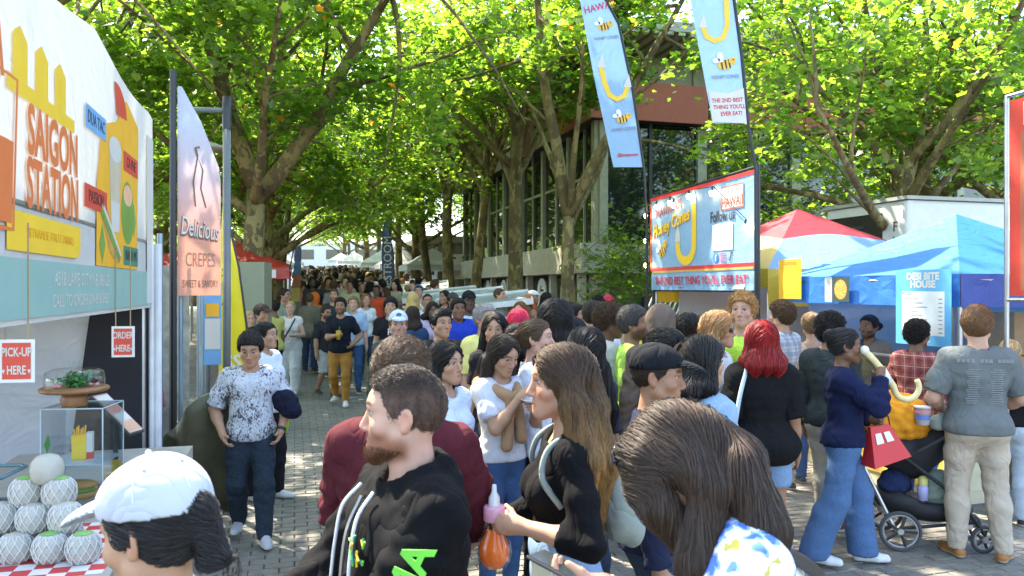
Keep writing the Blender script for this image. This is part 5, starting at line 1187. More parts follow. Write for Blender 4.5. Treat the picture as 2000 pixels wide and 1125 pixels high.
for i in range(7):
    x, y = tl(1.22+.05*(i%4),.70+.05*(i//4)); pk = box('candy_packet', (-.02,-.012,0), (.02,.012,.07+.01*(i%3)), (plain('packet_pink',(.6,.3,.33)),pr_w,pr_y)[i%3]); pk.location = (x,y,.902+(.075 if i > 4 else 0)); pk.rotation_euler = (0,0,i*.7); tag(pk, f'{["pink","white","yellow"][i%3]} candy packet, {["first","second","third","fourth","fifth","sixth","seventh"][i]} in the small heap beside the tablet', 'packet', 'candy packets on the table')
ms = sign_frame('bowl_poster', tl(.86,1.0)+(.52,), tl(1.5,1.0)+(.52,), 'yellow edged poster with a noodle bowl picture leaning on the table front', 'poster')
rect(ms,'sheet',0,0,.6,.42,0,white); stroke(ms,'yellow_border',[(.01,.01),(.01,.41),(.59,.41),(.59,.01),(.01,.01)],.02,.004,pr_y); poly(ms,'bowl',ring_pts(.36,.2,.19,.19,24),.005,pr_y); poly(ms,'broth',ring_pts(.36,.2,.17,.17,24),.009,pr_o); 
for k in range(6): poly(ms,'garnish',ring_pts(.36+.09*math.cos(k),.2+.09*math.sin(k),.06,.025,8),.013+.001*k,(pr_g,pr_br,pr_w)[k%3])
poly(ms,'chili_mark',[(.05,.06),(.1,.05),(.12,.12),(.09,.14)],.005,pr_r)
# ---- crepe stall and its flags
cp0 = at(338,562,6.0); cp0.z = 0
fg = empty('feather_flag', tuple(cp0), 0, 'pink crepe feather flag on a thick black pole', 'flag', 'feather flags by the stalls'); MB().tube([(0,0,0),(0,0,3.6)], [.03,.026], 10).build('pole', blackm, fg); 
def flag_cloth(par, pts_l, pts_r, mat, n=14, wav=.012):
    """pts_l / pts_r: bottom to top edges in 3d"""
    vs, fs = [], []
    for i in range(n+1):
        t = i/n; a = Vector((np.interp(t,[p[0] for p in pts_l],[p[1] for p in pts_l]),np.interp(t,[p[0] for p in pts_l],[p[2] for p in pts_l]),np.interp(t,[p[0] for p in pts_l],[p[3] for p in pts_l]))); b_ = Vector((np.interp(t,[p[0] for p in pts_r],[p[1] for p in pts_r]),np.interp(t,[p[0] for p in pts_r],[p[2] for p in pts_r]),np.interp(t,[p[0] for p in pts_r],[p[3] for p in pts_r])))
        nn = (b_-a).cross(UP); nn = nn.normalized() if nn.length > 1e-6 else Vector((0,0,0))
        for k in range(5): q = a.lerp(b_,k/4)+nn*wav*math.sin(t*9+k*1.3)*(k > 0)*(k < 4); vs.append(q)
    for i in range(n):
        for k in range(4): v = i*5+k; fs.append((v,v+1,v+6,v+5))
    return MB().add(vs, fs).build('cloth', mat, par, smooth=True)
def grad_canvas(name, lo, hi, z0, z1):
    m = canvas(name, lo, .3); n, l = m.node_tree.nodes, m.node_tree.links; mx = [q for q in n if q.type == 'MIX'][0]; tc = [q for q in n if q.type == 'TEX_COORD'][0]
    sx = n.new('ShaderNodeSeparateXYZ'); l.new(tc.outputs['Object'], sx.inputs[0]); mr = n.new('ShaderNodeMapRange'); mr.inputs[1].default_value = z0; mr.inputs[2].default_value = z1; l.new(sx.outputs[2], mr.inputs[0])
    mx.inputs[6].default_value = (*lo,1); mx.inputs[7].default_value = (*hi,1); l.new(mr.outputs[0], mx.inputs[0]); return m
fd = Vector((.20,.36,0))
flag_cloth(fg, [(0,.035,0,1.84),(1,.035,0,3.48)], [(0,fd.x+.035,fd.y,1.84),(.62,fd.x+.035,fd.y,2.86),(.85,fd.x*.55+.035,fd.y*.55,3.23),(1,.06,.02,3.48)], grad_canvas('flag_pink_blue',(.60,.27,.18),(.42,.46,.58),2.3,3.2), 14, .003)
ft2 = sign_frame('flag_print', (cp0.x+.035,cp0.y,0), (cp0.x+.035+fd.x,cp0.y+fd.y,0), None, None); ft2.parent = fg; ft2.matrix_parent_inverse = Matrix.Translation(cp0).inverted(); ft2.name = 'print'
inkb = plain('print_cocoa',(.13,.09,.05),.6); text('Delicious', .21, inkb, ft2, (.205,2.36,.02), rot=(0,0,-.10), xs=.46, off=.006); text('Delicious', .21, pr_w, ft2, (.208,2.37,.026), rot=(0,0,-.10), xs=.46); text('CREPES', .16, plain('print_clay',(.30,.18,.13)), ft2, (.21,2.12,.02), xs=.55); text('SWEET & SAVORY', .085, inkb, ft2, (.21,1.93,.02), xs=.5)
stroke(ft2,'lady_sketch',[(.16,2.55),(.14,2.75),(.18,2.95),(.23,2.85),(.21,2.70),(.26,2.55)],.014,.02,inkb); stroke(ft2,'lady_sketch',[(.18,2.95),(.16,3.02),(.20,3.03)],.02,.022,inkb)
gp = at(443,562,6.5); gp.z = 0
lp = empty('bracket_pole', tuple(gp), 0, 'grey steel pole with a short bracket arm near the crepe flag', 'pole'); MB().tube([(0,0,0),(0,0,3.52)], .032, 12).build('post', greym, lp, smooth=True); MB().tube([(0,0,3.40),(-.32,-.05,3.40)], .022, 8).build('arm', greym, lp); MB().lathe([(.0,3.525),(.035,3.52),(.038,3.40),(.036,3.24)], n=12).build('cap', blackm, lp, smooth=True); MB().lathe([(.045,0),(.07,.02),(.07,0)], n=12).build('foot', greym, lp)
yf = at(447,562,7.6); yf.z = 0; yfl = empty('feather_flag', tuple(yf), 0, 'bright yellow feather flag with black lettering beside the grey pole', 'flag', 'feather flags by the stalls')
MB().tube([(.24,0,0),(.22,0,1.2),(.10,0,2.1),(-.0,0,2.55),(-.04,0,2.78)], .012, 6).build('pole', blackm, yfl); flag_cloth(yfl, [(0,-.11,.02,.88),(.8,-.10,.02,2.3),(1,-.06,.01,2.76)], [(0,.21,0,.88),(.6,.13,0,2.0),(.85,.02,0,2.5),(1,-.05,0,2.77)], canvas('flag_yellow',(.80,.68,.02),.3))
for i, ch in enumerate('SEATTLE'): text(ch, .13, ink, yfl, (-.03+.02*i*.3,-.05,2.05-.14*i), FB, xs=.8)
text('SS', .19, plain('flag_white',(.75,.75,.72)), yfl, (.06,-.055,1.17), FB, off=.004); text('SEATTLE', .05, ink, yfl, (.10,-.055,1.02), FB)
lb = empty('street_lamp', tuple(at(405,562,13)*Vector((1,1,0)) if False else (at(405,562,13).x,13,gz(13))), 0, 'park lamp with a flat disc head behind the crepe flag', 'lamp'); MB().tube([(0,0,0),(0,0,4.2)], .045, 10).build('post', greym, lb); MB().lathe([(.05,4.2),(.32,4.24),(.34,4.28),(.10,4.36),(.0,4.4)], n=20).build('lamp_head', plain('lamp_beige',(.35,.32,.24),.5), lb, smooth=True)
lb2 = copy_tree(lb); q = at(511,562,24); lb2.location = (q.x,24,gz(24)-.9); lb2['label'] = 'park lamp post beside the massive plane tree trunk'
# stall behind the flag: black frame, clear panel, counter with cookers, drape
cst = empty('crepe_stall', tuple(N1+U*.75-W*.15), ANG, 'dark framed crepe stall with clear plastic panel and cluttered counter', 'stall')
box('black_wall', (-.75,-.35,0), (.12,-.30,2.05), plain('black_cloth',(.012,.012,.016)), cst); 
for x, y in ((.16,-.3),(.22,.3),(.25,1.5),(.1,2.6),(-2,2.6)): leg_tube('frame_leg', (x,y), 0, 2.3, .02, plain('blue_steel',(.20,.27,.33),.35,.5), cst)
box('clear_panel', (-.45,1.0,.85), (.2,1.01,2.1), plain('plastic_sheet',(.34,.35,.29),.2,var=.35,scale=9), cst); box('price_strip', (.26,1.6,1.15), (.42,1.61,1.95), pr_b, cst); box('price_white', (.27,1.592,1.3), (.41,1.599,1.6), pr_w, cst); box('price_amber', (.28,1.586,1.62), (.40,1.592,1.75), pr_oy, cst)
box('counter', (-2,.5,0), (.05,1.0,.86), plain('steel_counter',(.32,.33,.33),.3,.7), cst)
for k in range(5): MB().lathe([(.001,0),(.07,0),(.08,.08+.03*k%2),(.001,.1)], (-.1-k*.22,.7,.862), 12).build('cooker', blackm if k%2 else steel, cst, smooth=True)
for k in range(6): MB().lathe([(.001,0),(.03,0),(.03,.12),(.012,.16),(.012,.19),(.001,.19)], (-.02-k*.17,.9,.862), 10).build('bottle', (pr_r,pr_w,pr_b,pr_g,pr_y,pr_o)[k], cst, smooth=True)
box('light_panel', (-.6,1.05,.95), (.1,1.06,1.14), plain('pale_panel',(.7,.7,.68)), cst)
dr = at(385,562,5.7); dr.z = 0; dv, df_ = [], []
for j in range(9):
    t = j/8
    for i in range(9): s_ = i/8; dv.append((dr.x-.35+.62*s_, dr.y+.1*math.sin(s_*9+t*2)*(1-t*.2)+.25*t, (1.25-.55*(1-s_)**1.2)*(1-t)+.15*t+.02*math.sin(s_*14+t*5)))
for j in range(8):
    for i in range(8): a = j*9+i; df_.append((a,a+9,a+10,a+1))
tp_ = MB().add(dv, df_).build('draped_tarp', plain('olive_tarp',(.09,.085,.045),.6,var=.3,bump=.5,bscale=12), None, smooth=True); tag(tp_, 'olive tarp draped over stacked gear beside the crepe stall', 'tarp'); so = tp_.modifiers.new('thick','SOLIDIFY'); so.thickness = .01
wt_ = canvas('tent_white',(.72,.73,.74),.4)
# ---- tents on the left further off
rd = canvas('tent_red',(.50,.035,.02),.35); 
rc0 = at(565,562,15.2); tent('stall_tent', 'red canopy tent with a small white badge on its valance', (rc0.x-W.x*3,rc0.y-W.y*3), 3, 3, 2.28+gz(15), 2.95+gz(15), [rd]*4, .22, 'red tents on the path edge', 0)
o = box('valance_badge', (2.55,-.03,2.1), (2.75,-.015,2.26), pr_w, [c for c in bpy.data.objects if c.name == 'stall_tent.001'][0])
for i, t_ in enumerate((3.4,6.8)):
    p = rc0+U*t_-W*3; tent('stall_tent', ['second red canopy tent just behind the one with the badge','third red canopy tent in the line by the path'][i], (p.x,p.y), 3, 3, 2.35+gz(15+t_), 3.1+gz(15+t_), [rd]*4, .22, 'red tents on the path edge', 0)
gbx = box('utility_cabinet', (-.27,0,0), (.20,.5,2.26), plain('cabinet_sage',(.20,.215,.13),.5,var=.04)); q = at(487,562,10.6); gbx.location = (q.x,q.y,0); gbx.rotation_euler = (0,0,.1); tag(gbx, 'tall plain sage green utility cabinet beside the yellow flag', 'cabinet')
for i, (px, Y, w_) in enumerate(((705,52,'white canopy tent in the far line on the pavilion side'),(742,44,'white canopy tent between the far trunks'),(795,37,'white canopy tent behind the restroom flag'),(660,66,'small white canopy tent at the end of the crowd'),(640,85,'farthest white canopy tent on the path'))): 
    q = at(px,562,Y); tent('market_tent', w_, (q.x,q.y), 3, 3, 2.2, 3.1, [wt_]*4, .25, 'white tents along the far path', gz(Y))
for i, (px, Y) in enumerate(((548,26),(575,40),(590,55))):
    q = at(px,562,Y); tent('market_tent', ['white canopy tent behind the red tents','second white canopy tent behind the red tents','distant white canopy tent on the red tent side'][i], (q.x-3,q.y), 3, 3, 2.2, 3.1, [wt_]*4, .25, 'white tents along the far path', gz(Y))
# far flags
rf = at(757,562,25); rfl = empty('feather_flag', (rf.x,rf.y,gz(25)), 0, 'navy RESTROOM feather flag standing in the crowd', 'flag', 'feather flags in the crowd'); MB().tube([(.22,0,0),(.20,0,2.6),(.0,0,3.9)], .02, 6).build('pole', blackm, rfl); flag_cloth(rfl, [(0,-.16,0,1.3),(.6,-.2,0,2.8),(.9,-.14,0,3.6),(1,-.05,0,3.85)], [(0,.2,0,1.3),(.6,.18,0,2.8),(.9,.08,0,3.6),(1,-.03,0,3.85)], canvas('flag_navy',(.03,.06,.14),.2)); text('RESTROOM', .37, pr_w, rfl, (.02,-.05,2.35), (math.radians(90),math.radians(-90),0), xs=.95)
pf = at(572,562,17); pfl = empty('feather_flag', (pf.x,pf.y,gz(17)), 0, 'dark rainbow striped feather flag beside the red tent', 'flag', 'feather flags in the crowd'); MB().tube([(-.1,0,0),(-.08,0,2.2),(.06,0,2.95)], .015, 6).build('pole', blackm, pfl)
for k, c_ in enumerate(((.03,.05,.06),(.04,.12,.08),(.35,.28,.03),(.25,.09,.03),(.03,.10,.16),(.02,.05,.10))): flag_cloth(pfl, [(0,-.08+.02*k,0,.95+.3*k),(1,-.08+.025*k+.02,0,1.25+.3*k)], [(0,.14+.01*k,0,.95+.3*k),(1,.14+.01*k,0,1.25+.3*k)], canvas(f'stripe{k}',c_,.3), 4)
# ---- honey cone stall
HL, HR = Vector((2.16,11.9,0)), Vector((2.86,9.0,0))
pk_ = canvas('tent_pink',(.55,.06,.08),.35); sk_ = canvas('tent_sky',(.24,.40,.64),.35); ho_ = canvas('tent_honey',(.72,.52,.16),.35); yl_ = canvas('tent_yellow',(.72,.46,.02),.3)
ht = empty('stall_tent', (HR.x+W.x*.16,HR.y+W.y*.16,0), ANG, 'pink and sky blue peaked tent of the honey cone stall', 'tent')
ap = Vector((1.5,1.5,3.02)); cs_ = [(0,0),(0,3),(3,3),(3,0)]
for a, b_ in ((0,1),(3,0),(2,3),(1,2)):
    A, B = Vector((*cs_[a],2.13)), Vector((*cs_[b_],2.13)); m1 = [A.lerp(B,k/8).lerp(ap,.45+.10*math.sin(k/8*math.pi)) for k in range(9)]
    MB().add([A.lerp(B,k/8) for k in range(9)]+m1, [(k,k+1,k+10,k+9) for k in range(8)]).build('canopy_panel', sk_ if (a,b_) != (0,1) else ho_, ht); MB().add(m1+[ap], [(k,k+1,9) for k in range(8)]).build('canopy_peak', pk_, ht)
    vh = .45 if (a,b_) != (0,1) else .22
    MB().add([A,B,B-Vector((0,0,vh)),A-Vector((0,0,vh))], [(0,1,2,3)]).build('valance', yl_, ht)
for x, y in cs_: leg_tube('leg', (x*.98+.03,y*.98+.03), 0, 2.13, .022, steel, ht)
text('THE', .2, pr_r, ht, (.35,-.012,1.98), FB); box('back_cloth', (.4,2.9,.2), (2.9,2.93,2.1), canvas('wall_pale',(.55,.58,.60),.3), ht); box('side_cloth', (2.93,.1,.2), (2.96,2.9,2.1), canvas('wall_pale',(.55,.58,.60)), ht); box('counter', (.05,.15,0), (.5,2.85,.95), white, ht)
hb = sign_frame('honey_cone_banner', (HL.x,HL.y,0), (HR.x,HR.y,0), 'sky blue honey cone banner with red border, bee and string lights', 'banner'); WB = (HR-HL).length
skb = canvas('banner_sky',(.25,.42,.63),.2); bt = lambda x: 3.27+.02*math.sin(x*6); 
MB().add([(WB*i/12, z_, .002*math.sin(i*1.7)-.002) for z_ in (2.16,2.7,3.27) for i in range(13)], [(r*13+i,r*13+i+1,r*13+i+14,r*13+i+13) for r in range(2) for i in range(12)]).build('cloth', skb, hb, smooth=True)
MB().add([(WB*i/12, z_, .002*math.sin(i*1.3+1)-.002) for z_ in (1.87,2.13) for i in range(13)], [(i,i+1,i+14,i+13) for i in range(12)]).build('tagline_cloth', skb, hb, smooth=True)
stroke(hb,'red_border',[(0,2.18),(0,3.26),(WB,3.27),(WB,2.18),(0,2.18)],.05,.014,plain('border_red',(.62,.03,.04),.5)); rect(hb,'cream_strip',.05,2.125,WB-.05,2.16,.012,ho_)
text("THE 2ND BEST THING YOU'LL EVER EAT!", .155, plain('print_crimson',(.50,.03,.05)), hb, (WB/2,2.0,.02), xs=.94, off=.003); rect(hb,'underline',.86,1.90,1.12,1.912,.02,pr_r); poly(hb,'corner_stamp',[(2.45,1.885),(2.72,1.885),(2.75,1.94),(2.5,1.94)],.02,pr_w)
text("HAWAIIAN", .2, plain('print_plum',(.22,.03,.09)), hb, (.62,3.06,.02), (0,0,.10), xs=.85, off=.004); text('Honey Cones', .27, pr_y, hb, (.68,2.84,.024), (0,0,.16), xs=.82, shear=.2, off=.006); text('Honey Cones', .27, pr_br, hb, (.69,2.832,.016), (0,0,.16), xs=.82, shear=.2, off=.009)
stroke(hb,'cone_print',[(1.43,3.05),(1.43,2.55)]+[(1.18+.25*math.cos(t),2.5+.22*math.sin(t)) for t in np.linspace(0,-math.pi,14)]+[(.93,2.55)],.13,.018,pr_y); poly(hb,'swirl_print',[(.85,2.56),(1.01,2.56),(1.0,2.68),(.93,2.8),(.87,2.68)],.022,pr_w); poly(hb,'swirl_print',[(1.36,3.05),(1.50,3.05),(1.47,3.18),(1.43,3.24),(1.38,3.18)],.022,pr_w)
bee(hb, .42, 2.46, .26, .02, .5)
rect(hb,'stamp_frame',2.17,2.88,2.72,3.18,.014,plain('print_coral',(.62,.12,.10))); rect(hb,'stamp_white',2.19,2.90,2.70,3.16,.018,plain('print_stamp',(.66,.56,.58))); text('NEW IN', .1, pr_r, hb, (2.45,3.10,.024)); text('HAWAII', .17, pr_r, hb, (2.45,2.97,.024), xs=.85, off=.003)
text('Follow us', .2, ink, hb, (2.2,2.81,.02), xs=.8, off=.004); rect(hb,'blank_square',1.94,2.38,2.46,2.72,.016,plain('print_offwhite',(.68,.70,.72)))
poly(hb,'round_icon',ring_pts(2.03,2.29,.07,.062),.018,plain('icon_blue',(.05,.18,.50))); text('f', .12, pr_w, hb, (2.035,2.285,.024), off=.004)
stroke(hb,'camera_icon',[(2.17,2.24),(2.17,2.34),(2.28,2.34),(2.28,2.24),(2.17,2.24)],.018,.018,plain('icon_magenta',(.55,.06,.22))); stroke(hb,'camera_icon',ring_pts(2.225,2.29,.028,.026,10)+[(2.253,2.29)],.012,.018,plain('icon_magenta',(.55,.06,.22))); stroke(hb,'note_icon',[(2.46,2.33),(2.42,2.345),(2.41,2.28),(2.40,2.25),(2.37,2.255)],.022,.018,ink)
for x in (0,WB): MB().tube([(x,0,-.03),(x,3.35,-.03)], .022, 8).build('post', blackm, hb)
MB().tube([(0,3.3,-.03),(WB,3.33,-.03)], .018, 8).build('rail', blackm, hb); MB().tube([(0,1.86,-.03),(WB,1.86,-.03)], .012, 8).build('rail', blackm, hb)
# string of lit bulbs
bm_, n_, l_, b_ = new_mat('bulb_glow'); b_.inputs['Emission Color'].default_value = (1,.72,.35,1); b_.inputs['Emission Strength'].default_value = 9; b_.inputs['Base Color'].default_value = (1,.8,.5,1)
sl_ = empty('string_lights', (0,0,0), 0, 'string of lit warm bulbs hanging around the honey cone banner', 'string lights'); sl_.matrix_world = hb.matrix_world.copy()
bp_ = [(-.05,2.25),(-.05,2.63),(-.05,3.02),(.34,3.12),(.80,3.13),(.92,3.08),(1.40,3.15),(2.05,3.12),(2.86,2.62)]
for x, z_ in bp_:
    o = uv_ball('bulb', (x,z_,.07), (.03,.038,.03), bm_, sl_, seg=10, rings=8); MB().tube([(x,z_+.03,.07),(x,z_+.09,.06)], .014, 6).build('socket', blackm, sl_)
MB().tube([(x,z_+.09,.05) for x, z_ in bp_], .006, 5).build('cable', blackm, sl_)
# bee flags
def bee_flag(label, px_b, Y, pts_l, pts_r, pole, items):
    b0 = at(px_b,562,Y); e = empty('feather_flag', (b0.x,b0.y,0), 0, label, 'flag', 'sky blue bee flags'); C = lambda px, py: (at(px,py,Y).x-b0.x, 0, at(px,py,Y).z)
    MB().tube([(0,.02,0)]+[C(*p) for p in pole], [.02]*(len(pole))+[.010], 8).build('pole', blackm, e)
    zs = [C(*p)[2] for p in pts_l]; z0_, z1_ = min(zs), max(zs)
    flag_cloth(e, [((C(*p)[2]-z0_)/(z1_-z0_),)+C(*p) for p in pts_l], [((C(*p)[2]-z0_)/(z1_-z0_),)+C(*p) for p in pts_r], skb, 16, .004)
    pe = empty('print', (0,-.010,0)); pe.parent = e; pe.rotation_euler = FB
    for kind, px, py, a in items:
        x, _, z_ = C(px,py); sc_ = Y/1500
        if kind == 'bee': bee(pe, x, z_, a*sc_, .004, .2)
        elif kind == 'text': text(a[0], a[1]*sc_, a[2], pe, (x,z_,.006), (0,0,a[3]), xs=.85, off=.002)
        elif kind == 'cone': stroke(pe,'cone_print',[(C(*q)[0],C(*q)[2]) for q in a],10*sc_,.005,pr_y)
        elif kind == 'tip': poly(pe,'swirl_print',[(x-9*sc_,z_-10*sc_),(x+9*sc_,z_-10*sc_),(x+2*sc_,z_+16*sc_)],.008,pr_w)
        elif kind == 'white': poly(pe,'white_field',[(C(*q)[0],C(*q)[2]) for q in a],.002,pr_w)
crim = plain('print_crimson',(.50,.03,.05)); dkb = plain('print_slate',(.20,.24,.32))
bee_flag('tall sky blue bee flag bending over the pavilion corner', 1266, 11.6, [(1198,326),(1160,150),(1138,30),(1122,-60),(1118,-90)], [(1256,328),(1232,170),(1205,40),(1150,-60),(1122,-92)], [(1263,430),(1258,330),(1236,175),(1208,45),(1150,-62),(1120,-95)],
    [('text',1170,14,('HAWAII',20,crim,.25)),('bee',1180,52,24),('text',1184,74,('HONEY CONES',8,dkb,.1)),('tip',1174,122,0),('cone',0,0,[(1174,130),(1180,160),(1190,185),(1205,194),(1220,186),(1226,168)]),('tip',1226,160,0),('bee',1216,232,24),('text',1218,252,('HONEY CONES',8,dkb,.1)),('text',1226,302,('@honeycones',8,crim,.05))])
bee_flag('second sky blue bee flag with white foot above the follow us banner', 1478, 8.9, [(1392,240),(1368,110),(1348,0),(1336,-70)], [(1459,243),(1447,110),(1432,0),(1405,-90)], [(1476,330),(1462,245),(1449,110),(1434,0),(1406,-92)],
    [('cone',0,0,[(1372,52),(1380,72),(1396,80),(1412,74),(1420,50),(1418,0),(1416,-30)]),('tip',1372,44,0),('bee',1416,126,30),('text',1416,150,('HONEY CONES',9,dkb,.05)),('white',0,0,[(1391,238),(1458,241),(1452,172),(1420,182),(1384,178)]),('text',1420,196,('THE 2ND BEST',11,crim,.04)),('text',1424,209,("THING YOU'LL",11,crim,.04)),('text',1428,222,('EVER EAT!',11,crim,.04))])
# menu rack by the green wall
rk = empty('menu_rack', (at(1290,562,13).x,13,gz(13)), -.2, 'slanted rack of white slats with an order board by the green wall', 'rack')
for k in range(8): MB().tube([(-.25+k*.085,0,1.45),(-.05+k*.085,.1,1.95)], .014, 5).build('slat', plain('slat_white',(.6,.6,.58)), rk)
box('order_board', (.02,-.04,1.72), (.5,-.02,1.86), white, rk); text('ORDER HERE', .07, ink, rk, (.26,-.045,1.79), FB)
for x in (-.25,.4): MB().tube([(x,0,0),(x,0,1.5)], .015, 6).build('leg', steel, rk)
# ---- blue tent
BN = Vector((3.73,6.4,0)); bl = canvas('tent_blue',(.06,.25,.66),.45); bld_ = canvas('tent_royal',(.025,.06,.32),.3)
bt_ = tent('stall_tent', 'bright blue peaked tent of the bite house stall', (BN.x,BN.y), 2.4, 2.4, 2.02, 2.66, [bl,bl,bl,bl], .28, None, 0, steel, [bl,bld_,bl,bl])
box('back_cloth', (2.34,.05,.2), (2.37,2.35,2.0), canvas('wall_grey',(.42,.43,.47),.3), bt_); box('far_cloth', (.3,2.33,.2), (2.3,2.36,2.0), canvas('wall_grey',(.42,.43,.47)), bt_)
mn = sign_frame('menu_board', (BN.x-.02+U.x*.62-W.x*.05,BN.y+U.y*.62-W.y*.05,1.40), (BN.x-W.x*.05-.01,BN.y-W.y*.05+.02,1.40), 'blue bite house menu board with white price list', 'menu board')
rect(mn,'board',0,0,.60,.66,0,plain('menu_blue',(.10,.36,.62),.45,var=.04)); text('DESI BITE', .085, pr_w, mn, (.30,.60,.006), off=.004); text('HOUSE', .085, pr_w, mn, (.30,.53,.006), off=.004); rect(mn,'price_sheet',.07,.09,.53,.47,.004,plain('sheet_white',(.66,.68,.68))); text('FOOD', .04, ink, mn, (.13,.45,.009)); text('FOODS', .05, pr_w, mn, (.3,.045,.006))
for k in range(9): rect(mn,'price_line',.09,.40-k*.036,.09+.16+.10*((k*7)%3)/2,.41-k*.036,.009,plain('ink_grey',(.25,.27,.28))); rect(mn,'price_mark',.47,.40-k*.036,.51,.41-k*.036,.009,plain('ink_grey',(.25,.27,.28)))
pp = sign_frame('food_poster', (BN.x+U.x*2.42-W.x*.04,BN.y+U.y*2.42-W.y*.04,1.78), (BN.x+U.x*2.0-W.x*.04,BN.y+U.y*2.0-W.y*.04,1.78), 'amber food poster pinned at the far corner of the blue tent', 'poster'); rect(pp,'sheet',0,0,.4,.44,0,pr_oy); poly(pp,'dish',ring_pts(.2,.2,.15,.16),.004,pr_y); text('Samosa', .08, pr_br, pp, (.2,.40,.006))
pp2 = sign_frame('food_poster', (BN.x+U.x*1.62-W.x*.05,BN.y+U.y*1.62-W.y*.05,1.76), (BN.x+U.x*1.25-W.x*.05,BN.y+U.y*1.25-W.y*.05,1.76), 'dark dish poster with white strip on the blue valance', 'poster'); rect(pp2,'sheet',.11,0,.36,.25,0,plain('poster_dark',(.03,.05,.04))); rect(pp2,'white_strip',0,0,.105,.25,0,pr_w); poly(pp2,'dish',ring_pts(.235,.125,.09,.1),.004,plain('dish_gold',(.5,.28,.06),.6,var=.5,scale=60))
cw = empty('food_counter', tuple(BN+W*.1+U*.25), ANG, 'glass fronted food counter with yellow printed cloth under the blue tent', 'counter'); box('base', (0,0,0), (.6,2.0,.9), plain('counter_cream',(.55,.48,.32)), cw); box('printed_cloth', (-.012,-.02,.12), (-.004,2.02,.88), plain('cloth_yellow',(.70,.45,.08),.7,var=.2), cw); text('ROTI', .3, ink, cw, (-.016,1.2,.62), FA, off=.004); poly_o = uv_ball('print_dish', (-.014,.5,.5), (.004,.3,.16), pr_oy, cw)
box('printed_cloth', (-.02,-.012,.12), (.62,-.004,.88), plain('cloth_cream',(.62,.55,.36),.7), cw); box('glass_front', (-.005,0,.9), (.0,2.0,1.25), CLR, cw); box('glass_shelf', (.01,0,1.07), (.55,2,1.075), CLR, cw); box('top_rail', (-.01,0,1.25), (.02,2,1.27), steel, cw)
for k in range(10): uv_ball('samosa', (.15+.2*(k%2),.12+k*.19,.93), (.06,.06,.035), plain('fried_gold',(.48,.26,.05),.6,bump=.3), cw, seg=8, rings=5); uv_ball('samosa', (.15+.2*(k%2),.12+k*.19,1.105), (.05,.06,.03), plain('fried_gold',(.48,.26,.05)), cw, seg=8, rings=5)
# ---- red banner stall at the frame edge
RP = at(1966,562,5.9); RP.z = 0; rbn = sign_frame('red_banner', tuple(RP), tuple(RP-U*2.4), 'tall red banner on a metal frame at the frame edge', 'banner')
rect(rbn,'cloth',.03,1.84,2.4,3.33,0,plain('banner_red',(.52,.035,.02),.5,var=.08)); rect(rbn,'wood_print',.12,1.88,2.4,3.08,.005,plain('wood_print',(.30,.09,.04),.5,var=.35,scale=3)); text('MOMO', .24, pr_w, rbn, (.52,3.2,.008), off=.006); poly(rbn,'food_print',ring_pts(.52,2.5,.18,.16),.010,pr_oy)
for x in (0.0,2.4): MB().tube([(x,0,0),(x,3.38,0)], .017, 8).build('frame_post', steel, rbn)
for y in (3.37,1.81): MB().tube([(0,y,0),(2.4,y,0)], .015, 8).build('frame_rail', steel, rbn)
crt = empty('stacked_crates', tuple(at(1990,562,7.6)*Vector((1,1,0))), .2, 'brown cardboard boxes stacked behind the red banner', 'boxes')
for k in range(4): box('carton', (-.3,-.25,.42*k), (.5,.25,.42*k+.41), plain('cardboard',(.32,.20,.10),.8), crt, .006)
# ---- wooden carts with raised metal lids along the trees
def cart(px, Y, label, sc_=1.0, til=.35):
    q = at(px,562,Y); e = empty('food_cart', (q.x,q.y,gz(Y)), ANG-.2, label, 'cart', 'wooden carts with raised lids'); wdm = plain('cart_wood',(.17,.055,.03),.5,var=.25,scale=8); 
    for k in range(6): box('plank', (-.9,-.4,.25+k*.165), (.9,.4,.41+k*.165), wdm, e)
    box('rim', (-.95,-.45,1.25), (.95,.45,1.31), steel, e); M = Matrix.Translation((-.95,0,1.48))@Matrix.Rotation(-.10,4,'Y')@Matrix.Rotation(til,4,'X')
    box('lid', (0,-.5,0), (1.9,.5,.05), plain('lid_grey',(.26,.30,.31),.3), e, 0, M); 
    for a, b_ in (((0,-.51,-.02),(1.9,-.5,.09)),((0,.5,-.02),(1.9,.51,.09)),((-.01,-.5,-.02),(0,.5,.09)),((1.9,-.5,-.02),(1.91,.5,.09))): box('lid_trim', a, b_, white, e, 0, M)
    for x in (-.85,.85): MB().tube([(x,.3,1.3),(x,.35,1.55)], .015, 6).build('prop', steel, e)
    for x in (-.7,.7): o = MB().lathe([(.02,-.03),(.2,-.03),(.2,.03),(.02,.03)], n=16).build('wheel', blackm, e); o.rotation_euler = (math.radians(90),0,0); o.location = (x,-.43,.2)
for i, (px, Y, lab) in enumerate(((945,15.5,'wooden cart with white edged lid nearest the leaning trunk'),(905,17.5,'wooden cart with raised lid before the restroom corner'),(860,20,'wooden cart with blue grey lid in the middle of the cart line'),(815,23.5,'wooden cart with lid beside the thick far trunks'),(775,27,'wooden cart farthest along the tree line'))): cart(px, Y, lab, 1, .18+.08*(i%2))
# ---------------------------------------------------------------- the people one can tell apart
NEAR, MID = 'visitors close to the viewer', 'visitors in the middle of the crowd'
BLK, WHT, NVY, GRY = (.009,.009,.010), (.56,.57,.60), (.018,.026,.085), (.16,.18,.19)
JEAN, LJEAN, DJEAN, KHA = dict(col=(.06,.11,.23),fab='denim'), dict(col=(.17,.26,.40),fab='denim'), dict(col=(.022,.035,.06),fab='denim'), dict(col=(.46,.38,.29))
hoodie = dict(sleeve=2, hood='down', o=.026, name='hoodie', hem=.84, wr=.006, sflare=.014)
MP = make_person
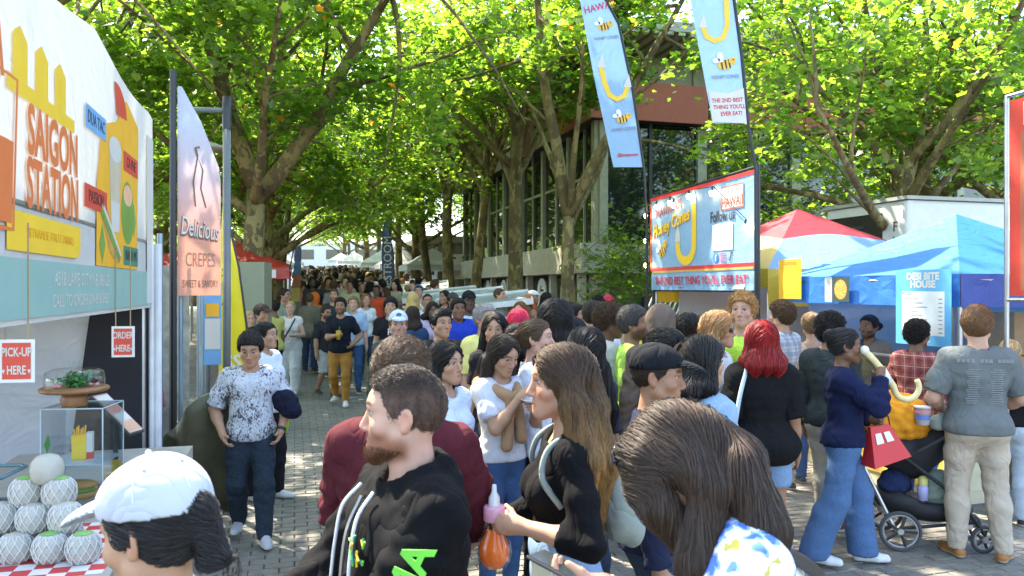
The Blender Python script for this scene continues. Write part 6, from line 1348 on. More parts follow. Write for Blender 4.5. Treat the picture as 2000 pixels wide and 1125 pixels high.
# ---- foreground
pA = MP('woman in a plain white cap with black ponytail before the drinks stall', 300, 888, 1.42, -108, 0, fem=True, group=NEAR, skin='asian', hair='tied', hair_len=.48, hair_col='black', hp=14, hat=dict(col=(.44,.46,.50)), top_=dict(col=(.05,.16,.30)), bot=DJEAN, eyes=False, hair_pad=.03)
for a in (.5,1.6,2.6,3.7,4.7,5.8): uv_ball('eyelet', pA.hp_(.062*math.cos(a),.02+.075*math.sin(a),1.755)*pA.sc_, .0042, plain('eyelet_grey',(.35,.36,.33)), pA.cap, seg=8, rings=6)
for a in range(6):
    t0 = a*math.pi/3+.26; MB().tube([Vector(pA.hp_(math.cos(t0)*.0945*math.sin(e),.02+math.sin(t0)*.1125*math.sin(e),1.678+.1045*math.cos(e))*pA.sc_) for e in np.linspace(.05,1.35,10)], .0011, 4).build('seam', plain('seam_white',(.6,.61,.64)), pA.cap)
pB = MP('bearded man in a black zip hoodie with green sleeve lettering, face in profile', 790, 714, 2.08, -62, 0, group=NEAR, build=1.22, belly=.6, skin='pale', hair='fade', hair_col=(.026,.016,.011), tip=((.12,.075,.055),1.65,1.60), beard=.85, beard_col=(.20,.075,.025), hy=-30, hp=2, handL=(.10,-.36,1.09), handR=(-.10,-.38,1.08), fineL=1, fineR=1, curlL=(40,50), curlR=(40,50), pnL=(-1,0,.2), pnR=(1,0,.2), top_=dict(hoodie,col=(.005,.005,.006)), inner=dict(col=(.012,.014,.025)), bot=DJEAN, hairline=1.718)
grn = plain('print_lime',(.16,.62,.05),.6); cordm = plain('drawcord_white',(.66,.66,.64),.8)
def T3(s, x, y, z): return Vector(s.T(x,y,z)*s.sc_)
def cr(pts, k=6):      # smooth curve through points
    pts = [Vector(p_) for p_ in pts]; P_ = [pts[0]*2-pts[1]]+pts+[pts[-1]*2-pts[-2]]; out = []
    for i in range(1, len(P_)-2):
        a, b, c, d = P_[i-1:i+3]
        for j in range(k): u_ = j/k; out.append(.5*((2*b)+(c-a)*u_+(2*a-5*b+4*c-d)*u_*u_+(3*b-a-3*c+d)*u_**3))
    return out+[pts[-1]]
for sd in (1,-1): MB().tube(cr([T3(pB,sd*.055,-.115,1.44),T3(pB,sd*.07,-.165,1.38),T3(pB,sd*.075,-.185,1.28),T3(pB,sd*.085,-.195,1.17)]), .0048, 7).build('drawstring', cordm, pB.root, smooth=True)
MB().tube(cr([T3(pB,0,-.13,1.42),T3(pB,0,-.172,1.33),T3(pB,0,-.19,1.2),T3(pB,0,-.20,1.02),T3(pB,0,-.19,.86)]), .006, 6).build('zip', plain('zip_metal',(.35,.34,.32),.3,.8), pB.root)
z = text('VMA', .10, grn, pB.root, (0,0,0), off=.003, xs=.95)
m_ = pB.sh[1]+(pB.el[1]-pB.sh[1])*.48; nn = Vector((.88,-.47,0)).normalized(); ua = Vector(nrm(pB.sh[1]-pB.el[1])); ua = (ua-nn*ua.dot(nn)).normalized(); M = Matrix((ua, nn.cross(ua), nn)).transposed().to_4x4(); M.translation = Vector(m_*pB.sc_)+nn*.112; z.matrix_basis = M
rr_ = random.Random(4)
for k in range(16):
    a_, b_2 = rr_.uniform(.075,.145), rr_.uniform(1.27,1.36); MB().tube([T3(pB,a_,-.186+.25*(a_-.075),b_2),T3(pB,a_+rr_.uniform(-.02,.02),-.186+.25*(a_-.075),b_2+rr_.uniform(-.025,.03))], .0032, 5).build('chest_print', (grn,pr_y,pr_dg)[k%3], pB.root)
bl_ = hair_material((.12,.05,.022), None, True)
# short beard hairs on the jaw
jv = np.array([pB.hp_(x,y,z) for x,y,z in [(math.sin(a)*r*.052, -.02-.062*math.cos(a)*1.0, 1.535+h_) for a in np.linspace(-1.35,1.35,26) for h_ in np.linspace(-.008,.03,6) for r in (1.02,)]])*pB.sc_
bh = Field([rc(pB.hp_(-.05,-.018,1.562),pB.hp_(-.018,-.078,1.533),0.0268,.0262,.02), rc(pB.hp_(.05,-.018,1.562),pB.hp_(.018,-.078,1.533),.0268,.0262,.02), el(pB.hp_(0,-.083,1.533),V3(.026,.022,.022),pB.Rh,.02)], .006)
def bcut(F_,x,y,z):
    d = [x-pB.hd0[0],y-pB.hd0[1],z-pB.hd0[2]]; qz = (pB.Rh[0,2]*d[0]+pB.Rh[1,2]*d[1]+pB.Rh[2,2]*d[2])/pB.hs+1.555; return np.maximum(F_, qz-1.547)
bh.fn(bcut); bd = add_mesh('beard', bh.mesh(), hair_material((.095,.045,.022)), pB.root, pB.sc_); strands('beard_strands', bd, bl_, bd, 3500, .022, lambda p: np.tile(pB.Rh@V3(0,-.4,-1),(len(p),1)), 5, rad=.0006, lift=.0012, npts=4, jit=.9)
pC = MP('brown haired man in a maroon sweatshirt seen from behind the hoodie man', 786, 660, 2.62, 172, 0, group=NEAR, build=1.16, belly=.3, skin='fair', hair='short', hair_t=.018, hair_col='brown', top_=dict(hoodie,col=(.075,.014,.020),hood=None,o=.03), bot=DJEAN, handL=(.15,-.34,1.1), handR=(-.15,-.34,1.1), eyes=False)
pD = MP('woman with long wavy brown hair in a black top holding an orange drink', 1096, 672, 2.68, -84, 0, fem=True, group=NEAR, skin='fair', hair='wavy', hair_len=.36, hair_col=(.045,.024,.012), tip=((.34,.19,.06),1.62,1.25), hp=3, handL=(.15,-.175,1.165), pnL=(-1,-.2,0), hdL=(-.25,-1,.05), curlL=(48,50), thumbL=(.5,.5,.75), fineL=1, handR=(-.12,-.30,1.05), top_=dict(col=(.005,.005,.006),sleeve=1.42,hem=1.04,o=.009,flare=0.), bot=dict(LJEAN,waist=1.10,o=.014), face_open=.062)
pE = MP('woman with long dark hair in a blue floral top bending over a phone', 1316, 806, 1.76, -98, 0, fem=True, group=NEAR, hair_pad=.02, skin='fair', hair='long', hair_len=.30, hair_t=.011, hair_col=(.036,.021,.013), goff=.03, extra_hair=((.07,.02,1.62,.034,.05,.06),(-.07,.02,1.62,.034,.05,.06),((.070,-.03,1.70),(.078,-.095,1.60),.036,.036),((.078,-.095,1.60),(.07,-.12,1.46),.036,.028),((-.070,-.03,1.70),(-.072,-.095,1.60),.034,.034),((-.072,-.095,1.60),(-.06,-.11,1.48),.034,.02),((.03,-.06,1.73),(.06,-.105,1.65),.03,.032)), no_window=1, lean=22, hp=26, hy=-8, handL=(.17,-.46,1.32), hdL=(-.25,-.9,.0), pnL=(-.3,.2,1), curlL=(25,40), fineL=1, handR=(-.16,-.42,1.17), hair_front=.16, top_=dict(col=(.7,.7,.66),fab='floral',sleeve=.55,o=.02,sflare=.02), bot=DJEAN, face_open=.05, glasses=dict(dark=1,up=1))
strap = MB().tube(cr([T3(pE,.13,.06,1.43),T3(pE,.17,-.02,1.42),T3(pE,.10,-.13,1.30),T3(pE,-.02,-.15,1.15)]), .012, 6); strap.tube(cr([T3(pE,.13,.06,1.43),T3(pE,.05,.15,1.30),T3(pE,-.08,.15,1.12)]), .016, 6); strap.build('bag_strap', blackm, pE.root)
# ---- things they hold
def to_world(s, p): M = Matrix.Translation(s.root.location)@Matrix.Rotation(s.root.rotation_euler.z,4,'Z'); return M@Vector(np.asarray(p)*s.sc_)
hb_ = to_world(pD, pD.wr[1]+pD.hdir[1]*.095+pD.pn[1]*.035)
bo = empty('bulb_bottle', (hb_.x,hb_.y,hb_.z-.155), 0, 'light bulb shaped bottle of orange drink with pink cap in a hand', 'bottle'); drink = plain('orange_drink',(.85,.16,.02),.1,var=.1)
MB().lathe([(.001,0),(.032,.002),(.05,.03),(.053,.055),(.046,.085),(.03,.115),(.026,.13)], n=24).build('drink', drink, bo, smooth=True); MB().lathe([(.036,-.004),(.056,.027),(.060,.055),(.053,.088),(.036,.118),(.032,.17)], n=32).build('bottle_wall', CLR, bo, smooth=True); MB().lathe([(.033,.155),(.036,.158),(.036,.20),(.032,.205),(.001,.206)], n=20).build('cap', plain('cap_pink',(.70,.33,.42),.4), bo, smooth=True); MB().lathe([(.02,.206),(.018,.235),(.009,.25),(.007,.275),(.001,.276)], n=14).build('nozzle', plain('nozzle_white',(.70,.70,.68),.3), bo, smooth=True)
ph = to_world(pE, pE.wr[1]+pE.hdir[1]*.10+pE.pn[1]*.02); po = empty('phone', tuple(ph), 1.0, 'black phone held up by the woman in the floral top', 'phone'); box('case', (-.038,-.075,0), (.038,.075,.008), blackm, po, .004, Euler((.25,.1,0)).to_matrix().to_4x4()); box('screen', (-.034,-.07,.0085), (.034,.07,.0095), plain('phone_glass',(.02,.02,.025),.08), po, 0, Euler((.25,.1,0)).to_matrix().to_4x4())
pp_ = to_world(pD, pD.pel+V3(.16,-.10,.03)); o = box('pocket_phone', (-.004,-.035,-.05), (.004,.035,.06), plain('phone_cream',(.62,.58,.42),.3), None, .003); o.location = pp_; o.rotation_euler = (0,.1,-1.9); tag(o, 'cream phone tucked in the jeans pocket below the black top', 'phone')
bpk = empty('backpack', tuple(pD.root.location), pD.root.rotation_euler.z, 'grey green backpack on the woman with the orange drink', 'backpack'); bpm = cloth((.24,.28,.25)); add_mesh('sack', Field([el(pD.T(0,.20,1.22),V3(.13,.075,.17),pD.Rt,.03), el(pD.T(0,.25,1.12),V3(.10,.05,.09),pD.Rt,.02)], .014).mesh(), bpm, bpk, pD.sc_)
for sd in (1,-1): MB().tube(cr([T3(pD,sd*.09,.15,1.33),T3(pD,sd*.10,.10,1.42),T3(pD,sd*.115,.02,1.462),T3(pD,sd*.12,-.07,1.42),T3(pD,sd*.135,-.095,1.32),T3(pD,sd*.145,-.03,1.22)]), .011, 6).build('strap', bpm, bpk, smooth=True)
# ---- right hand queue
pF = MP('older man in a black cap and navy jacket with red piping', 1285, 668, 3.25, 76, 1, group=NEAR, skin='tan', hair='buzz', hair_col='dark', hat=dict(col=(.010,.011,.014)), hair_pad=.03, hp=6, top_=dict(col=(.016,.02,.045),sleeve=2,o=.022,collar='std',name='jacket',vneck=.03), inner=dict(col=(.6,.6,.58)), bot=DJEAN)
MB().tube(cr([T3(pF,.10,.10,1.44),T3(pF,.12,.03,1.46),T3(pF,.115,-.05,1.43),T3(pF,.10,-.13,1.30)]), .010, 6).build('red_piping', pr_r, pF.root)
pG = MP('woman with black bobbed hair in a light denim jacket', 1372, 655, 3.75, 112, 1, fem=True, group=NEAR, build=1.06, skin='asian', hair='bob', hair_len=.09, hair_col='black', top_=dict(col=(.22,.33,.47),fab='denim',sleeve=2,o=.03,name='jacket',wr=.006), inner=dict(col=(.02,.08,.08)), bot=DJEAN)
pH = MP('woman with bright red hair in a black tee and denim shorts', 1487, 628, 5.05, 176, 1, fem=True, group=NEAR, build=1.22, skin='tan', hair='bob', hair_len=.12, hair_t=.022, hair_col='red', top_=dict(col=BLK,sleeve=.95,o=.035,hem=.80,flare=.03,sflare=.03), bot=dict(LJEAN,kind='shorts',cuff=.64,o=.02), shoe=(.012,.012,.014), stride=.1)
for sd in (1,-1): add_mesh('sock', Field([rc(pH.an[sd]+V3(0,0,.02),pH.an[sd]+V3(0,0,.13),.042,.048)],.012).mesh(), cloth((.6,.6,.6)), pH.root, pH.sc_)
def sling_bag():
    e = empty('sling_bag', tuple(pH.root.location), pH.root.rotation_euler.z, 'pale blue sling bag hanging from the red haired woman', 'bag'); m_ = plain('bag_powder_blue',(.36,.50,.56),.45)
    c = V3(.24,.09,.86); F = Field([el(c,V3(.06,.17,.15),None,.03), el(c+V3(0,0,-.06),V3(.07,.15,.1),None,.03)],.014); F.sub(el(c+V3(0,0,.15),V3(.07,.13,.10)),.02); add_mesh('pouch', F.mesh(), m_, e, pH.sc_)
    MB().tube(cr([Vector(V3(*p)*pH.sc_) for p in ((.25,-.05,.93),(.20,-.10,1.20),(.13,-.06,1.46),(.12,.08,1.47),(.19,.17,1.25),(.25,.22,.93))]), .014, 6).build('strap', m_, e, smooth=True)
sling_bag()
pI = MP('woman in a navy sweater and wide jeans eating a curved honey cone', 1650, 640, 5.28, 72, 1, fem=True, group=NEAR, skin='brown', hair='bun', hair_col='black', hy=12, hp=2, handR=(-.05,-.24,1.42), handL=(.10,-.20,1.08), curlR=(55,55), curlL=(50,50), fineR=1, fineL=1, top_=dict(col=(.010,.014,.046),sleeve=1.95,o=.028,hem=.90,wr=.006,collar='polo'), bot=dict(col=(.065,.125,.245),fab='denim',o=.02,o2=.075,waist=1.06), footL=(.09,-.16), footR=(-.10,.20,-10), shoe=(.62,.61,.62), sole=(.62,.62,.6))
cn = empty('curved_cone', tuple(to_world(pI, pI.wr[-1]+pI.hdir[-1]*.09+pI.pn[-1]*.02)), 0, 'pale yellow hooked honey cone held to the mouth', 'cone'); cy_ = plain('cone_corn',(.72,.60,.30),.6,bump=.3)
cpts = [(-.10,0,.10),(-.05,0,.05),(0,0,-.01),(.05,0,-.08),(.085,0,-.13)]+[(.175+.085*math.cos(a_),0,-.135+.085*math.sin(a_)) for a_ in np.linspace(3.5,6.9,16)]
MB().tube(cpts, [.023]*5+list(np.linspace(.022,.018,16)), 12).build('cone_tube', cy_, cn, smooth=True); MB().tube([(.005,0,-.02),(.055,0,-.105)], .031, 12).build('paper_wrap', white, cn, smooth=True); uv_ball('soft_serve', (-.11,0,.115), (.03,.028,.032), plain('soft_serve',(.75,.70,.58)), cn)
rbx = empty('gable_box', tuple(to_world(pI, pI.wr[1]+pI.hdir[1]*.10)-Vector((0,0,.02))), .25, 'red gable top carry box with white panels in a hand', 'carry box'); rm = plain('carton_red',(.55,.02,.025),.5,var=.05)
wv = [(-.13,-.07,-.27),(.16,-.07,-.20),(.16,.07,-.20),(-.13,.07,-.27),(-.12,-.012,.0),(.03,-.012,.015),(.03,.012,.015),(-.12,.012,0)]
MB().add(wv, [(0,3,2,1),(4,5,6,7),(0,1,5,4),(1,2,6,5),(2,3,7,6),(3,0,4,7)]).build('carton', rm, rbx)
def on_front(u_, v_): a_ = Vector(wv[0]).lerp(Vector(wv[1]),u_); b_ = Vector(wv[4]).lerp(Vector(wv[5]),u_); return a_.lerp(b_,v_)+Vector((0,-.003,0))
for u_ in (.16,.54): q4 = [on_front(u_,.55),on_front(u_+.26,.55),on_front(u_+.26,.82),on_front(u_,.82)]; MB().add(q4+[q_+Vector((0,-.0015,0)) for q_ in q4], [(3,2,1,0),(4,5,6,7),(0,1,5,4),(1,2,6,5),(2,3,7,6),(3,0,4,7)]).build('white_panel', white, rbx)
MB().tube([(-.02,0,-.01),(-.03,0,.06),(.03,0,.07),(.05,0,-.01)], .005, 6).build('handle', blackm, rbx)
pJ = MP('man with dark curly hair in a charcoal jacket and cream trousers', 1622, 612, 5.95, 128, 1, group=MID, skin='tan', hair='curly', hair_col='black', top_=dict(col=(.035,.042,.045),sleeve=2,o=.028,name='jacket'), bot=dict(col=(.50,.45,.38),o=.03), shoe=(.10,.03,.03), stride=.25)
pK = MP('man in a washed grey tour tee, khaki trousers and tan boots', 1908, 596, 5.42, 168, 1, group=NEAR, build=1.14, skin='pale', hair='short', hair_t=.020, hair_col=(.12,.062,.028), hy=-18, handL=(.17,-.20,1.02), handR=(-.20,-.24,1.02), top_=dict(col=(.135,.150,.150),o=.024,hem=.88,sleeve=.85,sflare=.022), bot=dict(KHA,o=.016,o2=.022,wr=.004), shoe=(.34,.13,.025), sole=(.5,.42,.28), ankle=.15, footL=(.13,-.02,15), footR=(-.14,.05,-30), glasses=dict(dark=1,up=1))
gt = plain('faded_print',(.20,.215,.215),.9)
for k in range(13):
    if k not in (4,8): o = box('tour_heading', (-.011,-.001,-.012), (.011,.001,.012), gt, pK.root); o.location = T3(pK,-.17+.0275*k,.158-.9*(.0275*(k-6))**2,1.395)
for k in range(16):
    for c_, w_ in ((-.075,.085),(.075,.085)):
        o = box('tour_line', (c_-w_/2*(.7+.3*((k*5+int(c_*99))%4)/3),-.001,-.0035), (c_+w_/2*(.7+.3*((k*3)%4)/3),.001,.0035), gt, pK.root); o.location = T3(pK,0,.158-.0016*abs(k-4)-(.0006*k),1.335-.0155*k)
pL = MP('man with cropped curls in a red checked flannel shirt', 1792, 625, 6.5, 118, 1, group=MID, skin='brown', hair='curly', hair_t=.018, hair_col='black', top_=dict(col=(.30,.09,.08),fab='plaid',sleeve=2,o=.028,collar='std'), bot=JEAN, glasses=dict(dark=1), handL=(.2,-.25,1.05))
pM = MP('stall keeper in a brown cardigan behind the food counter', 1697, 614, 7.9, -58, 1, group=MID, skin='brown', hair='tied', hair_len=.05, hair_col='black', beard=.9, top_=dict(col=(.16,.12,.09),sleeve=2,o=.03,name='cardigan',vneck=.04), inner=dict(col=(.04,.11,.24)), bot=DJEAN)
pN = MP('fair haired woman in a dark top and pale jeans by the red banner', 1972, 662, 6.2, 150, 1, fem=True, group=MID, skin='fair', hair='tied', hair_len=.12, hair_col='blond', top_=dict(col=BLK,sleeve=.8,hem=.95), bot=dict(col=(.42,.48,.55),fab='denim',o2=.03), shoe=BLK, handL=(.25,-.25,1.1))
pO = MP('young man in a grey checked shirt beside the honey cone post', 1526, 588, 7.2, -140, 1, group=MID, skin='fair', hair='curly', hair_t=.02, hair_col='brown', top_=dict(col=(.45,.47,.48),fab='check',o=.022,collar='std'), bot=KHA)
pP = MP('woman in a strappy peach top with bare back', 1584, 610, 7.5, 170, 1, fem=True, group=MID, skin='fair', hair='bun', hair_col='light', hair_t=.016, top_=dict(col=(.62,.45,.30),sleeve=0,neck=.12,vneck=.06), bot=JEAN)
pQ = MP('tall young man with sandy curls in a neon green tee', 1450, 572, 6.3, -18, 1, group=MID, skin='pale', hair='curly', hair_col=(.32,.17,.06), top_=dict(col=(.50,.74,.08),o=.022), bot=KHA, hy=-10)
pR = MP('woman with curly golden hair and sunglasses in a white top', 1404, 610, 5.7, 62, 1, fem=True, group=MID, skin='fair', hair='wavy', hair_len=.16, hair_t=.03, hair_col=(.30,.16,.06), glasses=dict(dark=1), top_=dict(col=(.6,.6,.58),o=.02), bot=DJEAN)
pS = MP('person with a taupe hood pulled up, back turned', 1290, 590, 5.6, 168, 1, group=MID, skin='tan', hair='none', hat=dict(kind='hood',col=(.13,.095,.075)), hair_pad=.035, top_=dict(hoodie,col=(.13,.095,.075),hood=None), bot=DJEAN, eyes=False)
pS2 = MP('dark haired man in navy half hidden behind the black cap', 1302, 640, 3.9, 70, 1, group=MID, skin='tan', hair='short', hair_col='black', top_=dict(col=NVY,sleeve=2,o=.02), bot=DJEAN)
pT = MP('black haired woman between the taupe hood and golden curls', 1346, 612, 6.1, 140, 1, fem=True, group=MID, skin='asian', hair='bob', hair_len=.12, hair_col='black', top_=dict(col=BLK,sleeve=1.9), bot=DJEAN)
pU = MP('bearded man with greying hair in a lime tee', 1238, 597, 5.9, 74, 1, group=MID, skin='tan', hair='short', hair_t=.018, hair_col=(.05,.045,.042), beard=.9, top_=dict(col=(.46,.72,.12),o=.022,sleeve=.8), bot=JEAN)
pV = MP('curly haired young man in an off white sweatshirt and khakis', 1192, 594, 6.2, 88, 1, group=MID, skin='brown', hair='curly', hair_col=(.05,.028,.015), top_=dict(hoodie,col=(.50,.50,.46),hood=None), bot=dict(KHA,o=.03), hp=8)
pW = MP('short haired man in a white tee with his back turned', 1157, 586, 6.9, 172, 1, group=MID, skin='fair', hair='short', hair_col='dark', top_=dict(col=(.60,.63,.68),o=.024,sleeve=.8), bot=DJEAN)
pX = MP('woman with very long straight black hair down her back', 1143, 640, 4.35, -150, 1, fem=True, group=MID, skin='tan', hair='long', hair_len=.50, hair_t=.018, hair_col='black', top_=dict(col=(.03,.03,.05),sleeve=.9), bot=DJEAN)
pY = MP('person with a tall mass of black curls, back turned', 1085, 592, 5.5, 176, 1, fem=True, group=MID, skin='tan', hair='wavy', hair_len=.22, hair_t=.045, hair_col='black', top_=dict(col=BLK,sleeve=1.9), bot=DJEAN, eyes=False)
pZ = MP('woman with brown hair tied back in a white blouse, profile', 1047, 622, 5.0, 82, 1, fem=True, group=MID, skin='pale', hair='tied', hair_len=.08, hair_col='brown', top_=dict(col=(.60,.65,.74),o=.02,sleeve=1.9,collar='std'), bot=dict(col=BLK))
pAA = MP('woman with a tan sweater round her shoulders nibbling food', 985, 655, 4.75, 38, 1, fem=True, group=MID, build=1.08, skin='asian', hair='long', hair_len=.28, hair_col='dark', tip=((.14,.07,.03),1.4,1.1), hp=24, handR=(-.03,-.24,1.36), handL=(.08,-.26,1.27), fineR=1, fineL=1, curlR=(50,60), curlL=(40,50), top_=dict(col=WHT,o=.018,sleeve=.75,hem=.92), bot=dict(col=(.04,.09,.20),fab='denim',waist=1.04), shoe=(.64,.64,.63))
kn = cloth((.36,.22,.12)); add_mesh('tied_sweater', Field([rc(pAA.T(.14,.05,1.44),pAA.T(.05,-.13,1.37),.044,.04,.03),rc(pAA.T(-.14,.05,1.44),pAA.T(-.05,-.13,1.37),.044,.04,.03),rc(pAA.T(-.12,.09,1.43),pAA.T(.12,.09,1.43),.045,.045,.04),el(pAA.T(0,-.15,1.36),V3(.035,.03,.035),None,.02),rc(pAA.T(.03,-.15,1.35),pAA.T(.05,-.16,1.08),.032,.042,.02),rc(pAA.T(-.03,-.15,1.35),pAA.T(-.07,-.16,1.04),.032,.042,.02)],.013).mesh(), kn, pAA.root, pAA.sc_)
pl_ = to_world(pAA, pAA.wr[1]+pAA.hdir[1]*.09); o = MB().lathe([(.001,0),(.05,.0),(.075,.018),(.07,.018),(.05,.006),(.001,.006)], n=18).build('paper_plate', white, None, smooth=True); o.location = pl_+Vector((0,0,.02)); tag(o, 'small white paper plate held by the woman with tan sweater', 'plate')
# ---- left and middle
pLM = MP('man in a grey printed polo and dark jeans looking down', 489, 648, 5.75, 18, 1, group=NEAR, build=1.08, hs=1.10, skin='asian', hair='short', hair_t=.02, hair_col='black', hp=22, hy=-6, handR=(-.22,-.10,.93), handL=(.24,-.08,.93), fineR=1, fineL=1, top_=dict(col=(.7,.7,.72),fab='print',collar='polo',o=.024,sleeve=.9,sflare=.025,hem=.86,vneck=.02), inner=dict(col=(.66,.67,.7)), bot=dict(col=(.018,.030,.045),fab='denim',o=.022,o2=.03,wr=.005), footL=(.11,-.22), footR=(-.10,.14), shoe=(.42,.43,.46), sole=(.6,.6,.6))
w0 = pLM.wr[1]; MB().tube([Vector((w0-nrm(w0-pLM.el[1])*.03)*pLM.sc_),Vector((w0-nrm(w0-pLM.el[1])*.005)*pLM.sc_)], .036, 12).build('watch', blackm, pLM.root)
jk = to_world(pLM, pLM.el[1]+V3(-.02,-.09,.03)); F = Field([el(V3(0,0,0),V3(.10,.07,.10),None,.04),el(V3(.05,-.02,-.06),V3(.07,.06,.06),None,.04),el(V3(-.05,.0,.05),V3(.06,.06,.06),None,.04)],.014); F.fn(wrinkle(3,.006,1.2)); o = add_mesh('bundled_jacket', F.mesh(), cloth((.012,.014,.03)), None, 1.0); o.location = jk; tag(o, 'bundled navy jacket carried on the arm of the polo man', 'jacket')
pLW = MP('woman in a white shirt behind the polo man, glancing away', 519, 628, 6.9, 70, 1, fem=True, group=MID, skin='asian', hair='tied', hair_len=.22, hair_col='black', hy=10, top_=dict(col=(.62,.66,.74),o=.026,sleeve=1.9), bot=dict(col=(.014,.015,.02),o=.025,o2=.04), shoe=(.62,.62,.60), stride=.15)
tg = to_world(pLW, V3(.28,.05,.75)); F = Field([el(V3(0,0,0),V3(.05,.14,.17),None,.03)],.014); o = empty('tote_bag', tuple(tg), .9, 'lime green tote bag hanging beside the polo man', 'bag'); add_mesh('sack', F.mesh(), cloth((.30,.60,.03)), o, 1.0); MB().tube([(0,-.1,.1),(0,-.06,.36),(0,.06,.36),(0,.1,.1)], .009, 6).build('handle', cloth((.30,.60,.03)), o)
pL2 = MP('blond woman in pale overalls with a dark crossbody strap, backlit', 567, 587, 13.8, 8, 1, fem=True, group=MID, build=1.15, skin='pale', hair='bun', hair_col='blond', top_=dict(col=(.62,.58,.52),sleeve=.15,o=.02,hem=.95), bot=dict(col=(.55,.56,.54),o=.035,o2=.05,waist=1.22), handL=(.12,-.28,1.12), handR=(-.2,-.1,1.0), shoe=(.5,.5,.48), stride=.2)
MB().tube(cr([T3(pL2,.10,.0,1.47),T3(pL2,.07,-.13,1.36),T3(pL2,-.06,-.16,1.12),T3(pL2,-.16,-.1,.98)]), .014, 6).build('strap', blackm, pL2.root)
pt_ = to_world(pL2, pL2.wr[1]+pL2.hdir[1]*.08); o = MB().lathe([(.001,0),(.06,.0),(.085,.02),(.08,.02),(.001,.01)], n=16).build('snack_plate', plain('plate_yellow',(.7,.62,.3)), None); o.location = pt_; tag(o, 'yellow food tray held by the woman in overalls', 'tray')
pL3 = MP('person in a dark cap and black jacket near the sage cabinet', 512, 592, 9.8, 60, 2, group=MID, skin='tan', hair='short', hair_col='dark', hat=dict(col=(.05,.035,.03)), hair_pad=.03, top_=dict(col=BLK,sleeve=2,o=.024), bot=DJEAN)
pL4 = MP('fair haired woman in a pink white top by the yellow flag', 486, 606, 10.6, 40, 2, fem=True, group=MID, skin='fair', hair='long', hair_len=.2, hair_col='blond', top_=dict(col=(.62,.52,.52),sleeve=1.9,o=.02), bot=DJEAN)
pL5 = MP('man in a charcoal tee and grey shorts turning aside', 637, 597, 13.4, 50, 2, group=MID, build=1.08, skin='tan', hair='short', hair_col='dark', beard=.9, glasses=dict(dark=1), top_=dict(col=(.025,.024,.026),o=.024,sleeve=.85), bot=dict(col=(.34,.34,.31),kind='shorts',cuff=.48,o=.025), shoe=BLK, sole=(.05,.05,.05), stride=.25, handL=(.15,-.3,1.1))
pL6 = MP('bearded man in a black tee and mustard trousers holding a drink', 665, 581, 12.4, 4, 1, group=MID, build=1.08, skin='tan', hair='short', hair_t=.018, hair_col='black', beard=.75, glasses=dict(dark=0), top_=dict(col=(.012,.014,.020),o=.016,sleeve=.8), bot=dict(col=(.36,.17,.035),o=.012), shoe=(.60,.60,.57), stride=.3, handR=(-.02,-.30,1.17), handL=(.22,-.18,1.02), curlR=(50,50))
cu_ = to_world(pL6, pL6.wr[-1]+pL6.hdir[-1]*.08); o = empty('iced_drink', (cu_.x,cu_.y-.04,cu_.z-.07), 0, 'clear cup of amber drink in the hand of the mustard trousers man', 'cup'); MB().lathe([(.001,0),(.03,0),(.042,.14),(.001,.142)], n=14).build('cup', plain('amber_drink',(.45,.27,.02),.15), o, smooth=True); MB().tube([(0,0,.14),(.02,0,.2)], .005, 5).build('straw', pr_g, o)
pL7 = MP('young man in glasses, pale blue shirt and jeans', 690, 578, 13.9, 8, 2, group=MID, skin='pale', hair='short', hair_t=.02, hair_col='light', glasses=dict(dark=0), top_=dict(col=(.36,.46,.60),o=.022,sleeve=.9,collar='std'), bot=dict(col=(.03,.07,.16),fab='denim'), shoe=BLK, stride=.3)
pL8 = MP('young man with black fringe in a black printed tee', 763, 580, 11.2, 6, 1, group=MID, skin='asian', hair='short', hair_t=.022, hair_col='black', hairline=1.69, top_=dict(col=(.014,.014,.016),o=.02), bot=DJEAN)
text('R', .13, pr_w, pL8.root, T3(pL8,0,-.158,1.27), FB, off=.003)
pL9 = MP('man in a pale blue cap and olive sweatshirt', 778, 604, 7.3, 12, 1, group=MID, build=1.12, skin='pale', hair='short', hair_col='light', hat=dict(col=(.46,.54,.66)), hair_pad=.03, beard=.35, top_=dict(hoodie,col=(.055,.07,.055),hood=None), bot=DJEAN)
uv_ball('cap_badge', pL9.hp_(0,-.098,1.735)*pL9.sc_, (.026,.006,.022), plain('badge_slate',(.12,.16,.22)), pL9.cap, R=pL9.Rh@Rx(.5))
pL10 = MP('young man with dark swept hair in a black tee, mouth open', 862, 603, 6.9, 34, 1, group=MID, skin='asian', hair='swoop', hair_col='black', top_=dict(col=(.022,.024,.028),o=.022,sleeve=.85), bot=DJEAN, build=1.1)
pL11 = MP('person in a blue hooded jacket carrying a yellow backpack', 806, 597, 9.8, 168, 2, fem=True, group=MID, skin='tan', hair='bob', hair_len=.1, hair_col='dark', top_=dict(hoodie,col=(.03,.06,.13)), bot=DJEAN, eyes=False)
o = empty('backpack', tuple(pL11.root.location), pL11.root.rotation_euler.z, 'bright yellow backpack on the person in the blue hooded jacket', 'backpack'); F = Field([el(pL11.T(-.02,.22,1.20),V3(.14,.08,.17),None,.03),el(pL11.T(-.02,.28,1.12),V3(.10,.05,.08),None,.02)],.018); add_mesh('sack', F.mesh(), cloth((.70,.58,.05)), o, pL11.sc_)
pL12 = MP('curly haired woman in a lavender tee', 845, 590, 11.8, 14, 2, fem=True, group=MID, skin='brown', hair='wavy', hair_len=.06, hair_t=.03, hair_col='dark', top_=dict(col=(.50,.38,.52),o=.02), bot=DJEAN)
pL13 = MP('person in a loose cobalt blue tunic', 895, 582, 9.6, 18, 2, group=MID, build=1.15, skin='brown', hair='short', hair_t=.02, hair_col='black', top_=dict(col=(.02,.045,.34),o=.05,sleeve=1.8,hem=.7,flare=.03), bot=DJEAN)
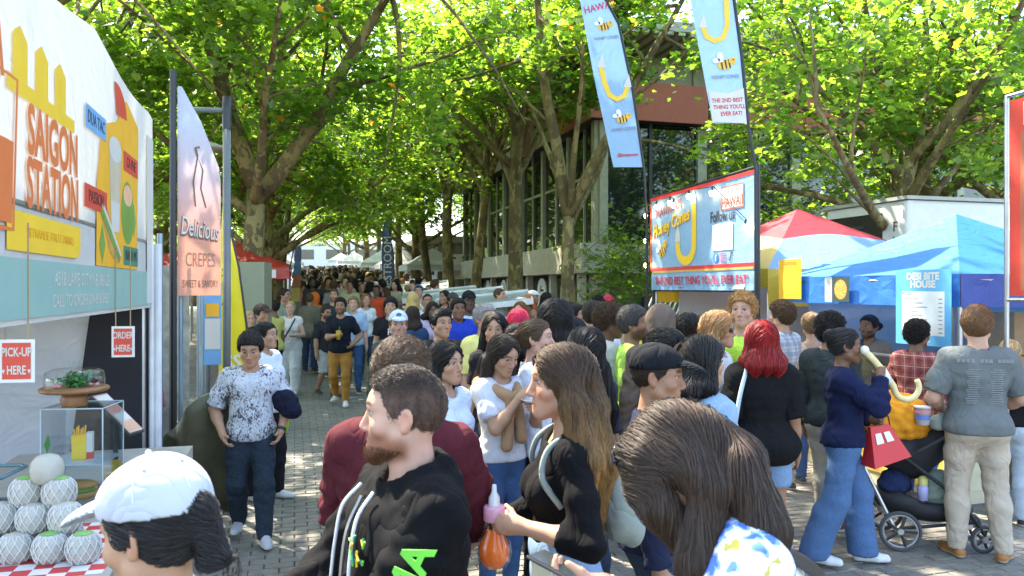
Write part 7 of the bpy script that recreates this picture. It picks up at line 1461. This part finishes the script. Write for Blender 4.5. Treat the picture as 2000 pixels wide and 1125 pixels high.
pL14 = MP('woman with long blond hair in a cream top, back turned', 807, 570, 13.4, 172, 2, fem=True, group=MID, skin='fair', hair='long', hair_len=.32, hair_col=(.42,.28,.10), top_=dict(col=(.56,.56,.52),sleeve=1.9), bot=DJEAN, eyes=False)
pL15 = MP('cropped haired man in a white tee among the far carts', 835, 572, 13.2, 10, 2, group=MID, skin='tan', hair='buzz', hair_col='dark', top_=dict(col=WHT,o=.022), bot=KHA)
pL16 = MP('tall man in a black cap and pale grey tee', 916, 566, 10.8, 16, 2, group=MID, skin='dark', hair='buzz', hair_col='black', hat=dict(col=(.012,.012,.014)), hair_pad=.03, top_=dict(col=(.48,.52,.56),o=.03,sleeve=.9), bot=DJEAN, build=1.15)
pL17 = MP('grey haired man in sunglasses and a lemon yellow tee', 948, 592, 6.9, 42, 1, group=MID, skin='fair', hair='short', hair_t=.014, hair_col='grey', glasses=dict(dark=1), top_=dict(col=(.72,.66,.22),o=.024,sleeve=.85), bot=KHA)
pL18 = MP('woman with long black hair in a black top facing the viewer', 967, 612, 6.0, -4, 1, fem=True, group=MID, skin='asian', hair='long', hair_len=.26, hair_col='black', top_=dict(col=(.014,.014,.018),o=.016,sleeve=.7,neck=.09), bot=DJEAN)
pL19 = MP('person with hot pink bobbed hair, back turned', 1012, 605, 7.6, 165, 1, fem=True, group=MID, skin='fair', hair='bob', hair_len=.07, hair_t=.024, hair_col='pink', top_=dict(col=(.25,.04,.10),sleeve=1.9), bot=DJEAN, eyes=False)
pL20 = MP('woman with long black hair in a white lettered shirt', 872, 668, 4.4, 52, 1, fem=True, group=MID, skin='asian', hair='long', hair_len=.34, hair_t=.018, hair_col='black', top_=dict(col=(.58,.62,.70),o=.018,sleeve=.8), bot=DJEAN)
pL21 = MP('dark haired woman half hidden beside the white blouse', 1012, 632, 5.9, 120, 1, fem=True, group=MID, skin='asian', hair='bob', hair_len=.06, hair_col='black', top_=dict(col=BLK), bot=DJEAN)
for lab, px, tp, Y, yw, kk in (
  ('man in a grey tee standing by the nearest wooden cart', 976, 562, 15.5, 70, dict(skin='fair',hair_col='brown',top_=dict(col=(.45,.48,.48),o=.022))),
  ('bald headed man in dark clothes before the notice panel', 1108, 586, 9.2, 60, dict(skin='brown',hair='buzz',hair_col='black',top_=dict(col=BLK))),
  ('black haired man in a grey shirt left of the white tee', 1128, 592, 8.3, 60, dict(skin='tan',hair_col='black',top_=dict(col=(.22,.23,.26)))),
  ('woman with curly auburn hair near the thick straight trunk', 1016, 588, 10.5, -20, dict(fem=True,skin='fair',hair='wavy',hair_len=.08,hair_col=(.12,.045,.02),top_=dict(col=(.3,.2,.18)))),
  ('man in a dark cap against the green wall', 1168, 577, 12.5, 20, dict(skin='tan',hat=dict(col=BLK),top_=dict(col=BLK))),
  ('person in a red striped cap against the green wall', 1188, 577, 12.8, -10, dict(skin='brown',hat=dict(col=(.4,.03,.06)),top_=dict(col=(.1,.1,.12)))),
  ('person in a white cap below the mural arches', 1042, 568, 15.8, 60, dict(skin='fair',hat=dict(col=(.6,.6,.6)),top_=dict(col=(.03,.03,.04)))),
  ('red haired woman below the mural arches', 1033, 574, 15.4, -60, dict(fem=True,skin='fair',hair='long',hair_len=.15,hair_col=(.30,.09,.03),top_=dict(col=(.35,.2,.12)))),
  ('long haired person in olive by the forked trunk', 1068, 570, 15.4, 110, dict(fem=True,skin='brown',hair='long',hair_len=.25,hair_col='black',top_=dict(col=(.10,.11,.06)))),
  ('child in a black and white headset cap', 1122, 622, 5.9, 150, dict(skin='fair',hair_col='black',hat=dict(col=(.02,.02,.022)),top_=dict(col=(.6,.62,.66)))),
  ('woman in an orange headscarf in the crowd', 616, 571, 17.5, 150, dict(fem=True,skin='tan',hair='none',hat=dict(kind='hood',col=(.60,.13,.02)),top_=dict(col=(.60,.13,.02),sleeve=1.9,o=.03))),
  ('man in an olive khaki tee well above the crowd', 683, 547, 20.5, 0, dict(skin='tan',hair_col='dark',top_=dict(col=(.42,.42,.26),o=.024))),
  ('bearded man in a dark green tee behind the pale overalls', 652, 563, 16.2, 5, dict(skin='fair',hair_col='brown',beard=.8,top_=dict(col=(.03,.045,.035)))),
  ('person in a grey green coat walking away near the red tents', 605, 572, 16.8, 178, dict(skin='tan',hair_col='brown',top_=dict(col=(.16,.15,.10),sleeve=2,o=.035,hem=.6,flare=.05))),
  ('man in a sage tee at the red tent counter', 556, 562, 15.0, 80, dict(skin='tan',hair_col='dark',top_=dict(col=(.22,.25,.18)))),
  ('woman in a floral yellow top at the red tent', 535, 585, 13.2, -120, dict(fem=True,skin='brown',hair='bun',hair_col='black',top_=dict(col=(.45,.42,.12),fab='daisy'))),
  ('woman in a white top and a red bag behind the glasses man', 715, 573, 16.0, 20, dict(fem=True,skin='fair',hair='long',hair_len=.18,hair_col='light',top_=dict(col=(.6,.62,.64)))),
  ('person in a bright red orange tee in the crowd', 735, 556, 19.5, 0, dict(skin='brown',hair_col='black',top_=dict(col=(.62,.08,.03)))),
  ('person in a blue beanie by the middle cart', 818, 556, 17.5, 0, dict(skin='fair',hair_col='dark',hat=dict(kind='beanie',col=(.05,.16,.42)),top_=dict(col=(.5,.5,.5)))),
  ('man in a white tee and dark cap by the second cart', 885, 572, 13.5, 25, dict(skin='tan',hat=dict(col=(.05,.05,.05)),top_=dict(col=(.55,.56,.56)))),
  ('long haired woman in navy before the carts', 868, 566, 15.0, -30, dict(fem=True,skin='tan',hair='long',hair_len=.2,hair_col='black',top_=dict(col=NVY))),
  ('dark haired woman in the gap behind the golden curls', 1366, 614, 8.8, -20, dict(fem=True,skin='brown',hair='long',hair_len=.15,hair_col='black',top_=dict(col=BLK))),
  ('bearded stall worker under the honey cone banner', 1260, 610, 9.0, 30, dict(skin='tan',hair_col='light',top_=dict(col=(.6,.5,.1)))),
  ('woman in a tan top behind the green neon man', 1215, 600, 9.5, -40, dict(fem=True,skin='fair',hair='bun',hair_col='light',top_=dict(col=(.40,.28,.18))))):
    MP(lab, px, tp, Y, yw, 2, group=MID, **{**dict(bot=DJEAN if int(px)%2 else JEAN), **kk})
# ---------------------------------------------------------------- stroller
sr = at(1790,562,5.75); sr.z = 0; so_ = empty('stroller', tuple(sr), math.radians(-14), 'black pushchair with orange blanket over its hood and loaded basket', 'stroller')
alu = plain('brushed_aluminium',(.45,.45,.46),.35,.8); blk = plain('stroller_black',(.014,.014,.016),.7)
def wheel(c, r, par, ax=0.):
    o = empty('wheel', c, ax); o.parent = par; M = Matrix.Rotation(math.radians(90),4,'X')
    def ringm(r0, w_, mat, nm): 
        mb = MB(); pts = [(r0*math.cos(t),0,r0*math.sin(t)) for t in np.linspace(0,2*math.pi,29)]; mb.tube(pts, w_, 8, cap=False); mb.build(nm, mat, o, smooth=True)
    ringm(r-.012, .013, plain('tyre_grey',(.06,.06,.06),.8), 'tyre'); ringm(r-.030, .008, plain('rim_grey',(.30,.30,.30),.4), 'rim')
    for k in range(5): a = k*1.2566; MB().tube([(0,0,0),((r-.03)*math.cos(a),0,(r-.03)*math.sin(a))], .011, 6).build('spoke', plain('spoke_black',(.03,.03,.03),.4), o)
    mb = MB(); mb.tube([(0,-.02,0),(0,.02,0)], .022, 12); mb.build('hub', alu, o)
wheel((-.17,-.26,.145), .145, so_); wheel((-.17,.26,.145), .145, so_); wheel((.40,-.16,.10), .10, so_, .3); wheel((.40,.16,.10), .10, so_, .3)
for y in (-.24,.24):
    MB().tube([(-.20,y,.15),(-.42,y,.62),(-.30,y,.80)], .014, 8).build('frame_tube', alu, so_); MB().tube([(.40,y*.66,.14),(.22,y*.9,.40),(-.30,y,.80)], .014, 8).build('frame_tube', blk, so_); MB().tube([(-.17,y,.16),(.36,y*.7,.22)], .012, 8).build('frame_tube', blk, so_)
    MB().tube([(-.05,y,.72),(.28,y,.93),(.42,y,1.01)], .014, 8).build('handle_arm', blk, so_)
MB().tube([(.42,-.24,1.01),(.46,-.12,1.03),(.46,.12,1.03),(.42,.24,1.01)], .018, 8).build('handlebar', blk, so_, smooth=True)
F = Field([el(V3(.08,0,.28),V3(.30,.20,.11),None,.03),el(V3(-.1,0,.33),V3(.2,.2,.12),None,.03)],.018); F.sub(el(V3(.05,0,.40),V3(.30,.18,.13)),.02); add_mesh('basket', F.mesh(), blk, so_, 1.0)
F = Field([el(V3(-.14,0,.70),V3(.22,.21,.16),None,.04),rc(V3(-.05,0,.62),V3(.16,0,.80),.15,.14,.05)],.018); add_mesh('seat', F.mesh(), blk, so_, 1.0)
F = Field([el(V3(-.16,0,.92),V3(.27,.24,.20),None,.05)],.014); F.cut((0,0,-1),-.74); F.cut((.6,0,-.8),-.62); F.fn(wrinkle(8,.010,1.2)); bkt = add_mesh('muslin_blanket', F.mesh(), cloth((.66,.27,.02)), None, 1.0); bkt.location = so_.location; bkt.rotation_euler = so_.rotation_euler; tag(bkt, 'orange muslin blanket draped over the pushchair hood', 'blanket')
def stuffb(nm, lab, cat, c, r, col, wr=.006):
    F = Field([el(V3(0,0,0),V3(*r),None,.03),el(V3(0,0,-r[2]*.4),V3(r[0]*1.05,r[1]*1.05,r[2]*.6),None,.03)],.013); F.fn(wrinkle(abs(int(c[0]*99))+7,wr,1.4)); o = add_mesh(nm, F.mesh(), cloth(col), None, 1.0); p = Matrix.Translation(so_.location)@Matrix.Rotation(so_.rotation_euler.z,4,'Z')@Vector(c); o.location = p; tag(o, lab, cat)
stuffb('diaper_bag','sage green diaper bag riding in the pushchair basket','bag',(.14,-.05,.43),(.13,.11,.13),(.22,.27,.21)); stuffb('navy_pouch','navy fabric pouch at the back of the pushchair basket','pouch',(-.16,-.05,.46),(.11,.10,.09),(.02,.03,.08)); stuffb('grey_cloth','pale sage cloth bunched on the pushchair handle tray','cloth',(.12,-.16,.93),(.07,.06,.06),(.28,.34,.28))
tu = empty('ice_cream_tub', tuple(Matrix.Translation(so_.location)@Matrix.Rotation(so_.rotation_euler.z,4,'Z')@Vector((-.02,-.24,.92))), 0, 'white and blue paper tub standing on the pushchair tray', 'tub'); MB().lathe([(.001,0),(.045,0),(.056,.12),(.058,.12),(.058,.13),(.001,.131)], n=18).build('cup', plain('tub_white',(.62,.62,.66)), tu, smooth=True); MB().lathe([(.0475,.03),(.0525,.07)], n=18).build('blue_band', plain('tub_blue',(.12,.2,.5)), tu); MB().lathe([(.0545,.085),(.0568,.11)], n=18).build('pink_band', plain('tub_pink',(.6,.25,.28)), tu)
sb = empty('baby_bottle', tuple(Matrix.Translation(so_.location)@Matrix.Rotation(so_.rotation_euler.z,4,'Z')@Vector((.0,-.17,.36))), 0, 'lilac sippy bottle with yellow top in the pushchair basket', 'bottle'); MB().lathe([(.001,0),(.035,0),(.037,.09),(.03,.11),(.001,.11)], n=14).build('flask', plain('lilac',(.42,.40,.66),.4), sb, smooth=True); MB().lathe([(.033,.11),(.034,.15),(.018,.17),(.001,.175)], n=14).build('lid', plain('lid_yellow',(.6,.55,.15),.4), sb, smooth=True)
# ---------------------------------------------------------------- the packed crowd up the path
def crowd():
    global CROWD_N
    rs = np.random.RandomState(42); protos = []
    specs = [dict(hair='short'),dict(hair='short',build=1.15,stride=.3),dict(fem=True,hair='long',hair_len=.22),dict(fem=True,hair='bob',hair_len=.06,stride=.25),dict(hair='buzz',build=1.1),dict(fem=True,hair='bun'),dict(hair='curly',handR=(-.1,-.3,1.15)),dict(fem=True,hair='wavy',hair_len=.15,handL=(.1,-.28,1.15)),dict(hair='short',hat=dict(col=(.1,.1,.1)),hair_pad=.03),dict(fem=True,hair='long',hair_len=.3,build=1.1,handR=(-.12,-.28,1.2))]
    hidx = {}
    for i, sp in enumerate(specs):
        p = MP('prototype of the crowd kept aside', 1000, 560, 20, 0, 3, skin='fair', ground=.0, top_=dict(col=(.3,.3,.3),sleeve=(.8 if i%3 else 1.9),o=.024), bot=dict(col=(.05,.05,.08),kind='shorts' if i in (1,4) else 'pants'), **sp)
        parts = [(c.name.split('.')[0], c.data, c.data.materials[0] if c.data.materials else None) for c in p.root.children]
        vis_ = [(n, d) for n, d, m in parts]; protos.append((vis_, p.sc_))
        for c in list(p.root.children_recursive): bpy.data.objects.remove(c)
        bpy.data.objects.remove(p.root)
    tops = {'black':(.014,.014,.016),'charcoal':(.05,.05,.055),'white':(.60,.60,.60),'navy':(.02,.03,.08),'grey':(.25,.26,.27),'olive':(.12,.12,.06),'red':(.42,.03,.03),'beige':(.48,.41,.31),'sky blue':(.25,.38,.55),'teal':(.04,.16,.17),'brown':(.14,.07,.04),'mustard':(.45,.29,.04),'pink':(.55,.25,.28),'maroon':(.11,.02,.03)}
    tw_w = np.array([5,3,6,2.5,3.5,2,1.4,3,2.2,1,2,1.2,1.4,1]); tw_w = tw_w/tw_w.sum(); tn_ = list(tops)
    hairs = {'black':HAIR['black'],'dark brown':HAIR['dark'],'brown':HAIR['brown'],'fair':HAIR['light'],'blond':HAIR['blond']}; hw = np.array([4,4,3,1.2,1]); hw = hw/hw.sum()
    sk = [SKIN[k] for k in ('fair','pale','asian','tan','brown','dark')]; skm = []
    for i, c in enumerate(sk): skm.append(plain(f'skin_tone_{i}', c, .5, var=.06))
    bots = [cloth(c, 'denim') for c in ((.03,.04,.07),(.06,.10,.19),(.14,.20,.32))]+[cloth(c) for c in ((.02,.02,.022),(.35,.29,.2))]
    shoe_m = [plain(f'crowd_shoe_{i}', c, .6) for i, c in enumerate(((.03,.03,.03),(.5,.5,.48),(.2,.15,.1)))]
    used, pts, tries, n = set(), [], 0, 0
    taken = [(o.location.x, o.location.y) for o in bpy.data.objects if o.name.startswith(('person','plane_tree','food_cart'))]
    while n < 285 and tries < 60000:
        tries += 1
        f = rs.rand(); Y = 14.5*(92/14.5)**(f**1.08)
        lat = rs.rand(); lx = at(585,562,14).x+(Y-14)*U.x/U.y; rx = at(1010,562,14).x+(Y-14)*U.x/U.y
        if Y < 20 and lat > .55 and rs.rand() < .25: continue
        X = lx+(rx-lx)*lat; px = 1000+1500*X/Y
        if Y < 16.5 and 640 < px < 700: continue
        md = .48+.006*Y
        if any((X-a)**2+(Y-b)**2 < md*md for a, b in pts) or any((X-a)**2+(Y-b)**2 < .55**2 for a, b in taken): continue
        ti = tn_[rs.choice(len(tn_), p=tw_w)]; hi_ = list(hairs)[rs.choice(5, p=hw)]; pi = rs.randint(len(specs)); sp = specs[pi]
        style = {'short':'short','long':'long','bob':'bobbed','buzz':'cropped','bun':'tied up','curly':'curly','wavy':'wavy'}[sp['hair']]
        band = 'in the front rows of the path crowd' if Y < 21 else 'midway up the packed path' if Y < 33 else 'far up the packed path' if Y < 55 else 'at the distant end of the crowd'
        side = 'by the tents' if lat < .34 else 'on the centre line' if lat < .67 else 'by the tree row'
        hat_ = ' under a cap' if 'hat' in sp else ''
        lab = f'person in {ti} with {style} {hi_} hair{hat_} {band} {side}'
        if lab in used or len(lab.split()) > 16: continue
        used.add(lab); pts.append((X,Y)); n += 1
        yaw = (rs.randn()*28+(0 if rs.rand() < .55 else 180))*D2R; s_ = rs.uniform(.91,1.06)
        root = empty('person', (X,Y,gz(Y)), yaw, lab, 'person', 'packed crowd up the path'); root.scale = (s_,s_,s_)*1
        shirt = cloth(tops[ti]); hm_ = hair_material(hairs[hi_]); si = rs.randint(6); bi = rs.randint(5); shi = rs.randint(3)
        for nm, d in protos[pi][0]:
            o = bpy.data.objects.new(nm, d); COL.objects.link(o); o.parent = root
            m_ = {'body':skm[si],'shirt':shirt,'trousers':bots[bi],'shorts':bots[bi],'shoe':shoe_m[shi],'hair':hm_,'cap':cloth(((.02,.02,.02),(.5,.5,.5),(.3,.05,.05))[shi])}.get(nm)
            if m_ and o.material_slots: o.material_slots[0].link = 'OBJECT'; o.material_slots[0].material = m_
crowd()
